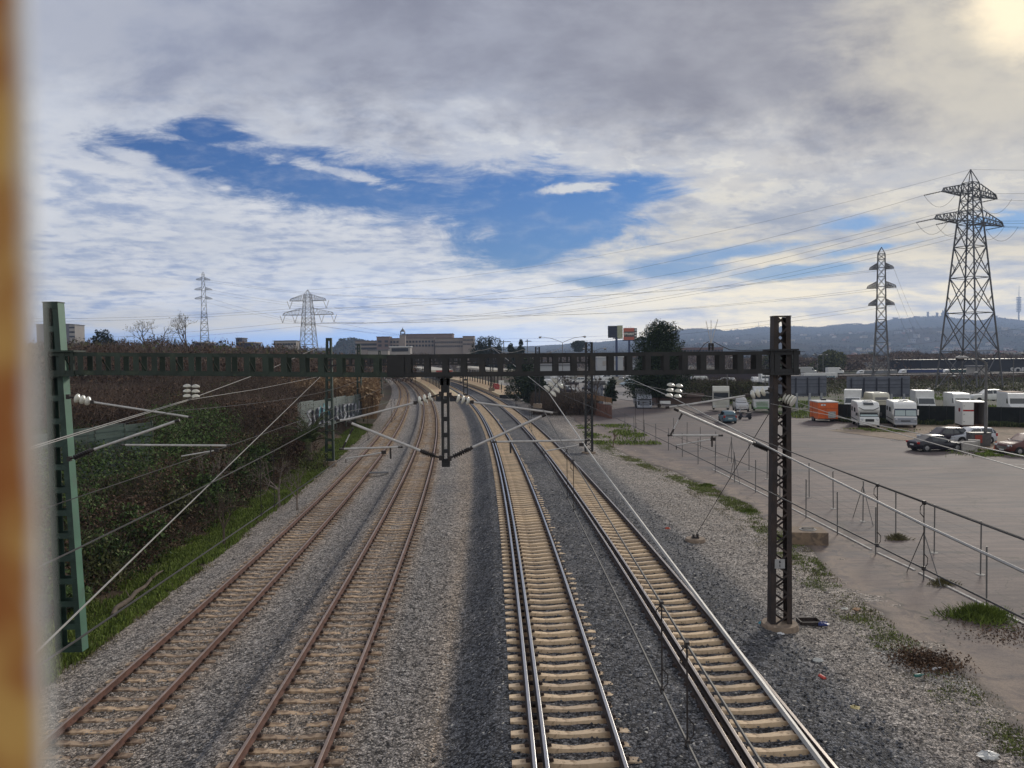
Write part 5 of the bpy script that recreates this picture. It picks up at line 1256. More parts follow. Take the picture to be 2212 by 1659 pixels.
# heap of dead leaves
p = G(2000, 1432, -.5); tt = NP.normal(size=(2600, 3)) * [.42, .42, .10]; tt[:, 2] = np.abs(tt[:, 2]); V, Fq = leaves(tt, .08); o = np_mesh('leaf_heap', V, Fq, L_BRN); o.location = p; tag(o, 'dark heap of dead leaves and rubbish beside the white spill', 'leaf heap')
p = G(2212, 1345, -.5); p = G(2195, 1372, -.5); tt = NP.normal(size=(1800, 3)) * [.8, .5, .05]; V, Fq = leaves(tt, .07); o = np_mesh('leaf_litter', V, Fq, L_BRN); o.location = p; tag(o, kind='stuff')

# ------------------------------------------------------------------ vehicles
M_TYRE = mat('tyre', (.015, .015, .016), .85); M_RIM = mat('alloy rim', (.38, .38, .39), .35, .8); M_GLASS = mat('dark window glass', (.020, .026, .032), .08, spec=.8, var=.05)
M_WSH = mat('pale sunshade in glass', (.36, .44, .44), .15, spec=.8, var=.06); M_LAMP = mat('headlight glass', (.55, .57, .6), .12, .1); M_TAIL = mat('red lamp', (.35, .015, .012), .2); M_PLATE = mat('number plate white', (.62, .62, .6), .4)
M_UND = mat('underbody black', (.012, .012, .013), .8); M_PLAST = mat('black plastic', (.025, .025, .027), .6); M_CHROME = mat('chrome trim', (.6, .6, .6), .2, .9)
def paint(name, col, rough=.28): return mat(name, col, rough, var=.05, scale=2)
W_PAINT = paint('white vehicle paint', (.66, .66, .64)); CREAM = paint('cream vehicle paint', (.55, .52, .42), .4)
def wheel(par, x, y, r=.32, w=.2, rim=True):
    s = 1 if y > 0 else -1; mb = MB(); mb.lathe([(0, r * .9), (.12, r), (.88, r), (1, r * .9)], (x, y - w / 2, r), (x, y + w / 2, r), 18); wo = mb.build('wheel', M_TYRE, par, smooth=True)
    if rim: mb = MB(); mb.lathe([(0, r * .62), (.7, r * .6), (1, r * .2)], (x, y + s * w * .42, r), (x, y + s * (w * .53), r), 12); mb.build('rim', M_RIM, wo)
def car(label, px, rz, pnt, L=4.3, W=1.78, H=1.48, style='hatch', name='parked_car', z=-.49, base=None, group=None, dirty=None, lod=0):
    p = base if base is not None else G(px[0], px[1], z); c = thing(name, label, 'car', tuple(p), rz=rz, group=group); h = L / 2; b = H * .56
    if style == 'coupe': S_ = [(-h, .42, b * .98, .80, 0), (-h + .12, .25, b * 1.10, .92, 0), (-h + .55, .22, b * 1.14, .97, 0), (-h + 1.25, .22, b * 1.10, 1, .96), (-h + 1.95, .22, b * 1.06, 1, 1.0), (-h + 2.45, .22, b * 1.03, 1, .98), (h - 1.30, .22, b * .98, 1, 0), (h - .5, .24, b * .86, .96, 0), (h - .1, .28, b * .72, .86, 0), (h, .36, b * .58, .74, 0)]
    elif style == 'suv': S_ = [(-h, .40, b * 1.0, .86, 0), (-h + .10, .3, b * 1.12, .95, .88), (-h + .45, .3, b * 1.13, 1, .99), (-h + 1.5, .3, b * 1.12, 1, 1.0), (h - 1.95, .3, b * 1.10, 1, .97), (h - 1.25, .3, b * 1.08, 1, 0), (h - .35, .3, b * 1.0, .95, 0), (h - .06, .34, b * .85, .88, 0), (h, .40, b * .55, .82, 0)]
    else: S_ = [(-h, .38, b * .85, .86, 0), (-h + .08, .26, b * 1.08, .94, .80), (-h + .40, .24, b * 1.12, 1, .97), (-h + 1.5, .24, b * 1.09, 1, 1.0), (-h + 2.3, .24, b * 1.05, 1, .985), (h - 1.15, .24, b * 1.0, 1, 0), (h - .35, .26, b * .88, .95, 0), (h - .06, .30, b * .7, .86, 0), (h, .36, b * .56, .76, 0)]
    w = W / 2; vs = []; 
    for x, zb, zt, wf, rf in S_:
        if rf: zr, wr = H * rf, w * .74
        else: zr, wr = zt + .035, w * wf * .80
        vs += [(x, -w * wf * .93, zb), (x, -w * wf, zb + (zt - zb) * .45), (x, -w * wf * .96, zt), (x, -wr, zr - (.05 if rf else .01)), (x, -wr * .80, zr), (x, wr * .80, zr), (x, wr, zr - (.05 if rf else .01)), (x, w * wf * .96, zt), (x, w * wf, zb + (zt - zb) * .45), (x, w * wf * .93, zb)]
    n = 10; fs = []
    for i in range(len(S_) - 1):
        for j in range(n): fs.append((i * n + j, (i + 1) * n + j, (i + 1) * n + (j + 1) % n, i * n + (j + 1) % n))
    fs += [tuple(range(n - 1, -1, -1)), tuple((len(S_) - 1) * n + j for j in range(n))]
    mb = MB(); mb.add(vs, fs); o = mb.build('body', pnt, c, smooth=True); fix_normals(o)
    cab = [i for i, s in enumerate(S_) if s[4]]; i0, i1 = cab[0], cab[-1]
    V = lambda i, j: Vector(vs[i * n + j])
    for s, (lo, hi) in ((-1, (2, 3)), (1, (7, 6))):
        mb = MB(); off = Vector((0, s * .012, .004))
        for i in range(i0 if style != 'coupe' else i0, i1):
            a, b_, c_, d_ = V(i, lo), V(i + 1, lo), V(i + 1, hi), V(i, hi)
            f = .10; g_ = .9; sh = .05 if i > i0 else .12
            e = lambda p0, p1, t: p0.lerp(p1, t) + off
            l0 = a.lerp(b_, sh); l1 = a.lerp(b_, .96); u0 = d_.lerp(c_, sh); u1 = d_.lerp(c_, .96); mb.quad(e(l0, u0, f), e(l1, u1, f), e(l1, u1, g_), e(l0, u0, g_))
        a, b_ = V(i1, lo), V(i1 + 1, lo); d_ = V(i1, hi); mb.add([a.lerp(d_, .1) + off, a.lerp(b_, .62).lerp(d_, .08) + off, a.lerp(d_, .85) + off], [(0, 1, 2)])
        mb.build('side_window', M_GLASS, c)
    def screen(i, j, nm, m, t0=.06, t1=.94):
        a, b_, c_, d_ = V(i, 3 if S_[i][4] else 2), V(i, 6 if S_[i][4] else 7), V(j, 7), V(j, 2)
        if not S_[j][4]: c_, d_ = V(j, 6), V(j, 3)
        nn = (b_ - a).cross(d_ - a).normalized()
        if nn.z < 0: nn = -nn
        q = lambda u, v: (a.lerp(b_, u)).lerp(d_.lerp(c_, u), v) + nn * .012
        mb = MB(); mb.quad(q(.08, t0), q(.92, t0), q(.95, t1), q(.05, t1)); mb.build(nm, m, c)
    screen(i1, i1 + 1, 'windscreen', M_GLASS if not dirty else M_WSH); screen(i0, i0 - 1, 'rear_window', M_GLASS, .08, .72 if style != 'coupe' else .9)
    if lod: 
        for x in (-h + .75, h - .85):
            for y in (-w + .1, w - .1): wheel(c, x, y, .31, .2, False)
        return c
    for x in (-h + .78, h - .86):
        for y in (-w + .095, w - .095):
            wheel(c, x, y, .33 if style != 'hatch' else .31, .21)
            mb = MB(); mb.lathe([(0, .375), (1, .375)], (x, y - .1 * (1 if y > 0 else -1), .33), (x, y + (.102 if y > 0 else -.102), .33), 18); mb.build('wheel_arch', M_UND, c)
    for s in (-1, 1):
        mb = MB(); mb.box((h - .16, s * w * .68, b * .82), (.30, .34, .14), rz=s * -.45); mb.build('headlight', M_LAMP, c, bevel=.02)
        mb = MB(); mb.box((-h + .13, s * w * .74, b * 1.0), (.22, .36, .18 if style == 'coupe' else .28), rz=s * .35); mb.build('tail_light', M_TAIL, c, bevel=.02)
        mb = MB(); mb.box((h - 1.55 if style != 'coupe' else h - 1.75, s * (w + .09), b * 1.12), (.12, .20, .13)); mb.build('mirror', pnt, c, bevel=.02)
    mb = MB(); mb.box((-h + .01, 0, .58), (.03, .52, .12)); mb.build('rear_plate', M_PLATE, c)
    mb = MB(); mb.box((h - .005, 0, .42), (.05, .52, .11)); mb.build('front_plate', M_PLATE, c)
    mb = MB(); mb.box((h - .03, 0, .60 if style == 'suv' else .52), (.08, w * 1.05, .24 if style == 'suv' else .13)); mb.build('grille', M_PLAST if style != 'suv' else M_CHROME, c)
    mb = MB(); mb.box((0, 0, .27), (L * .93, W * .9, .16)); mb.build('underbody', M_UND, c)
    return c
car('black coupe parked on the asphalt, its tail and red lamp to the left', (2022, 973), R(5), paint('black car paint', (.014, .013, .020)), 4.35, 1.82, 1.36, 'coupe')
car('dark hatchback half hidden behind the black coupe', (2036, 957), R(184), paint('dark plum car paint', (.030, .024, .035)), 4.1, 1.76, 1.46, 'hatch')
car('white hatchback parked by the lamp post, behind the black coupe', (2094, 957), R(183), paint('pearl white paint', (.50, .52, .56)), 4.25, 1.8, 1.47, 'hatch')
car('dark red sport utility car with silver grille, cut by the right edge', (2217, 980), R(188), paint('dark red car paint', (.10, .028, .022)), 4.5, 1.85, 1.68, 'suv')
car('teal hatchback seen from behind, parked next to the scooter', (1571, 912), R(86), paint('teal car paint', (.085, .15, .185)), 3.8, 1.66, 1.46, 'hatch')
car('white estate car parked in the far row behind the scrub, second from the caravan', (1538, 833), R(182), W_PAINT, 4.4, 1.75, 1.5, 'hatch', base=D(1538, 834, 175), lod=1, group='cars in the far row beyond the scrub')
car('white car behind the white estate in the far row', (1562, 829), R(175), W_PAINT, 4.3, 1.75, 1.6, 'suv', base=D(1562, 829.5, 190), lod=1, group='cars in the far row beyond the scrub')
car('white car at the right end of the far row, seen from the front', (1580, 829), R(-100), W_PAINT, 4.1, 1.75, 1.5, 'hatch', base=D(1581, 829, 188), lod=1, group='cars in the far row beyond the scrub')
car('silver car nearest in the far row, half sunk behind the scrub', (1598, 838), R(178), paint('silver paint', (.3, .3, .31)), 4.4, 1.75, 1.4, 'hatch', base=D(1592, 838, 170), lod=1, group='cars in the far row beyond the scrub')
car('white car facing the camera left of the brown mast, in the far lot', (1631, 828), R(-95), W_PAINT, 4.1, 1.75, 1.6, 'suv', base=D(1632, 828, 190), lod=1)
car('pale blue car beside the motorhome under the big pine', (1358, 833), R(200), paint('pale blue paint', (.34, .42, .46)), 4.0, 1.7, 1.45, 'hatch', base=D(1358, 833.5, 175), lod=1)
car('white off-road car on the grass behind the dark wall', (2130, 866), R(172), W_PAINT, 4.2, 1.75, 1.75, 'suv', base=D(2130, 867, 112), lod=1)
car('white car facing the camera between the two lorries', (1600, 886), R(-100), paint('off white paint', (.42, .42, .42)), 4.6, 1.9, 1.9, 'suv', base=D(1600, 887, 112))
for i, (x, y, Yd, a) in enumerate([(1408, 823, 230, 185), (1432, 822, 240, 178), (1305, 820, 220, 190), (1250, 826, 215, 170), (1216, 822, 235, 180)]):
    car(['small white car under the left side of the pine crown', 'small white car just right of the pine trunk in the distance', 'distant white car right of the second lattice mast', 'distant white car left of the second lattice mast', 'distant pale car near the station buildings'][i], None, R(a), W_PAINT, 4.2, 1.75, 1.5, 'hatch', base=D(x, y + 1, Yd), lod=1, group='distant cars behind the beam')

# scooter
p = G(1609, 906, -.49); c = thing('scooter', 'dark scooter parked beside the teal hatchback', 'scooter', tuple(p), rz=R(172))
for x in (-.62, .62):
    mb = MB(); mb.lathe([(0, .2), (.2, .24), (.8, .24), (1, .2)], (x, -.06, .24), (x, .06, .24), 14); mb.build('wheel', M_TYRE, c, smooth=True)
mb = MB(); mb.prism([(-.9, .5), (-.75, .75), (-.3, .72), (-.15, .42), (.25, .36), (.42, .95), (.55, .95), (.72, .45), (.5, .28), (-.5, .25)], -.17, .17); mb.build('body', paint('dark scooter paint', (.02, .022, .03)), c, bevel=.04)
mb = MB(); mb.box((-.45, 0, .80), (.75, .28, .12)); mb.build('seat', M_PLAST, c, bevel=.04)
mb = MB(); mb.tube([(.5, -.3, 1.02), (.5, .3, 1.02)], .02, 6); mb.build('handlebar', M_PLAST, c); mb = MB(); mb.box((.62, 0, 1.15), (.04, .34, .4), rot=Matrix.Rotation(-.3, 3, 'Y')); mb.build('windshield', M_LAMP, c)
# blob-nosed campers, vans and lorries -------------------------------------------------
def front_parts(c, x, w, z0, zs, wsm=M_GLASS, gz=.75, gw=.9, gh=.22, lh=.16, lz=.8, mirror=True, hood=None):
    """windscreen, grille, lights, mirrors on the plane x (front)"""
    mb = MB(); mb.box((x + .015, 0, (zs[0] + zs[1]) / 2), (.03, w * .86, zs[1] - zs[0])); mb.build('windscreen', wsm, c, bevel=.01)
def camper(label, px, rz, L, W, H, m, kind='semi', z=-.49, name='motorhome'):
    p = G(px[0], px[1], z); c = thing(name, label, 'motorhome', tuple(p), rz=rz); h = L / 2; w = W / 2
    if kind == 'semi':
        mb = MB(); mb.prism([(-h, .45), (-h, H - .25), (-h + .2, H), (h - 1.5, H), (h - .9, H - .25), (h - .55, H - .75), (h - .60, H - .95), (h - 1.0, 1.25), (h - 1.5, .45)], -w, w); mb.build('body', m, c, bevel=.06)
        mb = MB(); mb.prism([(h - 1.6, .35), (h - 1.6, H - .85), (h - .95, H - .95), (h - .30, 1.30), (h + .10, 1.12), (h + .18, .75), (h + .16, .35)], -w * .88, w * .88); cabo = mb.build('cab', m, c, bevel=.05)
        a = Vector((h - .93, 0, H - .98)); b_ = Vector((h - .30, 0, 1.34)); mb = MB(); nn = Vector((.6, 0, .6)).normalized() * .015
        mb.quad(a + nn + Vector((0, -w * .72, 0)), a + nn + Vector((0, w * .72, 0)), b_ + nn + Vector((0, w * .80, 0)), b_ + nn + Vector((0, -w * .80, 0))); mb.build('windscreen', M_WSH, c)
        mb = MB(); mb.quad(a + nn * .6 + Vector((.02, -w * .80, .05)), a + nn * .6 + Vector((.02, w * .80, .05)), b_ + nn * .6 + Vector((.05, w * .87, -.07)), b_ + nn * .6 + Vector((.05, -w * .87, -.07))); mb.build('windscreen_rubber', M_PLAST, c)
        mb = MB(); mb.box((h + .17, 0, .92), (.06, W * .40, .30)); mb.build('grille', M_PLAST, c, bevel=.05)
        for s in (-1, 1):
            mb = MB(); mb.box((h + .06, s * w * .66, 1.0), (.20, .30, .26), rz=-s * .4); mb.build('headlight', M_LAMP, c, bevel=.04)
            mb = MB(); mb.box((h - .7, s * (w + .12), 1.55), (.1, .22, .34)); mb.build('mirror', M_PLAST, c, bevel=.03)
            mb = MB(); mb.quad((h - .75, s * (w * .885), 1.35), (h - 1.4, s * (w * .885), 1.35), (h - 1.4, s * (w * .885), H - 1.0), (h - 1.0, s * (w * .885), H - 1.0)); mb.build('side_window', M_GLASS, c)
        mb = MB(); mb.box((h + .12, 0, .52), (.16, W * .84, .24)); mb.build('bumper', m, c, bevel=.05)
        mb = MB(); mb.box((h - 1.02, 0, H - .14), (.55, W * .46, .05), rot=Matrix.Rotation(R(22), 3, 'Y')); mb.build('roof_window', M_GLASS, c, bevel=.02)
        mb = MB()
        for s in (-1, 1): mb.bar((h - .62, s * w * .93, H - .55), (h - .52, s * w * .45, H - .82), .05, .06)
        mb.bar((h - .50, -w * .45, H - .82), (h - .50, w * .45, H - .82), .05, .06); mb.build('front_stripe', M_PLAST, c)
    else:
        mb = MB(); mb.prism([(-h, .4), (-h, H - .3), (-h + .3, H), (h - .9, H), (h - .35, H - .22), (h - .12, H - .7), (h + .02, 1.35), (h + .12, 1.1), (h + .16, .4)], -w, w); mb.build('body', m[0], c, bevel=.07)
        mb = MB(); mb.box((h + .0, 0, .83), (.40, W * .985, .66)); mb.build('nose', m[1], c, bevel=.10)
        a = Vector((h - .13, 0, H - .78)); b_ = Vector((h + .02, 0, 1.38))
        for s in (-1, 1):
            mb = MB(); mb.quad(a + Vector((.03, s * .03, 0)), a + Vector((.03, s * w * .90, 0)), b_ + Vector((.03, s * w * .94, 0)), b_ + Vector((.03, s * .03, 0))); mb.build('windscreen', M_WSH, c)
        mb = MB(); mb.quad(a + Vector((.02, -w * .97, .08)), a + Vector((.02, w * .97, .08)), b_ + Vector((.022, w * .99, -.10)), b_ + Vector((.022, -w * .99, -.10))); mb.build('windscreen_rubber', paint('navy trim', (.02, .03, .07)), c)
        mb = MB(); mb.box((h + .20, 0, .80), (.05, W * .42, .12)); mb.build('grille', M_PLAST, c, bevel=.02)
        for s in (-1, 1):
            mb = MB(); mb.box((h + .14, s * w * .74, .95), (.16, .42, .20), rot=Matrix.Rotation(-s * .5, 3, 'Z') @ Matrix.Rotation(s * .3, 3, 'X')); mb.build('headlight', M_LAMP, c, bevel=.04)
            mb = MB(); mb.box((h - .05, s * (w + .10), 1.75), (.12, .16, .62)); mb.build('mirror', W_PAINT, c, bevel=.04)
        mb = MB(); mb.box((h + .12, 0, .46), (.28, W * .98, .26)); mb.build('bumper', paint('silver bumper', (.36, .37, .39)), c, bevel=.08)
    for i, x in enumerate((-h * .1, h - 1.9)): mb = MB(); mb.box((x, (-1) ** i * w * .2, H + .04), (.7, .5, .12)); mb.build('roof_hatch', W_PAINT, c, bevel=.03)
    mb = MB(); mb.box((-.4, w * .3, H + .03), (1.5, .7, .05)); mb.build('solar_panel', M_GLASS, c)
    for s in (-1, 1):
        for x0, x1 in ((-h + .6, -h + 1.5), (-.6, .6)): mb = MB(); mb.box(((x0 + x1) / 2, s * (w + .006), H * .66), (x1 - x0, .02, .5)); mb.build('side_window', M_GLASS, c)
        mb = MB(); mb.box((-.3, s * (w + .004), .82), (L * .8, .012, .10)); mb.build('side_stripe', M_PLAST, c)
    for x in (-h + 1.3, h - .75):
        for y in (-w + .14, w - .14): wheel(c, x, y, .34, .24)
    return c
camper('white motorhome with rounded overcab and black grille, right of the orange trailer', (1869, 920), R(-107), 6.6, 2.25, 2.85, W_PAINT)
camper('silver nosed integrated motorhome with split pale windscreen, right of the white one', (1946, 919), R(-109), 6.8, 2.30, 2.85, (W_PAINT, paint('silver nose paint', (.27, .29, .33))), 'full')
# orange enclosed trailer
p = G(1779, 910, -.49); c = thing('box_trailer', 'orange enclosed trailer with white roof and grey panel', 'trailer', tuple(p), rz=R(-97))
OR = mat('orange panel paint', (.66, .125, .022), .4, var=.10, scale=1.5, col2=(.5, .11, .03), c2=.08)
mb = MB(); mb.box((0, 0, 1.42), (3.9, 2.35, 2.0)); mb.build('body', OR, c, bevel=.04)
mb = MB(); mb.box((0, 0, 2.50), (4.0, 2.45, .14)); mb.build('roof', W_PAINT, c, bevel=.04)
mb = MB(); mb.box((1.97, .45, .95), (.03, .85, .80)); mb.build('front_panel', mat('grey flap', (.36, .38, .38), .6), c)
mb = MB(); mb.box((1.965, -.55, 2.15), (.02, .55, .20)); mb.build('sticker', W_PAINT, c); 
mb = MB(); mb.box((1.975, -.55, 2.15), (.02, .10, .12)); mb.build('sticker_mark', paint('dark blue', (.03, .04, .15)), c)
for y in (-.25,): mb = MB(); mb.box((1.965, y, 1.4), (.02, .03, 1.9)); mb.box((1.965, 0, 1.75), (.02, 2.3, .03)); mb.box((-.6, -1.182, 1.5), (.04, .02, 1.9)); mb.box((0, -1.182, 1.5), (3.8, .02, .03)); mb.build('seam', mat('seam dark orange', (.25, .05, .015), .6), c)
mb = MB(); mb.box((0, 0, .42), (3.9, 2.2, .12)); mb.bar((1.9, -.8, .42), (3.0, 0, .42), .08, .1); mb.bar((1.9, .8, .42), (3.0, 0, .42), .08, .1); mb.build('chassis', M_PLAST, c)
for x in (-.75, -.1):
    for y in (-1.1, 1.1): wheel(c, x, y, .31, .2)
for i in range(5): mb = MB(); mb.box((.2 + i * .22, -1.183, 1.0 + .15 * (i % 2)), (.12, .015, .18)); mb.build('decal', mat('pale decal', (.62, .30, .16), .5), c)
mb = MB(); mb.box((-1.2, .3, 2.65), (.5, .5, .22)); mb.build('roof_vent', M_PLAST, c)
# vans and boxes behind the dark wall
def box_van(label, base, rz, L, W, H, m, wind=True, cabH=None, name='box_van', cat='van', roofm=None, group=None):
    c = thing(name, label, cat, tuple(base), rz=rz, group=group); h = L / 2; w = W / 2; mb = MB()
    if cabH: mb.box((-.9, 0, H / 2 + .35), (L - 1.8, W, H - .7)); mb.build('box', m, c, bevel=.04); mb = MB(); mb.prism([(h - 1.8, .4), (h - 1.8, cabH), (h - 1.1, cabH), (h - .45, 1.25), (h, 1.05), (h, .4)], -w * .9, w * .9); mb.build('cab', m, c, bevel=.05); top = cabH; fx = h - 1.1; bx = h - .45
    else: mb.prism([(-h, .4), (-h, H), (h - 1.7, H), (h - 1.25, H - .12), (h - .75, 1.35), (h - .05, 1.05), (h, .4)], -w, w); mb.build('body', m, c, bevel=.06); top = H - .14; fx = h - 1.25; bx = h - .75
    mb = MB(); o = Vector((.03, 0, .02)); f = .55 if not cabH else .9
    A = Vector((fx, 0, top - .05)); B = Vector((bx, 0, 1.33 if not cabH else 1.28)); A = B.lerp(A, f)
    mb.quad(A + o + Vector((0, -w * .8, 0)), A + o + Vector((0, w * .8, 0)), B + o + Vector((0, w * .84, 0)), B + o + Vector((0, -w * .84, 0))); mb.build('windscreen', M_GLASS, c)
    if roofm is not None: mb = MB(); mb.box((-.8, 0, H + .03), (L - 1.8, W * .92, .05)); mb.build('roof', roofm, c)
    for s in (-1, 1):
        mb = MB(); mb.quad((h - .95, s * (w + .004) * (1 if not cabH else .9), 1.35), (h - 1.6, s * (w + .004) * (1 if not cabH else .9), 1.35), (h - 1.6, s * (w + .004) * (1 if not cabH else .9), 1.95), (h - 1.2, s * (w + .004) * (1 if not cabH else .9), 1.95)); mb.build('side_window', M_GLASS, c)
        mb = MB(); mb.box((h - .02, s * w * .68, .82), (.08, .3, .2)); mb.build('headlight', M_LAMP, c)
    mb = MB(); mb.box((h, 0, .62), (.05, W * .5, .14)); mb.build('grille', M_PLAST, c)
    for x in (-h + 1.0, h - .9):
        for y in (-w + .12, w - .12): wheel(c, x, y, .34, .22, False)
    return c
rg = random.Random(4)
for i in range(22):
    x = rg.uniform(1180, 1400); Yd = rg.uniform(178, 262); yy = CY and (774 - .012 * (x - CX)) + (CAM_H + .5) / Yd * F
    if rg.random() < .55: car('small pale car in the crowded lot between the second lattice mast and the pine', None, R(rg.choice([180, 0, 90, -90]) + rg.uniform(-8, 8)), rg.choice([W_PAINT, paint('silver paint', (.3, .3, .31)), paint('pale blue paint', (.34, .42, .46)), paint('dark plum car paint', (.03, .024, .035)), W_PAINT]), 4.2, 1.75, rg.uniform(1.45, 1.7), rg.choice(['hatch', 'suv']), base=D(x, yy, Yd), lod=1, group='small cars crowding the far lot')
    else: box_van('small white van in the crowded lot between the second lattice mast and the pine', D(x, yy, Yd), R(rg.choice([180, -90, 90]) + rg.uniform(-8, 8)), rg.uniform(5, 6.5), 2.1, rg.uniform(2.4, 3.1), W_PAINT, cabH=rg.choice([None, 2.0]), group='small vans crowding the far lot')

WB = 'vans behind the dark wall'
box_van('tall white box van behind the wall, left of the white motorhome roof', D(1842, 888, 108), R(-115), 5.6, 2.2, 3.0, W_PAINT, cabH=2.0, group=WB)
box_van('white coachbuilt camper behind the wall with a wide blank overcab', D(1994, 890, 107), R(-108), 6.0, 2.3, 3.0, W_PAINT, cabH=2.1, group=WB)
box_van('white camper van behind the wall, left of the open lorry box', D(2069, 890, 104), R(-104), 5.6, 2.1, 2.6, W_PAINT, group=WB)
box_van('white high-roof van with rusty roof at the right end of the wall', D(2187, 893, 98), R(-106), 5.4, 2.05, 2.7, W_PAINT, roofm=mat('rusty roof', (.30, .19, .12), .8, col2=(.5, .45, .4), c2=.1), group=WB)
c = thing('caravan', 'cream caravan roof behind the wall between the two motorhomes', 'caravan', tuple(D(1893, 888, 107)), rz=R(-100))
mb = MB(); mb.prism([(-2.2, .5), (-2.4, 1.6), (-2.2, 2.35), (-1.8, 2.6), (1.8, 2.6), (2.2, 2.35), (2.4, 1.6), (2.2, .5)], -1.1, 1.1); mb.build('body', CREAM, c, bevel=.08); mb = MB(); mb.box((2.36, 0, 1.75), (.04, 1.6, .6)); mb.build('window', mat('grey window', (.2, .2, .2), .3), c)
mb = MB(); mb.box((.2, 0, 2.66), (.6, .6, .12)); mb.build('roof_hatch', W_PAINT, c); 
for y in (-1.0, 1.0): wheel(c, 0, y, .3, .2, False)
# open lorry box standing on the gravel
p = G(2097, 926, -.5); c = thing('open_lorry_box', 'white lorry body with open rear door and red stripe, before the dark wall', 'lorry body', tuple(p), rz=R(-108)); L, W, H = 3.4, 2.35, 2.5; mb = MB()
mb.box((0, -W / 2, H / 2 + .5), (L, .05, H)); mb.build('side_panel', W_PAINT, c); mb = MB(); mb.box((0, W / 2, H / 2 + .5), (L, .05, H)); mb.build('side_panel', W_PAINT, c); mb = MB(); mb.box((0, 0, H + .5), (L, W + .06, .07)); mb.build('roof', W_PAINT, c)
mb = MB(); mb.box((-L / 2, 0, H / 2 + .5), (.05, W - .06, H - .05)); mb.build('back_panel', mat('brown ply', (.12, .07, .05), .8), c); mb = MB(); mb.box((0, 0, .5), (L, W - .06, .08)); mb.build('floor', mat('ply floor', (.16, .10, .07), .8), c)
mb = MB(); mb.box((L / 2 + .02, -W * .27, H / 2 + .5), (.06, W * .44, H * .96)); dr = mb.build('door', W_PAINT, c); mb = MB(); mb.box((L / 2 + .056, -W * .27, 2.1), (.012, W * .44, .17)); mb.build('stripe', M_TAIL, dr)
for z in (.9, 1.7, 2.6): mb = MB(); mb.box((L / 2 + .07, -W * .44, z), (.03, .14, .04)); mb.build('hinge', M_PLAST, dr)
mb = MB(); mb.box((.4, -W / 2 - .03, 2.1), (.7, .012, .4)); mb.build('red_mark', M_TAIL, c)
for x in (-.9, .9): mb = MB(); mb.box((x, 0, .22), (.3, 1.8, .44)); mb.build('support', mat('rusty support', (.12, .045, .035), .8), c)
# lorries left of the mast
def lorry(label, base, rz, m, W=2.4, H=3.1, tall=True, lower=None, name='lorry'):
    c = thing(name, label, 'lorry', tuple(base), rz=rz); w = W / 2; mb = MB()
    mb.prism([(-1.0, .9), (-1.0, H), (.5, H), (.85, H - .5), (1.0, H - .9), (1.1, .5), (-.2, .5)], -w, w); mb.build('cab', m, c, bevel=.06)
    mb = MB(); mb.box((1.07, 0, H - 1.35), (.03, W * .88, .85)); mb.build('windscreen', M_GLASS, c, bevel=.02)
    mb = MB(); mb.box((1.02, 0, H - .72), (.22, W * .94, .16)); mb.build('sun_visor', M_PLAST if not tall else m, c, bevel=.03)
    mb = MB()
    for i in range(4): mb.box((1.12, 0, .85 + i * .16), (.04, W * (.7 - .05 * (i % 2)), .09))
    mb.build('grille', lower or m, c)
    mb = MB(); mb.box((1.08, 0, .50), (.22, W, .38)); mb.build('bumper', lower or m, c, bevel=.05)
    for s in (-1, 1):
        mb = MB(); mb.box((1.19, s * w * .78, .62), (.04, .34, .22)); mb.build('headlight', M_LAMP, c); mb = MB(); mb.box((.95, s * (w + .15), H - 1.4), (.12, .2, .6)); mb.build('mirror', M_PLAST, c, bevel=.03)
        wheel(c, .0, s * (w - .16), .48, .3, False)
    mb = MB(); mb.box((-2.4, 0, .75), (3.2, .9, .3)); mb.build('chassis', M_PLAST, c)
    for s in (-1, 1): wheel(c, -3.0, s * (w - .2), .48, .35, False)
    return c
lorry('white high-cab lorry tractor facing the camera behind the teal hatchback', D(1557, 885, 115), R(-103), paint('ivory lorry paint', (.50, .49, .43)), H=3.5)
lorry('white and green lorry cab just left of the brown mast', D(1645, 887, 112), R(-103), paint('white lorry paint', (.55, .56, .56)), H=3.5, lower=paint('faded green paint b', (.16, .28, .15), .5))
c = lorry('old grey lorry with a ribbed grey tarpaulin body under the pine', D(1391, 884, 124), R(-94), paint('old grey lorry paint', (.30, .32, .37)), W=2.35, H=2.35, tall=False, name='tarpaulin_lorry')
mb = MB(); mb.box((-3.0, 0, 2.0), (4.4, 2.5, 2.6)); mb.build('tarpaulin_body', mat('grey tarpaulin', (.27, .27, .28), .8), c, bevel=.06); mb = MB()
for i in range(9): mb.box((-.78, -1.1 + i * .275, 2.75), (.06, .05, 1.0))
mb.build('tarpaulin_ribs', mat('grey rib', (.16, .16, .17), .8), c)
mb = MB(); mb.box((0, 0, .9), (1.6, 1.1, .5)); o = mb.build('parked_trailer', W_PAINT, bevel=.04); o.location = D(1437, 885, 122); o.location.z = -.4; o.rotation_euler = (0, 0, R(-5)); tag(o, 'small white flat trailer box beside the grey lorry', 'trailer')
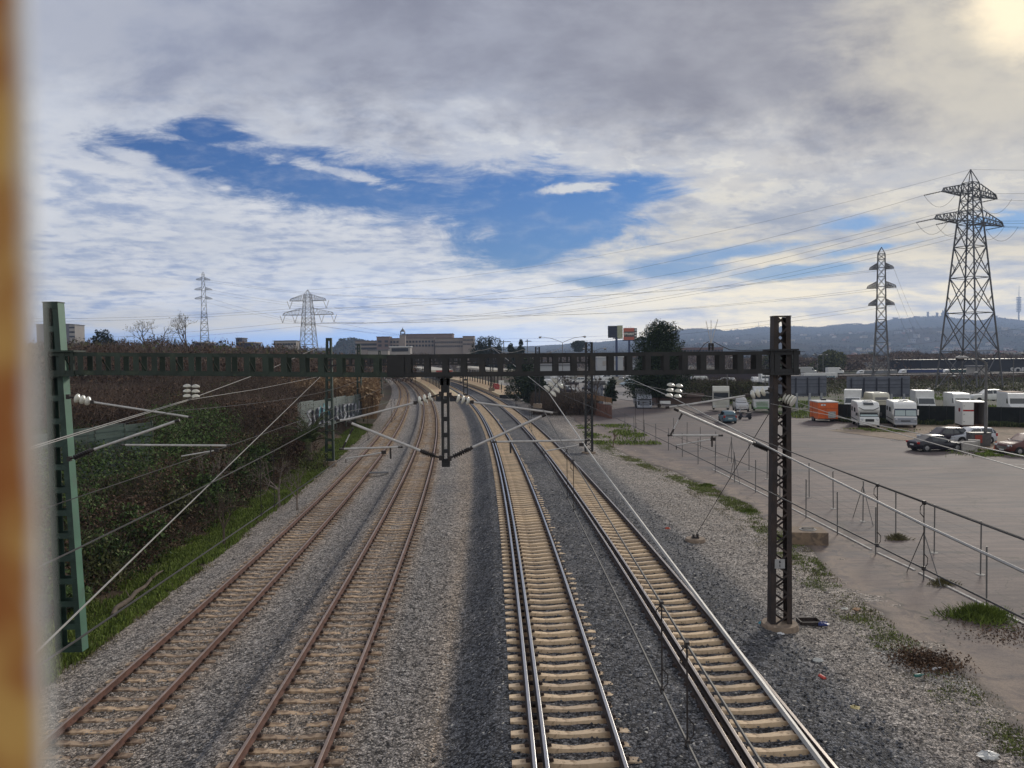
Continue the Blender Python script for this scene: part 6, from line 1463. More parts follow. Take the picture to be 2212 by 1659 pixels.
# caravan and motorhome in the far lots
c = thing('caravan', 'white caravan in the far row right of the pine', 'caravan', tuple(D(1510, 833, 178)), rz=R(178)); mb = MB(); mb.prism([(-1.9, .4), (-2.0, 1.5), (-1.6, 2.2), (1.6, 2.2), (2.3, 1.1), (2.1, .4)], -1, 1); mb.build('body', W_PAINT, c, bevel=.06)
for x in (-1.1, 1.2): mb = MB(); mb.box((x, 1.01, 1.4), (.6, .02, .45)); mb.build('window', M_GLASS, c)
mb = MB(); mb.box((-.1, 1.012, 1.1), (.6, .02, 1.0)); mb.build('door', mat('grey window', (.2, .2, .2)), c)
box_van('white motorhome with red band left of the pine crown', D(1362, 829, 185), R(-100), 5.6, 2.3, 2.9, W_PAINT, cabH=2.0, name='motorhome', cat='motorhome')
box_van('white van left of the brown mast near the green lorry', D(1651, 829, 185), R(-98), 5.0, 2.0, 2.4, W_PAINT)
# back sides of two large hoardings
M_HB = mat('hoarding back sheet', (.125, .135, .165), .6, .3, var=.12, scale=1); M_HF = mat('hoarding frame', (.02, .022, .035), .6)
def hoarding(label, x0, x1, y0, y1, Y, legs, nx):
    a = D(x0, y1, Y); b = D(x1, y1, Y); t = D((x0 + x1) / 2, y0, Y).z; c = thing('hoarding', label, 'hoarding', (a.x, Y, -.5), group='hoardings seen from behind'); z0 = a.z; mb = MB()
    mb.box(((a.x + b.x) / 2, Y, (z0 + t) / 2), (b.x - a.x, .08, t - z0)); mb.build('sheet', M_HB, c, world=True)
    for i in range(nx): x = a.x + (b.x - a.x) * (i + .35) / nx; mb = MB(); mb.bar((x, Y - .12, z0 + .2), (x, Y - .12, t - .25), .16, .12); mb.build('upright', M_HF, c, world=True)
    for z in (z0 + .35, (z0 + t) / 2 - .1, (z0 + t) / 2 + .35, t - .55): mb = MB(); mb.bar((a.x + .2, Y - .16, z), (b.x - .15, Y - .16, z), .05, .05); mb.build('rail', M_HF, c, world=True)
    for x in legs: p = D(x, y1, Y); mb = MB(); mb.bar((p.x, Y - .15, -1.0), (p.x, Y - .15, z0 + .5), .32, .3, up=Vector((0, 1, 0))); mb.build('leg', mat('grey leg', (.28, .29, .31), .7), c, world=True)
hoarding('grey back of the large hoarding partly behind the brown mast', 1660, 1785, 812, 857, 118, (1720, 1748, 1773), 5)
hoarding('grey back of the large hoarding above the motorhomes', 1829, 1965, 813, 859, 118, (1855, 1889, 1924, 1951), 5)
# dark screened wall
a = G(1796, 908, -.5); b = G(2330, 923, -.5); c = thing('screened_fence', 'long dark fence screen behind the motorhomes', 'fence', tuple(a)); M_SCR = mat('dark green screen', (.006, .008, .007), .95, var=.4, scale=1.5, col2=(.018, .02, .015), c2=.06, c2scale=2)
nseg = 14
for i in range(nseg):
    p = a.lerp(b, i / nseg); q = a.lerp(b, (i + 1) / nseg); mb = MB(); mb.bar(p + Vector((0, 0, 1.07)), q + Vector((0, 0, 1.07)), .06, 2.0); mb.build('panel', M_SCR, c, world=True); mb = MB(); mb.tube([p + Vector((0, -.05, 0)), p + Vector((0, -.05, 2.12))], .03, 5); mb.build('post', M_PLAST, c, world=True)
n = 24000; f = NP.random(n); X = a.x + (b.x - a.x) * f; Y = a.y + (b.y - a.y) * f - .3 - NP.random(n) ** 1.5 * 3.2; k = fbm(X, Y, .5, 3, 7) > .42; grass('rough_grass', X[k], Y[k], -.47 + 0 * X[k], .05, leafmat('dark grass', (.02, .035, .010), (.09, .10, .04)), .34)
sheet('rough_ground', [(36, 101), (260, 70), (300, 152), (36, 152)], -.46, mat('rough scrubby ground', (.060, .055, .034), .95, var=.4, scale=.6, col2=(.055, .075, .028), c2=.14, c2scale=.15, bump=.5, bscale=3), 50, .05, h=lambda X, Y: -.3 * (Y < (a.y + (b.y - a.y) * (X - a.x) / (b.x - a.x)) + .4))
n = 30000; X = 37 + NP.random(n) * 90; Y = 100 + NP.random(n) * 50; k = (fbm(X, Y, .18, 4, 17) > .52) & (Y > a.y + (b.y - a.y) * (X - a.x) / (b.x - a.x) + 1); grass('rough_grass', X[k], Y[k], -.44 + 0 * X[k], .07, L_GRASS, .25)
sheet('gravel_yard', [G(1790, 930, -.48)[:2], G(2400, 1010, -.48)[:2], G(2400, 912, -.48)[:2], G(1960, 906, -.48)[:2]], -.474, M_GRAV, 30, .03)
n = 8000; P = [G(x, y, -.47) for x, y in ((2125, 978), (2150, 976), (2178, 984), (1885, 928), (1930, 931))]; ii = NP.integers(0, 5, n); X = np.array([q.x for q in P])[ii] + NP.normal(size=n) * 1.3; Y = np.array([q.y for q in P])[ii] + NP.normal(size=n) * .7; k = fbm(X, Y, .9, 4, 5) > .5; X, Y = X[k], Y[k]; grass('yard_grass', X, Y, -.46 + 0 * X, .03, L_GRASS, .10)
# concrete blocks, bin, cone, lamp post
for i, (x, y, w) in enumerate(((2092, 975, 1.15), (2104, 971, .9))):
    mb = MB(); mb.box((0, 0, .42), (w, .7, .84)); mb.box((0, -.36, .1), (w * .5, .04, .2)); o = mb.build('concrete_block', M_GREYC, bevel=.04); o.location = G(x, y, -.49); o.rotation_euler = (0, 0, R(-12 - 20 * i)); tag(o, ['pale concrete block at the nose of the black coupe', 'second concrete block, right behind the first by the lamp post'][i], 'concrete block', 'concrete blocks by the lamp post')
c = thing('rubbish_container', 'dark red and grey container between the concrete block and the lamp post', 'container', tuple(G(2114, 964, -.49)), rz=R(-5)); mb = MB(); mb.box((0, 0, .6), (1.6, .9, 1.1), taper=1.08); mb.build('body', mat('grey container', (.09, .085, .085), .7), c, bevel=.04); mb = MB(); mb.box((-.25, -.5, .7), (.6, .04, .7)); mb.build('front_patch', mat('dull red', (.28, .05, .035), .6), c); mb = MB(); mb.box((0, 0, 1.2), (1.7, 1.0, .08)); mb.build('lid', M_PLAST, c)
c = thing('traffic_cone', 'leaning orange red traffic cone right of the lamp post', 'traffic cone', tuple(G(2150, 973, -.49))); mb = MB(); mb.lathe([(0, .17), (1, .04)], (0, 0, .04), (.08, 0, .78), 12); mb.build('cone', mat('cone orange', (.55, .10, .03), .5), c, smooth=True); mb = MB(); mb.box((0, 0, .02), (.42, .42, .04)); mb.build('base', M_PLAST, c)
def lamp(label, base, H, arm, head=.75, name='street_lamp', r=.085, group=None, two=False, m=None):
    c = thing(name, label, 'street lamp', tuple(base), group=group); m = m or M_GALV; mb = MB(); mb.tube([(0, 0, -.3), (0, 0, H)], r, 8, r2=r * .6); mb.build('pole', m, c, smooth=True)
    for s in ((-1, 1) if two else (1,)):
        pts = [(0, 0, H - .05)] + [(arm * s * f, 0, H + abs(arm) * .28 * math.sin(f * 1.57)) for f in (.15, .35, .6, 1.0)]; mb = MB(); mb.tube(pts, r * .45, 6); mb.build('arm', m, c, smooth=True)
        e = Vector(pts[-1]); d = 1 if arm * s > 0 else -1; mb = MB(); mb.lathe([(0, .05), (.2, .13), (.7, .17), (1, .06)], e, e + Vector((d * head, 0, .02)), 10); ho = mb.build('lamp_head', mat('lamp housing', (.35, .34, .33), .5), c, smooth=True); mb = MB(); mb.lathe([(0, .08), (1, .10)], e + Vector((d * head * .35, 0, -.17)), e + Vector((d * head * .95, 0, -.13)), 8); mb.build('lens', M_PLAST, ho)
    return c
b0 = G(2129, 962, -.49); lamp('tall street lamp with curved arm standing among the parked cars on the right', b0, D(2126.5, 783, b0.y).z + .5, -1.6, 1.15, r=.16)
for i, (x, yt, yf, Y, arm, two) in enumerate([(1993, 843, 860, 150, .9, False), (2083, 811, 866, 130, 1.6, False), (1653 - 0, 790, 885, 120, .6, False), (1571, 775, 890, 118, .5, False), (1903 + 145, 815, 866, 150, .8, False), (1216, 740, 860, 170, -4.5, True), (1285, 758, 830, 150, 1.6, True), (1931 + 258, 768, 848, 160, 1.5, False), (2117, 792, 850, 170, 1.0, False), (1766, 768, 805, 240, .8, True), (1778, 768, 805, 246, .8, True)]):
    b0 = D(x, yf, Y); lamp(['small round-topped lamp between the two hoardings', 'lamp with flat arm behind the open lorry box', 'lamp post rising behind the green lorry cab', 'lamp post seen through the beam above the white lorry', 'lamp near the foot of the large pylon', 'very tall lamp with long double arms beyond the station', 'double lamp left of the hoardings on posts',
                           'lamp before the dark building at the right edge', 'lamp just right of the tall street lamp, further back', 'left one of two twin-headed motorway lamps by the white van', 'right one of two twin-headed motorway lamps by the white van'][i], b0, D(x, yt, Y).z - b0.z, arm, .7, r=.06 + Y * .0003, two=two, group='smaller street lamps further back')

# ------------------------------------------------------------------ lattice pylons and power lines
M_PYL = mat('galvanised lattice', (.13, .13, .135), .6, .4, var=.15, scale=.3)
M_PYLF = mat('pale lattice', (.22, .23, .25), .6, .3, var=.1, scale=.3)
M_COND = mat('power conductor', (.10, .10, .11), .6, .3)
def lattice(mb, A, B, hw0, hw1, n, r, M, cross=True):
    """four-legged lattice from height A to B, half widths hw0 -> hw1; M maps local -> mesh"""
    lv = [A + (B - A) * (1 - (1 - i / n) ** 1.25) for i in range(n + 1)]; cor = [(-1, -1), (1, -1), (1, 1), (-1, 1)]
    w = lambda z: hw0 + (hw1 - hw0) * (z - A) / (B - A)
    P = [[Vector((c[0] * w(z), c[1] * w(z), z)) for c in cor] for z in lv]
    for i in range(n):
        for j in range(4):
            k = (j + 1) % 4
            mb.bar(P[i][j], P[i + 1][j], r * 1.7); mb.bar(P[i][j], P[i + 1][k], r); mb.bar(P[i][k], P[i + 1][j], r)
            mb.bar(P[i + 1][j], P[i + 1][k], r)
            if cross:
                m = (P[i][j] + P[i][k] + P[i + 1][j] + P[i + 1][k]) / 4; q = (P[i][j] + P[i + 1][j]) / 2; s = (P[i][k] + P[i + 1][k]) / 2
                a = P[i][j].lerp(m, .5); b = P[i][k].lerp(m, .5); mb.bar(q, a, r * .6); mb.bar(s, b, r * .6)
def arm(mb, z, w, tip, r, drop=0.0, rise=1.6, n=6, side=1, th=None):
    """crossarm: flat bottom chords to the tip, upper chord sloping down"""
    for y in (-w, w):
        a = Vector((side * w, y, z)); t = Vector((side * tip, 0, z + drop)); u = Vector((side * w, y, z + rise)); k = Vector((side * (tip * .93), y * .08, z + drop + rise * .35))
        mb.bar(a, t, r * 1.4); mb.bar(u, k, r * 1.2); mb.bar(k, t, r * 1.2)
        for i in range(n):
            f0 = i / n; f1 = (i + 1) / n; b0 = a.lerp(t, f0 * .93); b1 = a.lerp(t, f1 * .93); c0 = u.lerp(k, f0); c1_ = u.lerp(k, f1)
            mb.bar(b0, c1_, r * .8); mb.bar(b1, c1_, r * .7)
    for i in range(n):
        f0 = i / n; f1 = (i + 1) / n; L = lambda y, f: Vector((side * w, y, z)).lerp(Vector((side * tip, 0, z + drop)), f)
        mb.bar(L(-w, f0), L(w, f1), r * .7); mb.bar(L(w, f0), L(-w, f1), r * .7)
def pylon(label, px, yfoot, ytop, Y, rz, base_hw, waist_f, waist_hw, top_hw, arms, r, m, kind='tension', group=None, nb=5, nt=5, peak=None):
    b = D(px, yfoot, Y); H = D(px, ytop, Y).z - b.z; c = thing('power_pylon', label, 'pylon', tuple(b), rz=rz, group=group); tips = []
    mb = MB(); zw = H * waist_f; zt = H * (peak or .93); lattice(mb, 0, zw, base_hw, waist_hw, nb, r, None); mb.build('lower_body', m, c)
    mb = MB(); lattice(mb, zw, zt, waist_hw, top_hw, nt, r * .8, None, False)
    for cx, cy in ((-1, -1), (1, -1), (1, 1), (-1, 1)): mb.bar((cx * top_hw, cy * top_hw, zt), (0, 0, H), r)
    mb.build('upper_body', m, c); Mz = Matrix.Rotation(rz, 3, 'Z')
    for (f, tip, rise) in arms:
        z = H * f; w = waist_hw + (top_hw - waist_hw) * (z - zw) / (zt - zw) if z > zw else base_hw + (waist_hw - base_hw) * z / zw
        for s in (-1, 1):
            mb = MB(); arm(mb, z, max(w, .3), tip, r * .9, 0, rise, side=s); mb.build('crossarm', m, c); tips.append(b + Mz @ Vector((s * tip, 0, z)))
            if kind == 'susp':
                for tx in ((tip, tip * .52) if tip > 8 else (tip,)):
                    mb = MB(); mb.bar((s * tx - .9, 0, z), (s * tx, 0, z - 2.4), .12); mb.bar((s * tx + .9, 0, z), (s * tx, 0, z - 2.4), .12); mb.bar((s * tx - .4, 0, z - 2.5), (s * tx + .4, 0, z - 2.5), .1); mb.build('insulator', M_PYLF, c)
    return c, tips, b + Vector((0, 0, H)), Mz
PY = {}
PY['R1'] = pylon('largest power pylon, close by on the right with two wide crossarms', 2093, 846, 366, 170, R(27), 4.7, .755, 1.85, 1.15, [(.885, 9.7, 2.3), (.762, 12.2, 2.5)], .15, M_PYL, nb=5, nt=4, peak=.94)
PY['R2'] = pylon('slimmer power pylon with three short crossarms left of the largest one', 1903, 846, 534, 175, R(-30), 1.9, .5, 1.0, .72, [(.85, 2.5, 1.3), (.72, 3.0, 1.4), (.60, 2.7, 1.4)], .12, M_PYL, nb=5, nt=7, peak=.955)
PY['L1'] = pylon('thin distant power pylon on the left skyline with three small crossarms', 443, 765, 587, 300, R(20), 1.9, .5, 1.0, .45, [(.90, 2.6, 1.0), (.78, 3.2, 1.0), (.67, 3.2, 1.0)], .09, M_PYLF, nb=6, nt=6, peak=.97)
PY['L2'] = pylon('distant power pylon left of centre with wide arms and hanging insulators', 668, 795, 626, 250, R(-6), 2.7, .64, 1.55, .95, [(.86, 6.1, 2.0), (.68, 8.6, 2.2)], .10, M_PYLF, kind='susp', nb=5, nt=5, peak=.94)
def span(label, a, b, sag, r=.028, n=26, group=None):
    a = Vector(a); b = Vector(b); mb = MB(); P = []
    for i in range(n + 1): f = i / n; q = a.lerp(b, f) - a; q.z -= sag * 4 * f * (1 - f); P.append(q)
    mb.tube(P, r, 4, cap=False); o = mb.build('power_line', M_COND); o.location = a; tag(o, label, 'power line', group); return o
t1 = PY['R1'][1]; Mz = PY['R1'][3]; tl = PY['L2'][1]; l2 = PY['L2'][2]
GRP = 'conductors strung between the pylons'
span('topmost earth wire from the peak of the largest pylon to the left-centre pylon', PY['R1'][2], l2, 5.0, .022)
fwd = (l2 - PY['R1'][2]); fwd.z = 0; fwd.normalize()
ends = [tl[0], tl[1], tl[2], tl[2].lerp(tl[3], .25), tl[2].lerp(tl[3], .75), tl[3]]
for i, (tp, e, s) in enumerate([(t1[0], ends[0], 6.0), (t1[1], ends[1], 6.0), (t1[2], ends[2], 6.5), (t1[2].lerp(t1[3], .27), ends[3], 6.5), (t1[2].lerp(t1[3], .80), ends[4], 6.5), (t1[3], ends[5], 6.5)]):
    mb = MB(); a = tp; b_ = tp + fwd * 3.4 + Vector((0, 0, -.5)); rib_insulator(mb, b_, a, r=.15, n=12); o = mb.build('strain_insulator', M_RIBINS, PY['R1'][0]); 
    inv = PY['R1'][0].matrix_basis.inverted() if False else (Matrix.Translation(PY['R1'][0].location) @ Matrix.Rotation(R(27), 4, 'Z')).inverted()
    o.data.transform(inv)
    span('one of six conductors from the largest pylon towards the left-centre pylon', b_, e - Vector((0, 0, 2.5)), s, .026, group=GRP)
    # jumper loop under the arm
    j = tp - fwd * 2.8 + Vector((0, 0, -.3)); mb = MB(); pts = []
    for q in range(9): f = q / 8; v = b_.lerp(j, f); v.z -= 2.9 * 4 * f * (1 - f); pts.append(v)
    mb.tube(pts, .03, 4); o = mb.build('jumper_loop', M_COND, PY['R1'][0]); o.data.transform(inv)
    span('one of the conductors leaving the largest pylon to the right edge', tp + Vector((0, 0, -.2)), tp + Vector((95, 18, 9 - i * .3)), 2.5, .026, group='conductors leaving the largest pylon to the right')
span('earth wire from the peak of the largest pylon to the right edge', PY['R1'][2], PY['R1'][2] + Vector((95, 10, 7)), 2, .022)
t2 = PY['R2'][1]; tl1 = PY['L1'][1]
for i in range(6):
    span('one of six sagging conductors from the three-armed right pylon towards the thin left pylon', t2[i] + Vector((0, 0, -.2)), tl1[i], [7, 7, 8, 8, 11, 12][i], .022, group='conductors from the three-armed pylon')
for i in (1, 3, 5): span('one of three conductors running down right from the three-armed pylon', t2[i], t2[i] + Vector((150, 260, -6 - i * 2)), 5, .022, group='conductors running down right from the three-armed pylon')
for i in (0, 1, 2, 3): span('one of four conductors from the left-centre pylon to the left edge', tl[i] - Vector((0, 0, 2.5)), tl[i] + Vector((-150, -60, -2 - 2 * i)), 4, .026, group='conductors leaving to the left')
span('lower conductor from the left-centre pylon passing above the station', tl[3] - Vector((0, 0, 2.5)), D(2300, 690, 240), 12, .024)

# ------------------------------------------------------------------ station
M_PLAT = mat('platform paving', (.50, .36, .22), .85, var=.12, scale=1.2, col2=(.40, .27, .17), c2=.1, c2scale=.6)
M_PEDGE = mat('platform edge', (.55, .46, .28), .8)
def platform(label, left, right, y0, y1, z=.35, ramp=2.0):
    ysn = np.arange(y0, y1, 6.0); mb = MB(); L = [Vector((left(y), y, z)) for y in ysn]; Rr = [Vector((right(y), y, z)) for y in ysn]; c = thing('platform', label, 'platform', tuple(L[0]), group='station platforms')
    dn = Vector((0, 0, -1.4))
    for i in range(len(L) - 1):
        mb.add([L[i], Rr[i], Rr[i + 1], L[i + 1]], [(0, 1, 2, 3)]); mb.add([L[i], L[i + 1], L[i + 1] + dn, L[i] + dn], [(0, 1, 2, 3)]); mb.add([Rr[i], Rr[i] + dn, Rr[i + 1] + dn, Rr[i + 1]], [(0, 1, 2, 3)])
    mb.build('deck', M_PLAT, c, world=True)
    mb = MB(); mb.add([L[0] + Vector((0, -.02, 0)), Rr[0] + Vector((0, -.02, 0)), Rr[0] + dn, L[0] + dn], [(0, 3, 2, 1)]); mb.build('end_wall', M_PLAST, c, world=True)
    for side, off in ((L, .25), (Rr, -.25)):
        mb = MB()
        for i in range(len(side) - 1):
            a = side[i] + Vector((0, 0, .012)); b = side[i + 1] + Vector((0, 0, .012)); mb.add([a, b, b + Vector((off * 2, 0, 0)), a + Vector((off * 2, 0, 0))], [(0, 1, 2, 3) if off < 0 else (0, 3, 2, 1)])
        mb.build('edge_band', M_PEDGE, c, world=True)
    return c
platform('island platform ending in a blunt tip between the two pairs of tracks', lambda y: float(CEN[2](y)) + 1.9, lambda y: float(CEN[3](y)) - 1.9, 156, 340)
platform('side platform right of the rightmost track', lambda y: float(CEN[4](y)) + 1.9, lambda y: float(CEN[4](y)) + 8.5 + (y - 156) * .02, 158, 340)
M_CANO = mat('pale canopy', (.46, .43, .36), .7, var=.08); M_RED = mat('station red', (.33, .05, .045), .6)
def canopy(label, xf, w, y0, y1, z, red):
    c = thing('platform_canopy', label, 'canopy', (xf(y0), y0, .35), group='platform canopies'); mb = MB(); n = 6; P = []
    for i in range(n + 1): y = y0 + (y1 - y0) * i / n; P.append(Vector((xf(y), y, z)))
    for a, b in zip(P[:-1], P[1:]):
        d = (b - a).normalized(); s = Vector((d.y, -d.x, 0)) * w / 2
        mb.add([a - s, a + s, b + s, b - s, a - s + Vector((0, 0, .5)), a + s + Vector((0, 0, .5)), b + s + Vector((0, 0, .5)), b - s + Vector((0, 0, .5))], [(0, 3, 2, 1), (4, 5, 6, 7), (0, 1, 5, 4), (1, 2, 6, 5), (2, 3, 7, 6), (3, 0, 4, 7)])
    o = mb.build('roof', M_CANO, c, world=True)
    if red: mb = MB(); a = P[0]; mb.box(a + Vector((0, -.12, .25)), (w * .98, .06, .34)); mb.build('fascia', M_RED, c, world=True)
    for i in range(14):
        y = y0 + 2 + (y1 - y0 - 4) * i / 13; mb = MB(); mb.bar((xf(y), y, .3), (xf(y), y, z), .28, .28, up=Vector((0, 1, 0))); mb.build('column', M_BLACKST, c, world=True)
    return c
canopy('canopy over the island platform, its end in red', lambda y: (float(CEN[2](y)) + float(CEN[3](y))) / 2, 6.5, 190, 290, 4.6, True)
canopy('cream canopy over the side platform', lambda y: float(CEN[4](y)) + 5.5, 6.0, 184, 280, 4.6, False)
c = thing('information_sign', 'white information sign on the side platform near its tip', 'sign', tuple(D(1083, 845, 168))); p = D(1083, 845, 168); q = D(1083, 826, 168); mb = MB(); mb.bar(p - Vector((0, 0, .3)), q, .1, .1, up=Vector((0, 1, 0))); mb.build('post', M_PLAST, c, world=True); mb = MB(); mb.box(q, (1.2, .08, .9)); mb.build('board', W_PAINT, c, world=True)
for i, (x, y, w) in enumerate([(1072, 841, 1.5), (1105, 846, 2.4)]):
    p = D(x, y, 172 - i * 6); mb = MB(); mb.box((0, 0, .6), (w, 1.0, 1.2)); mb.box((0, 0, 1.25), (w + .2, 1.2, .1)); o = mb.build(['ticket_box', 'relay_cabinet'][i], [M_RED, M_GREYC][i]); o.location = p; tag(o, ['dark red ticket box on the side platform', 'pale relay cabinet at the tip of the side platform'][i], 'cabinet')

# ------------------------------------------------------------------ buildings in the distance
M_BW = mat('window dark', (.012, .014, .02), .5)
def building(label, x0, x1, ytop, ybot, Y, dep, wall, roof, wins=None, name='building', slope=False, group=None, rz=0.0, win_m=None, extend=6):
    a = D(x0, ybot, Y); b = D(x1, ybot, Y); t = D((x0 + x1) / 2, ytop, Y).z; z0 = min(a.z, b.z) - extend; w = b.x - a.x; H = t - z0; cx = (a.x + b.x) / 2
    c = thing(name, label, 'building', (cx, Y, z0), rz=rz, group=group); mb = MB(); mb.box((0, dep / 2, H / 2), (w, dep, H)); mb.build('wall', wall, c)
    mb = MB()
    if slope: mb.prism([(-w / 2 - .5, H), (0, H + w * .12), (w / 2 + .5, H)] if slope == 'x' else [(-w / 2 - .4, H), (-w / 2 - .4, H + .4), (w / 2 + .4, H + .4), (w / 2 + .4, H)], -.5, dep + .5)
    else: mb.box((0, dep / 2, H + .25), (w + .8, dep + .8, .5))
    mb.build('roof', roof, c)
    if wins:
        rows, n, ww, hh, top = wins
        for r_ in range(rows):
            for i in range(n):
                x = -w / 2 + w * (i + .5) / n; mb = MB(); mb.box((x, -.12, H - top - r_ * 3.6), (ww, .24, hh)); mb.build('window', win_m or M_BW, c)
    return c
WALL1 = mat('beige facade', (.28, .225, .185), .85, var=.08, scale=.1); WALL2 = mat('light facade', (.36, .33, .30), .85, var=.08, scale=.1); ROOFB = mat('brown roof', (.15, .10, .08), .9, var=.1, scale=.1); ROOFG = mat('grey roof', (.16, .16, .17), .9, var=.1, scale=.1)
HG = 'wings of the long hospital-like building'
building('left wing of the long beige building on the skyline', 768, 814, 737, 760, 700, 20, WALL1, ROOFB, (2, 8, 2.8, 1.9, 3), group=HG)
building('main range of the long beige building, with two rows of dark windows', 842, 938, 731, 762, 700, 22, WALL1, ROOFB, (2, 14, 1.9, 1.8, 3), group=HG)
building('right range of the long beige building with close-set windows', 940, 1000, 731, 762, 690, 22, WALL1, ROOFB, (2, 14, 1.1, 1.6, 3.4), group=HG)
building('end block of the long beige building beside the cypresses', 1000, 1024, 727, 762, 685, 20, WALL1, ROOFB, (2, 3, 3.0, .9, 3), group=HG)
building('raised brown upper block behind the long beige building', 868, 978, 722, 740, 745, 20, mat('brown facade', (.19, .13, .11), .85), ROOFB, None, group=HG, extend=2)
building('square brown stair block of the long beige building', 814, 842, 728, 762, 695, 14, mat('brown facade', (.19, .13, .11), .85), ROOFB, (2, 2, 3, 2, 4), group=HG)
c = thing('lantern_tower', 'small tower with a pointed lantern on the long beige building', 'tower', tuple(D(870, 735, 680))); p = D(870, 760, 680); q = D(870, 724, 680); s = D(870, 706, 680); mb = MB(); mb.bar(p, q, 5, 5, up=Vector((0, 1, 0))); mb.build('shaft', WALL1, c, world=True)
mb = MB()
for dx in (-1.8, 1.8):
    for dy in (-1.8, 1.8): mb.bar(q + Vector((dx, dy, 0)), q + Vector((dx, dy, 3)), .4, .4, up=Vector((0, 1, 0)))
mb.box(q + Vector((0, 0, 1.5)), (4.2, 4.2, .3)); mb.lathe([(0, 2.6), (1, .2)], q + Vector((0, 0, 3)), q + Vector((0, 0, 6)), 8); mb.tube([q + Vector((0, 0, 6)), s], .15, 4); mb.build('lantern', M_PYL, c, world=True)
building('apartment block behind the near green mast on the left horizon', 79, 150, 701, 728, 620, 14, mat('shaded facade', (.16, .15, .17), .8), ROOFG, None, extend=14); building('white balcony end of the apartment block on the left horizon', 150, 162, 702, 728, 612, 14, WALL2, ROOFG, (3, 4, .9, 1.3, 2), extend=14)
building('low blue-fronted shed among the trees left of the thin pylon', 420, 445, 741, 748, 330, 10, mat('navy front', (.04, .05, .10), .7), WALL2, None, extend=3)
building('low dark shed with white roof right of the left-centre pylon', 518, 548, 741, 750, 330, 10, mat('navy front', (.04, .05, .10), .7), WALL2, None, extend=3)
building('low pale building on the skyline between the two left pylons', 592, 640, 737, 752, 520, 10, WALL2, ROOFG, (1, 8, 1.6, 1.2, 2), extend=5)
building('small dark block on the left-centre skyline', 510, 523, 731, 752, 500, 10, mat('navy front', (.04, .05, .10), .7), ROOFG, None, extend=5)
building('long white greenhouse-like shed above the near beam', 842, 886, 750, 764, 420, 8, WALL2, W_PAINT, (1, 1, 9, 1.8, 1.4), extend=4)
building('white low sheds left of the greenhouse-like shed', 795, 838, 757, 765, 430, 8, WALL2, ROOFG, None, extend=4)
WG = 'pale warehouses beyond the station'
building('long white warehouse seen through the beam right of the dark trees', 1165, 1246, 789, 812, 330, 30, mat('white cladding', (.42, .43, .44), .6), ROOFG, None, group=WG, extend=5)
building('white warehouse with panels seen through the beam left of the hoardings on posts', 1290, 1346, 772, 795, 360, 30, mat('white cladding', (.42, .43, .44), .6), W_PAINT, (1, 1, 7, 2.0, 2.6), group=WG, extend=7, win_m=WALL2)
building('bluish white building left of the big pine crown', 1376, 1397, 776, 806, 300, 20, mat('white cladding', (.42, .43, .44), .6), ROOFG, (2, 2, 1.6, 1.4, 2), group=WG)
building('low brown roofed sheds under the pine beside the white lorry', 1416, 1515, 857, 868, 134, 5, mat('brown shed', (.13, .085, .065), .9), mat('rusty sheet roof', (.17, .12, .10), .8), None, name='shed', extend=1)
building('row of reddish market sheds in the far lot', 1492, 1655, 804, 816, 230, 10, mat('dark brown shed', (.06, .045, .05), .9), mat('orange pale roof', (.30, .20, .16), .8), None, name='shed', extend=2)
building('long low brick houses with red roofs on the hill foot behind the beam end', 1470, 1562, 752, 762, 620, 12, mat('brick', (.20, .12, .10), .8), mat('red roof', (.17, .09, .07), .8), (1, 14, 2, 1.5, 2), extend=8)
building('row of red-roofed houses behind the graffiti wall', 1816, 1880, 768, 779, 420, 12, mat('brick', (.20, .12, .10), .8), mat('red roof', (.17, .09, .07), .8), (1, 12, 1.6, 1.3, 2), extend=4)
c = building('large black building with pale letters at the right edge', 1990, 2300, 778, 814, 330, 30, mat('black cladding', (.012, .013, .018), .6), mat('black cladding', (.012, .013, .018), .6), None, extend=3)
p = D(2190, 800.5, 330); lt = text('sign_letters', 'SQBU', 3.2, mat('pale letters', (.5, .5, .5), .6), c, (0, 0, 0), ext=.1, bold=.12, align='LEFT', sx=1.15); lt.location = (p.x - 1.6 - c.location.x, -.25, p.z - c.location.z)
building('white building with tall front behind the open lorry box', 2118, 2130, 793, 816, 250, 8, WALL2, ROOFG, None, extend=2)
c = thing('graffiti_wall', 'long white wall painted with graffiti beyond the motorway', 'wall', tuple(D(1815, 794, 380))); a = D(1815, 794, 380); b = D(1926, 793, 380); mb = MB(); mb.bar(a + Vector((0, 0, 1.2)), b + Vector((0, 0, 1.2)), .3, 2.9); mb.build('wall', WALL2, c, world=True)
graffiti(c, a + Vector((0, -.2, 0)), (b - a).normalized(), Vector((0, -1, 0)), (b - a).length, .2, 2.4, M_GRAFD, mat('blue graffiti', (.10, .14, .22), .6), 4, 9)
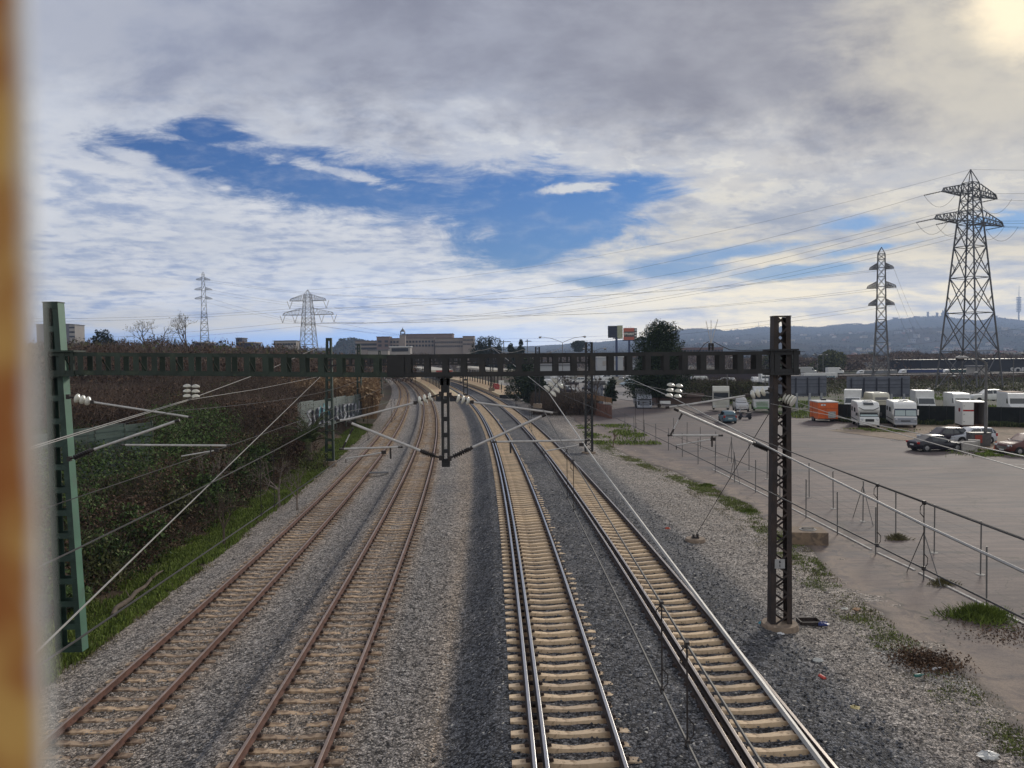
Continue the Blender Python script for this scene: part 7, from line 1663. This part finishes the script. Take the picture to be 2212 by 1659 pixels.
# hoardings on tall posts
c = thing('advertising_hoarding', 'tall hoarding with dark front and pale side panel on a blue post', 'hoarding', tuple(D(1332, 812, 300)), group='advertising hoardings on tall blue posts'); YB = 300
M_BP = mat('blue post', (.025, .04, .10), .5)
def pbox(mb, x0, x1, y0, y1, Y, d): a = D(x0, y0, Y); b = D(x1, y1, Y); mb.box(((a.x + b.x) / 2, Y + d / 2, (a.z + b.z) / 2), (abs(b.x - a.x), d, abs(a.z - b.z)))
mb = MB(); pbox(mb, 1313.3, 1333.2, 704, 729.5, YB, .5); mb.build('front_panel', mat('night blue panel', (.02, .026, .05), .6), c, world=True)
mb = MB(); pbox(mb, 1333.4, 1345.2, 703, 730.5, YB + .2, .5); mb.build('side_panel', mat('pale yellow panel', (.38, .40, .27), .7, var=.15, scale=1), c, world=True)
mb = MB(); a = D(1332, 729, YB); mb.bar((a.x, YB + .6, -1), (a.x, YB + .6, a.z), .8, .8, up=Vector((0, 1, 0))); mb.box((a.x + .6, YB + .6, a.z - .3), (4, .5, .3)); mb.build('post', M_BP, c, world=True)
c = thing('advertising_hoarding', 'tall orange hoarding reading OBRAMAT on a blue post', 'hoarding', tuple(D(1360, 812, YB)), group='advertising hoardings on tall blue posts')
mb = MB(); pbox(mb, 1346.8, 1370, 708.5, 734, YB, .5); mb.build('front_panel', mat('orange panel', (.48, .12, .075), .6), c, world=True)
mb = MB(); pbox(mb, 1370.2, 1376, 709, 734, YB + .1, .5); mb.build('side_strip', mat('dark strip', (.05, .05, .055), .6), c, world=True)
mb = MB(); pbox(mb, 1348.6, 1369.4, 716.2, 727.5, YB - .08, .06); o = mb.build('name_board', mat('grey board', (.09, .085, .08), .6), c, world=True)
p = D(1359, 721.8, YB - .25); L = Vector(c.location); text('lettering', 'OBRAMAT', 1.15, mat('white letters', (.7, .68, .62), .6), o, p - L, ext=.03, bold=.05, sx=.74)
for y in (713, 719, 725, 731): p = D(1373, y, YB - .15); mb = MB(); mb.box(p, (.7, .04, .5)); mb.build('strip_mark', W_PAINT, c, world=True)
a = D(1359.5, 734, YB); mb = MB(); mb.bar((a.x, YB + .6, -1), (a.x, YB + .6, a.z), .75, .75, up=Vector((0, 1, 0))); mb.box((a.x - .2, YB + .6, a.z - .2), (4.6, .5, .3)); mb.build('post', M_BP, c, world=True)
for i in range(3): p = D(1352 + i * 5, 707.5, YB); mb = MB(); mb.bar(p, p + Vector((0, -.8, .3)), .1, .1); mb.build('lamp', M_PLAST, c, world=True)

# ------------------------------------------------------------------ motorway on a low bank and its traffic
def ribbon(name, P, w, z, m):
    V = []; n = 40; 
    for i in range(n + 1): q = P[0].lerp(P[1], i / n); V += [(q.x, q.y - w / 2, z), (q.x, q.y + w / 2, z)]
    Fq = [(2 * i, 2 * i + 2, 2 * i + 3, 2 * i + 1) for i in range(n)]; o = np_mesh(name, np.array(V), np.array(Fq), m); tag(o, kind='structure'); return o
sheet('embankment', [(35, 130), (330, 130), (460, 300), (20, 300)], -.62, mat('rough field', (.045, .048, .025), .95, var=.35, scale=.3, col2=(.10, .075, .05), c2=.14, c2scale=.06), 60, .5, h=lambda X, Y: .9 * np.clip((Y - 225) / 30, 0, 1))
ribbon('motorway', (Vector((50, 268, 0)), Vector((420, 285, 0))), 16, .62, M_ASP)
sheet('far_lot', [(-4, 148), (34, 148), (60, 262), (-10, 262)], -.52, mat('far asphalt', (.19, .175, .17), .9, var=.12, scale=.2), 20, .05)
for i in range(24):
    pass
c = thing('guard_rail', 'long pale guard rail along the motorway bank', 'guard rail', (60, 258, .4)); mb = MB(); mb.bar((0, 0, .7), (330, 14, .7), .08, .35); mb.build('rail', M_GALV, c)
for i in range(60): mb = MB(); mb.bar((i * 5.6, i * .237 + .1, -.3), (i * 5.6, i * .237 + .1, .8), .1, .1, up=Vector((0, 1, 0))); mb.build('post', M_GALV, c)
box_van('white and blue panel van driving on the motorway left of the graffiti wall', D(1803, 808.5, 262), R(2), 5.6, 2.0, 2.3, W_PAINT)
box_van('grey white van on the motorway just right of the brown mast', D(1742, 808, 262), R(2), 6.2, 2.0, 2.4, paint('dull white paint', (.40, .40, .39)))
c = thing('lorry_trailer', 'white box trailer with blue letters behind the hoarding back', 'lorry trailer', tuple(D(1773, 828, 225))); a = D(1737, 826.5, 225); b = D(1809, 826.5, 225); t = D(1770, 808, 225); mb = MB(); mb.box(((a.x + b.x) / 2, 226.2, (a.z + t.z) / 2 + .3), (b.x - a.x, 2.4, t.z - a.z)); mb.build('box', W_PAINT, c, world=True)
p = D(1795, 815, 224.9); text('lettering', 'rcat.', 1.7, mat('teal letters', (.06, .20, .28), .5), c, p - Vector(c.location), ext=.02, bold=.05)
for i in range(3): mb = MB(); q = b + Vector((-1.2 - i * 1.3, 0, -.15)); mb.lathe([(0, .5), (1, .5)], q, q + Vector((0, .3, 0)), 12); mb.build('wheel', M_TYRE, c, world=True)
def artic(label, x0, x1, y0, y1, Y, col, cabx=None, group='lorries on the motorway'):
    a = D(x0, y1, Y); b = D(x1, y0, Y); c = thing('articulated_lorry', label, 'lorry', (a.x, Y, a.z), group=group); m = paint('lorry trailer %.2f %.2f' % col[:2], col, .5); h = b.z - a.z; mb = MB(); mb.box(((a.x + b.x) / 2, Y, a.z + .9 + (h - .9) / 2), (b.x - a.x, 2.4, h - .9)); mb.build('trailer', m, c, world=True)
    mb = MB(); mb.box(((a.x + b.x) / 2, Y - 1.21, b.z - .06), (b.x - a.x, .04, .12)); mb.build('top_rail', M_GALV, c, world=True)
    for i in range(3): q = Vector((b.x - 1.5 - i * 1.3, Y - 1.2, a.z + .5)); mb = MB(); mb.lathe([(0, .5), (1, .5)], q, q + Vector((0, .35, 0)), 12); mb.build('wheel', M_TYRE, c, world=True)
    mb = MB(); mb.prism([(a.x - .4, a.z + .4), (a.x - .4, b.z + .1), (a.x - 1.6, b.z - .1), (a.x - 2.6, b.z - 1.6), (a.x - 2.7, a.z + .4)], Y - 1.2, Y + 1.2); mb.build('cab', W_PAINT, c, world=True)
    mb = MB(); mb.quad((a.x - 1.0, Y - 1.22, a.z + 1.9), (a.x - 2.3, Y - 1.22, a.z + 1.9), (a.x - 1.9, Y - 1.22, b.z - .6), (a.x - 1.0, Y - 1.22, b.z - .6)); mb.build('side_window', M_GLASS, c, world=True)
    q = Vector((a.x - 1.6, Y - 1.2, a.z + .5)); mb = MB(); mb.lathe([(0, .5), (1, .5)], q, q + Vector((0, .35, 0)), 12); mb.build('wheel', M_TYRE, c, world=True); return c
artic('articulated lorry with long dark blue trailer behind the three-armed pylon', 1957, 2033, 797, 814, 274, (.030, .045, .12)); artic('articulated lorry with dark green trailer behind the large pylon', 2050, 2122, 797, 814, 282, (.018, .05, .045))
artic('articulated lorry with grey trailer left of the blue one', 1866, 1935, 799, 813, 278, (.16, .17, .18))

# ------------------------------------------------------------------ trees right of the line
leafy_tree('big dark pine between the hoardings and the brown mast', D(1424, 880, 126), 11.6, 14.2, L_PINE, 60000, .26, 11, trunk_h=.17, shape='dome', name='pine_tree', nl=80, trunk_r=.022)
def at(px, yf, Y, zf=None): p = D(px, yf, Y); return p
for i, (x, yf, yt, Y, w, sh, nm, lb) in enumerate([
    (1052, 800, 729, 330, 17, 'round', 'cypress_grove', 'wide dark cypress grove with spiky tops right of the long beige building'),
    (1126, 800, 732, 310, 4.6, 'column', 'cypress', 'tall pointed cypress right of the wide grove'), (1105, 800, 742, 320, 6, 'column', 'cypress', 'shorter cypress left of the tall pointed one'), (1078, 800, 737, 330, 5, 'column', 'cypress', 'narrow cypress at the right end of the wide grove'),
    (1035, 800, 730, 325, 3.4, 'column', 'cypress', 'thin cypress tip above the left half of the grove'), (1059, 800, 724, 325, 3.0, 'column', 'cypress', 'thinnest and highest cypress tip in the grove'),
    (1133, 868, 770, 150, 9.5, 'egg', 'evergreen_tree', 'broad dark evergreen right of the station platform'), (1158, 872, 800, 140, 6.0, 'egg', 'evergreen_tree', 'lower evergreen in front of the third gantry mast'), (1322, 868, 818, 135, 4.0, 'cone', 'young_conifer', 'small pointed conifer left of the grey lorry'),
    (1251, 760, 737, 600, 12, 'round', 'round_tree', 'single round tree on the skyline right of the tall double lamp')]):
    b = D(x, yf, Y); h = D(x, yt, Y).z - b.z; leafy_tree(lb, b, w, h, L_CYP if 'cyp' in nm else L_PINE, 9000 if w > 5 else 3500, .2 + Y * .0011, 30 + i, shape=sh, name=nm, nl=30 if w > 5 else 16, trunk_h=.06, group=None)
for i, (x, yf, yt, Y, w) in enumerate([(1690, 806, 766, 330, 14), (1785, 804, 764, 330, 12), (1800, 806, 757, 345, 11), (1878, 790, 762, 500, 12), (1960, 800, 766, 480, 13), (2030, 800, 766, 400, 16), (2080, 790, 772, 420, 12), (1920, 795, 770, 450, 15), (1655, 806, 772, 340, 13), (1725, 806, 775, 350, 14), (2110, 785, 760, 520, 13), (1990, 792, 768, 470, 12), (1840, 800, 778, 380, 11)]):
    b = D(x, yf, Y); h = D(x, yt, Y).z - b.z; leafy_tree(['dark round tree behind the brown mast', 'dark tree left of the twin-headed lamps', 'tall dark tree behind the twin-headed lamps', 'dark tree crown right of the three-armed pylon top', 'umbrella-like dark tree left of the large pylon', 'broad grey tree inside the legs of the large pylon', 'low tree at the left leg of the large pylon', 'brownish tree between the two right pylons', 'brownish tree left of the brown mast',
      'greyish tree right of the brown mast', 'small dark tree at the right leg of the large pylon', 'dark crown touching the left leg of the large pylon', 'brown tree above the graffiti wall'][i], b, w, h, L_BRAM2 if i in (0, 1, 2, 3, 4, 11) else L_GREY, 3200, .9, 60 + i, shape='round', nl=18, trunk_h=.1, group='trees in the belt beyond the motorway')
wood('leafless_wood', 26000, (1560, 2300), (330, 620), lambda px, Y: CAM_H + (-8 + 14 * vn(px, px * 0, .03, 3)) / F * Y, L_GREY, 1.0, 16000, L_TWIG, 12, bottom=-.5, tw=.14, tl=3)
wood('leafless_wood', 26000, (880, 1600), (420, 700), lambda px, Y: CAM_H + (2 + 14 * vn(px, px * 0, .03, 5)) / F * Y, L_GREY, 1.1, 16000, L_TWIG, 13, bottom=0, tw=.14, tl=3)
wood('leafless_wood', 16000, (1150, 1290), (110, 135), lambda px, Y: 1.6 + 0 * px, L_BRN, .22, 14000, L_TWIG, 14, bottom=-.5, tw=.04)
wood('evergreen_scrub', 14000, (1480, 1625), (134, 150), lambda px, Y: 3.4 + 0 * px, L_BRAM2, .26, 3000, L_TWIG, 15, bottom=-.5)
wood('field_scrub', 16000, (1560, 2320), (150, 235), lambda px, Y: .9 + 0 * px, L_BRAM2, .45, 5000, L_TWIG, 17, bottom=-.6)
wood('verge_scrub', 12000, (1640, 2300), (215, 235), lambda px, Y: 1.2 + 0 * px, L_BRN, .4, 4000, L_TWIG, 16, bottom=-.5)
for i, (x, yf, Y, h) in enumerate([(1240, 878, 112, 6.0), (1262, 884, 108, 5.2), (1286, 880, 110, 5.6), (1222, 872, 118, 6.2), (1208, 868, 122, 5.0)]): bare_tree(['leafless sapling left of the lattice mast of the second gantry, nearest to it', 'leafless sapling just left of that mast, lowest of the row', 'leafless sapling right of the second lattice mast', 'leafless sapling behind the tilted insulator string', 'leafless sapling at the left end of the row by the brown scrub'][i], D(x, yf, Y), h, .35, M_BARK, seed=80 + i, group='leafless saplings beside the second lattice mast', depth=4)
c = thing('board_fence', 'brown board fence with an orange rail left of the small conifer', 'fence', tuple(G(1300, 898, -.5))); a = G(1270, 893, -.5); b = G(1322, 905, -.5)
for i in range(16): q = a.lerp(b, i / 16); q2 = a.lerp(b, (i + .9) / 16); mb = MB(); mb.bar(q + Vector((0, 0, .9)), q2 + Vector((0, 0, .9)), .05, 1.8); mb.build('board', mat('brown board', (.16, .075, .05), .85, var=.25, scale=2), c, world=True)
mb = MB(); mb.bar(a + Vector((0, .5, 2.5)), b + Vector((0, .5, 2.5)), .08, .7); mb.build('rail', mat('orange brown rail', (.26, .14, .06), .8), c, world=True)
p = G(1325, 965, -.5); bare_tree('dry reddish weed stalks on the path right of the second lattice mast', p, 1.5, .25, mat('red stalk', (.12, .05, .04), .8), seed=3, name='weed_stalks', cat='weeds', depth=4)
wall_p = D(1290, 862, 140); c = building('grey van-like shed with graffiti beside the second lattice mast', 1281, 1303, 829, 862, 138, 3, mat('graffiti shed', (.30, .31, .34), .7, var=.2, scale=3, col2=(.06, .07, .12), c2=.16, c2scale=2), ROOFG, None, name='shed', extend=1)

# ------------------------------------------------------------------ town and woods on the hillside
protos = []
HWALL = [mat('white house wall', (.62, .60, .56), .9), mat('cream house wall', (.42, .36, .27), .9), mat('terracotta house wall', (.30, .17, .12), .9), mat('grey house wall', (.30, .30, .31), .9)]
HROOF = [mat('tile roof', (.22, .10, .07), .9), mat('flat roof', (.35, .34, .33), .9)]
def house(i, w, d, h):
    c = thing('hillside_house', 'small house among trees on the hazy hillside', 'house', (0, 0, 0), group='houses scattered over the hazy hillside'); mb = MB(); mb.box((0, 0, h / 2 - 3), (w, d, h + 6)); mb.build('wall', HWALL[i % 4], c); mb = MB()
    if i % 2: mb.box((0, 0, h + .3), (w + .8, d + .8, .7))
    else: mb.prism([(-d / 2 - .6, h), (0, h + d * .25), (d / 2 + .6, h)], -w / 2 - .5, w / 2 + .5, axis='X')
    mb.build('roof', HROOF[i % 2 if i % 4 else 0], c); mb = MB()
    for x in range(3): mb.box((-w * .3 + x * w * .3, -d / 2 - .05, h * .55), (w * .12, .1, h * .3))
    mb.build('windows', M_BW, c); return c
protos = [house(i, *s) for i, s in enumerate([(14, 10, 7), (20, 12, 9), (11, 10, 6), (26, 12, 12), (16, 11, 8), (34, 12, 7)])]
rg = np.random.default_rng(3); used = 0; k = 0
while used < 190 and k < 4000:
    k += 1; px = rg.uniform(1380, 2290); Y = 1000 + 3200 * rg.random() ** 1.25; X = (px - CX) / F * Y; z = float(hill_height(np.array([X]), np.array([Y]))[0])
    if float(fbm(np.array([X]), np.array([Y]), 1 / 420., 3, 9)[0]) < .47 + (.05 if px < 1650 else -.02): continue
    s = protos[used] if used < 6 else copy_tree(protos[int(rg.integers(0, 6))]); s.location = (X, Y, z); s.rotation_euler = (0, 0, float(rg.uniform(-.8, .8))); used += 1
rg = np.random.default_rng(8); n = 9000; px = rg.uniform(1180, 2330, n); Y = 950 + 5000 * rg.random(n) ** 1.1; X = (px - CX) / F * Y; Z = hill_height(X, Y)
keep = fbm(X, Y, 1 / 160., 4, 2) > .47; X, Y, Z = X[keep], Y[keep], Z[keep]; P = np.repeat(np.stack([X, Y, Z + 2], 1), 5, 0) + rg.normal(size=(len(X) * 5, 3)) * [7, 7, 2.6]; V, Fq = leaves(P, 9.0, rg); o = np_mesh('hillside_wood', V, Fq, leafmat('hill wood leaf', (.014, .020, .012), (.075, .062, .040))); tag(o, kind='stuff')
n = 5000; px = rg.uniform(1400, 2330, n); tz = (px - CX) / F; Y = np.full(n, 5990.) + rg.normal(size=n) * 30; X = tz * Y; P = np.stack([X, Y, hill_height(X, Y) + rg.random(n) * 9 * (fbm(X, Y, 1 / 60., 3, 4) > .5)], 1); V, Fq = leaves(P, 12, rg); o = np_mesh('ridge_wood', V, Fq, MATS['hill wood leaf']); tag(o, kind='stuff')
# low dark wooded hill behind the left-centre pylon
hx = np.linspace(-520, -120, 60); hy2 = np.linspace(1350, 1750, 14)
def mid_hill(X, Y):
    px = CX + X / Y * F; top = np.interp(px, [690, 722, 735, 760, 790, 820, 900, 960, 1000], [0, 28, 47, 49, 42, 41, 28, 10, 0]); return -6 + (top / F * 1550 + 10) * np.clip(1 - ((Y - 1550) / 200) ** 2, 0, 1) + (fbm(X, Y, 1 / 18., 3, 3) - .5) * 4
grid(hx, hy2, mid_hill, 'hill_wooded', M_HILL)
rg = np.random.default_rng(5); n = 5000; X = rg.uniform(-520, -120, n); Y = rg.uniform(1380, 1560, n); P = np.stack([X, Y, mid_hill(X, Y) + rg.random(n) * 4], 1); V, Fq = leaves(P, 5, rg); o = np_mesh('hill_wood', V, Fq, L_CYP); tag(o, kind='stuff')
# landmarks on the ridge
def zr(px): Y = 6000.; X = (px - CX) / F * Y; return Vector((X, Y, float(hill_height(np.array([X]), np.array([Y]))[0])))
STN = mat('church stone', (.16, .15, .15), .9); p = zr(2041); c = thing('hill_church', 'church with a tall central spire on top of the hazy ridge', 'church', tuple(p)); mb = MB(); mb.box((0, 0, 16), (44, 30, 44)); mb.build('nave', STN, c)
mb = MB(); mb.lathe([(0, 11), (.5, 8), (.6, 9), (1, .6)], (0, 0, 36), (0, 0, 78), 8); mb.build('central_spire', STN, c)
for s in (-1, 1): mb = MB(); mb.lathe([(0, 6), (.6, 5), (1, .4)], (s * 17, 0, 30), (s * 17, 0, 62), 8); mb.build('corner_spire', STN, c)
for i, (px, hh, w) in enumerate([(2004, 38, 10), (2024, 30, 12), (1934, 14, 34), (1979, 12, 26), (2148, 16, 40)]):
    p = zr(px); mb = MB(); mb.box((0, 0, hh / 2 - 6), (w, 14, hh + 12)); mb.box((0, 0, hh + .6), (w * 1.25, 16, 4)); o = mb.build('ridge_building', STN); o.location = p; tag(o, ['slim water tower left of the church on the ridge', 'small tower just left of the church on the ridge', 'broad low building at the left shoulder of the ridge', 'low hotel-like block on the ridge left of the slim tower', 'low villa on the ridge between the church and the mast tower'][i], 'building')
p = zr(2200); p = p.copy(); c = thing('telecom_tower', 'slender telecommunications tower on the ridge at the right edge', 'tower', tuple(p)); mb = MB(); mb.tube([(0, 0, -10), (0, 0, 60)], 5, 8); mb.tube([(0, 0, 60), (0, 0, 190)], 6, 8, r2=3); mb.tube([(0, 0, 190), (0, 0, 275)], 2.6, 6, r2=.8); mb.build('shaft', STN, c)
for i in range(9): mb = MB(); mb.lathe([(0, 15), (.2, 17), (.7, 17), (1, 12)], (0, 0, 70 + i * 13), (0, 0, 79 + i * 13), 12); mb.build('platform', STN, c)
p = zr(1639); mb = MB(); mb.tube([(0, 0, -5), (0, 0, 42)], 1.6, 5, r2=.7); o = mb.build('hill_mast', STN); o.location = p; tag(o, 'thin mast on the ridge above the beam end', 'mast')
# tower cranes on the centre skyline
for i, (x, yt, yf, x0, x1) in enumerate([(1088, 738, 752, 1080, 1103), (1139, 737, 748, 1134, 1148)]):
    Y = 1100; a = D(x, yf, Y); b = D(x, yt - 4, Y); c = thing('tower_crane', ['distant tower crane above the cypresses', 'smaller distant tower crane right of the first'][i], 'crane', tuple(a), group='tower cranes on the skyline'); mb = MB(); mb.bar(a - Vector((0, 0, 10)), b, 1.2, 1.2, up=Vector((0, 1, 0))); mb.build('mast', M_PYL, c, world=True); mb = MB(); mb.bar(D(x0, yt, Y), D(x1, yt, Y), 1.0, 1.0); mb.build('jib', M_PYL, c, world=True)

# ------------------------------------------------------------------ rusty railing upright right in front of the lens
def rail_mat():
    m = bpy.data.materials.new('rusty white paint'); m.use_nodes = True; t = NT(m.node_tree); b = m.node_tree.nodes['Principled BSDF']; tc = t.n('ShaderNodeTexCoord'); ob = tc.outputs['Object']
    s = t.n('ShaderNodeSeparateXYZ'); t.link(ob, s.inputs[0]); n1 = t.noise(ob, 160, 5, .6, .5); n2 = t.noise(ob, 60, 4, .6)
    e = t.m('ADD', s.outputs[0], t.m('MULTIPLY', t.m('SUBTRACT', n1, .5), .0016))
    rust = t.mix(t.rng(n2, .38, .62), (.72, .42, .12, 1), (.42, .14, .03, 1)); rust = t.mix(t.rng(n1, .55, .8), rust, (.75, .50, .20, 1))
    t.link(t.mix(t.rng(e, -.0012, -.0004), rust, (.74, .72, .68, 1)), b.inputs['Base Color']); b.inputs['Roughness'].default_value = .75; return m
yb = .085; xr = D(80, 829, yb).x; mb = MB(); w = .012
for (sx, sy, cx, cy) in ((.020, .0014, -.010, 0), (.0035, .020, -.018, .010)): mb.box((cx + 0, cy, 0), (sx, sy, .5))
o = mb.build('railing_post', rail_mat(), bevel=.0004); o.location = (xr, yb, CAM_H); tag(o, 'rust-eaten white railing upright, out of focus at the left edge of the view', 'railing')

# ------------------------------------------------------------------ the air: thin even haze over the whole valley
mb = MB(); mb.box((500, 3250, 200), (16000, 6900, 420)); o = mb.build('haze', None or MATS['white paint']); tag(o, kind='stuff'); o.data.materials.clear()
hm = bpy.data.materials.new('haze'); hm.use_nodes = True; nt = hm.node_tree; nt.nodes.clear(); pv = nt.nodes.new('ShaderNodeVolumePrincipled'); pv.inputs['Color'].default_value = (.52, .68, 1.0, 1); pv.inputs['Density'].default_value = 1.6e-4; pv.inputs['Anisotropy'].default_value = .2
ou = nt.nodes.new('ShaderNodeOutputMaterial'); nt.links.new(pv.outputs[0], ou.inputs['Volume']); o.data.materials.append(hm)
